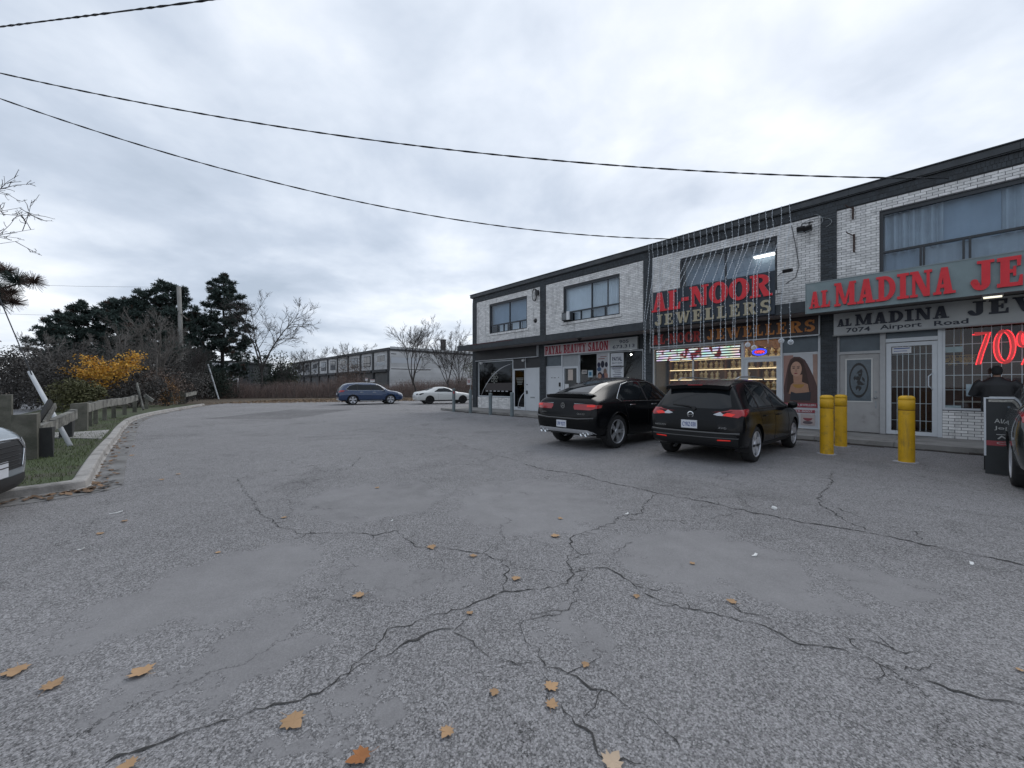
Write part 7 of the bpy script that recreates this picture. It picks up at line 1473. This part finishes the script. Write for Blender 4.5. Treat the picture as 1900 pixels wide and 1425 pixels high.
# shrubs
def shrub(px, Y, rx, h, n, mt, lb, seed, leaf=.07, loose=1.0, group='shrubs behind the barrier'):
    r = random.Random(seed); f = MB(); st = MB(); p = AT(px, 720, Y)
    for _ in range(14):
        t = r.uniform(0,6.28); e = Vector((rx*.7*math.cos(t)*r.random(), rx*.7*math.sin(t)*r.random(), h*r.uniform(.6,1))); st.tube([(e.x*.1, e.y*.1, 0), e*.5 + Vector((0,0,.1)), e], [.03,.02,.006], 4)
    cl = [Vector((rx*r.uniform(-.8,.8), rx*r.uniform(-.8,.8), h*r.uniform(.15,.95))) for _ in range(26)]
    for _ in range(n):
        c = r.choice(cl); q = c + Vector((r.gauss(0,rx*.22), r.gauss(0,rx*.22), r.gauss(0,h*.12)))*loose
        if q.z < .02 or (q.x/rx)**2 + (q.y/rx)**2 + (q.z/h)**2 > 1.5: continue
        d = rdir(r); s_ = d.cross(rdir(r)).normalized(); L = leaf*r.uniform(.6,1.2); f.face([q - d*L, q + s_*L*.6, q + d*L, q - s_*L*.6])
    o = thing('shrub', lb, 'shrub', (p.x, p.y, .05), 0, group); link('stems', st.mesh('stems', BARK), o); link('foliage', f.mesh('foliage', mt), o)
OLIVE = mat('olive_leaves', (.085,.085,.035), .8, isl=.4); DKSH = mat('dark_scrub', (.066,.062,.058), .85, isl=.5); BRSH = mat('brown_scrub', (.11,.08,.065), .85, isl=.45); DKGR = mat('evergreen_leaves', (.018,.030,.020), .8, isl=.4); ORSH = mat('orange_dry_leaves', (.20,.11,.045), .85, isl=.4)
shrub(138, 21, 1.2, 1.6, 5200, OLIVE, 'olive green shrub under the left side of the yellow maple', 51); shrub(90, 23, 1.3, 2.6, 3600, DKSH, 'dark leafless-looking shrub left of the olive shrub', 52); shrub(30, 24, 1.9, 3.4, 5200, DKSH, 'dark scrub at the left edge behind the near barrier', 53); shrub(250, 25, 1.5, 2.2, 4200, DKSH, 'dark shrub behind the leaning boards right of the maple', 54); shrub(305, 29, 1.6, 2.4, 3600, BRSH, 'brown scrub behind the far barrier posts', 55); shrub(312, 26.5, .7, 1.9, 500, ORSH, 'small shrub holding dry orange leaves near the barrier\'s far end', 56, .06); shrub(200, 27, 2.0, 3.0, 5200, DKSH, 'dark shrub filling the gap under the bare shrub-like tree', 57); shrub(345, 33, 1.8, 2.6, 3600, DKSH, 'dark shrub at the foot of the short pine', 58)
shrub(110, 34, 2.8, 4.6, 7000, DKSH, 'tall dark thicket shrub below the small left pine', 61, .10); shrub(185, 36, 2.8, 4.8, 7000, DKSH, 'tall dark shrub behind the maple below the stepped pine', 62, .10); shrub(260, 38, 3.0, 4.8, 7000, DKSH, 'tall dark shrub below the pine left of the utility pole', 63, .10); shrub(45, 33, 2.6, 3.8, 6000, DKSH, 'tall dark shrub near the left edge in front of the road', 64, .10); shrub(330, 41, 2.6, 4.2, 6000, DKSH, 'dark shrub under the broad pine beside the utility pole', 65, .10)
shrub(512, 62, 3.4, 6.3, 6000, DKGR, 'dense dark green evergreen behind the thick bare tree', 71, .14, group='shrubs along the back hedge'); shrub(533, 66, 2.0, 5.0, 2200, OLIVE, 'yellowish shrub at the rear building\'s left end', 72, .13, group='shrubs along the back hedge'); shrub(655, 53, 2.1, 5.0, 3600, BRSH, 'tall rust brown shrub in front of the rear building', 73, .07, group='shrubs along the back hedge'); shrub(876, 56, 1.6, 5.0, 2600, OLIVE, 'pale leafy shrub seen past the shop row\'s left corner', 74, .08, group='shrubs along the back hedge'); shrub(395, 46, 2.4, 3.0, 5200, DKGR, 'low dark evergreen shrub at the foot of the lone pine', 75, .08, group='shrubs along the back hedge')
# uncountable growth: back hedge of brown twigs, leaf litter, grass
TWIG = mat('hedge_twigs', (.21,.155,.135), .95, isl=.45); r = random.Random(80); hd_ = MB()
ha, hb = AT(350, 720, 47), AT(905, 720, 56)
for _ in range(11000):
    f = r.random(); b = Vector((ha.x + (hb.x-ha.x)*f + r.gauss(0,.3), ha.y + (hb.y-ha.y)*f + r.uniform(-1.3,2.8), 0)); H = r.uniform(.8, 2.9)*(.85 + .3*math.sin(f*23) * math.sin(f*7 + 1)); d = Vector((r.gauss(0,.35), r.gauss(0,.35), 1)); s_ = Vector((1,.2,0))*r.uniform(.010,.024); e = b + d*H; m1 = b.lerp(e, .55) + rdir(r)*.15
    hd_.v += [b - s_, b + s_, m1 + s_*.7, m1 - s_*.7, e]; k = len(hd_.v); hd_.f += [(k-5,k-4,k-3,k-2),(k-2,k-3,k-1)]; hd_.m += [0,0]
    for _ in range(3):
        c = b.lerp(e, r.uniform(.2,.95)) + rdir(r)*.12; dd = rdir(r); q = dd.cross(rdir(r)).normalized(); L = r.uniform(.03,.075); hd_.face([c - dd*L, c + q*L*.6, c + dd*L, c - q*L*.6])
wobj('hedge_thicket', hd_, TWIG, (0,0,0), 'tangled brown twig hedge along the back of the lot', 'hedge', kind='stuff')
lf = MB()
for _ in range(12000):
    f = r.random(); c = Vector((-24 + 26*f + r.gauss(0,1), 33.5 + 11*f + r.uniform(-1.6,11.0)*(.6 + .4*r.random()), .012)); t = r.uniform(0,6.28); L = r.uniform(.04,.10); a = Vector((math.cos(t), math.sin(t), r.uniform(-.3,.4)))*L; q = Vector((-math.sin(t), math.cos(t), r.uniform(-.3,.4)))*L*.7; lf.face([c - a, c + q, c + a + Vector((0,0,.03)), c - q])
wobj('leaf_litter', lf, mat('dry_leaf_litter', (.17,.115,.07), .9, isl=.5), (0,0,0), 'dry leaf litter strewn along the back edge of the lot', 'leaf litter', kind='stuff')
def left_of_kerb(p):
    i = min(range(len(kpath)), key=lambda k: (kpath[k] - p).length_squared); a = kpath[max(i-1,0)]; b = kpath[min(i+1, len(kpath)-1)]; t = (b-a).normalized(); return (p - kpath[i]).dot(Vector((-t.y, t.x)))
gr = MB(); n = 0
while n < 30000:
    p = Vector((r.uniform(-17,-5.6), r.uniform(4.3,17)))
    if p.y > 11 and r.random() < .55: n += 1; continue
    d = left_of_kerb(p)
    if d < .21 or d > 4.2: continue
    wv = DIST - NIN.dot(p)
    n += 1; H = r.uniform(.025,.07)*(1.3 if d < .4 else 1); t = r.uniform(0,6.28); s_ = Vector((math.cos(t), math.sin(t), 0))*.005; e = Vector((r.gauss(0,.02), r.gauss(0,.02), H)); b = Vector((p.x, p.y, .112)); gr.face([b - s_, b + s_, b + e])
wobj('grass', gr, mat('verge_grass', (.085,.110,.042), .8, isl=.5), (0,0,0), 'short green grass on the kerbed verge at the left', 'grass', kind='stuff')
tl = MB()
for _ in range(16000):
    x = r.uniform(-190, 60); Y = r.uniform(150, 175); h = 5.5 + 2.5*math.sin(x*.07) + 1.5*math.sin(x*.21 + 1); z = h*r.random()**.7; c = Vector((x, Y, z)); d = rdir(r); q = d.cross(rdir(r)).normalized(); L = r.uniform(.3,.7); tl.face([c - d*L, c + q*L, c + d*L, c - q*L])
wobj('distant_trees', tl, mat('distant_wood', (.045,.05,.05), .9, isl=.35), (0,0,0), 'far line of trees along the horizon', 'trees', kind='stuff')
# chain-link fence behind the lot
fe = thing('chain_fence', 'chain-link fence with thin steel posts in front of the brown hedge', 'fence', (0,0,0)); fa_, fb_ = AT(372, 720, 46.5), AT(880, 720, 53.5); N_ = 16
for k in range(N_ + 1):
    p = fa_.lerp(fb_, k/N_); part('post', MB().tube([(p.x,p.y,0),(p.x,p.y,1.95)], .022, 6), mat('rusty_post', (.12,.11,.10), .8, var=.2), fe)
part('top_rail', MB().tube([(fa_.x,fa_.y,1.9),(fb_.x,fb_.y,1.9)], .014, 5), mat('rusty_post', (0,0,0)), fe); ms = MB(); dv = (fb_ - fa_); LL = dv.xy.length; k = 0.0
while k < LL:
    for sg in (1,-1):
        a0 = max(0, min(LL, k)); a1 = max(0, min(LL, k + sg*1.85)); p0 = fa_.xy + dv.xy*(a0/LL); p1 = fa_.xy + dv.xy*(a1/LL); ms.tube([(*p0, .03), (*p1, .03 + abs(a1-a0))], .0022, 3, cap=False)
    k += .16
part('wire_mesh', ms, STEEL, fe, kind='stuff')
for k, (px, py, w_, h_, lb) in enumerate(((680,704,.30,.32,'small white sign on the back fence above the blue SUV\'s roof, left one'), (691,706.5,.55,.34,'wider white sign on the back fence above the blue SUV\'s roof'))):
    p = AT(px, py, 49.5); o = thing('fence_sign', lb, 'sign', p); part('plate', MB().box(-w_/2, w_/2, -.01, .01, -h_/2, h_/2), PAPER, o); part('print', MB().box(-w_*.4, w_*.4, -.014, -.0105, h_*.2, h_*.4), mat('print_red', (.3,.05,.05), .7), o); part('stake', MB().tube([(0,.03,-p.z),(0,.03,h_*.4)], .02, 5), STEEL, o)
# tidy helper properties
for o in bpy.data.objects:
    if '_o' in o: del o['_o']
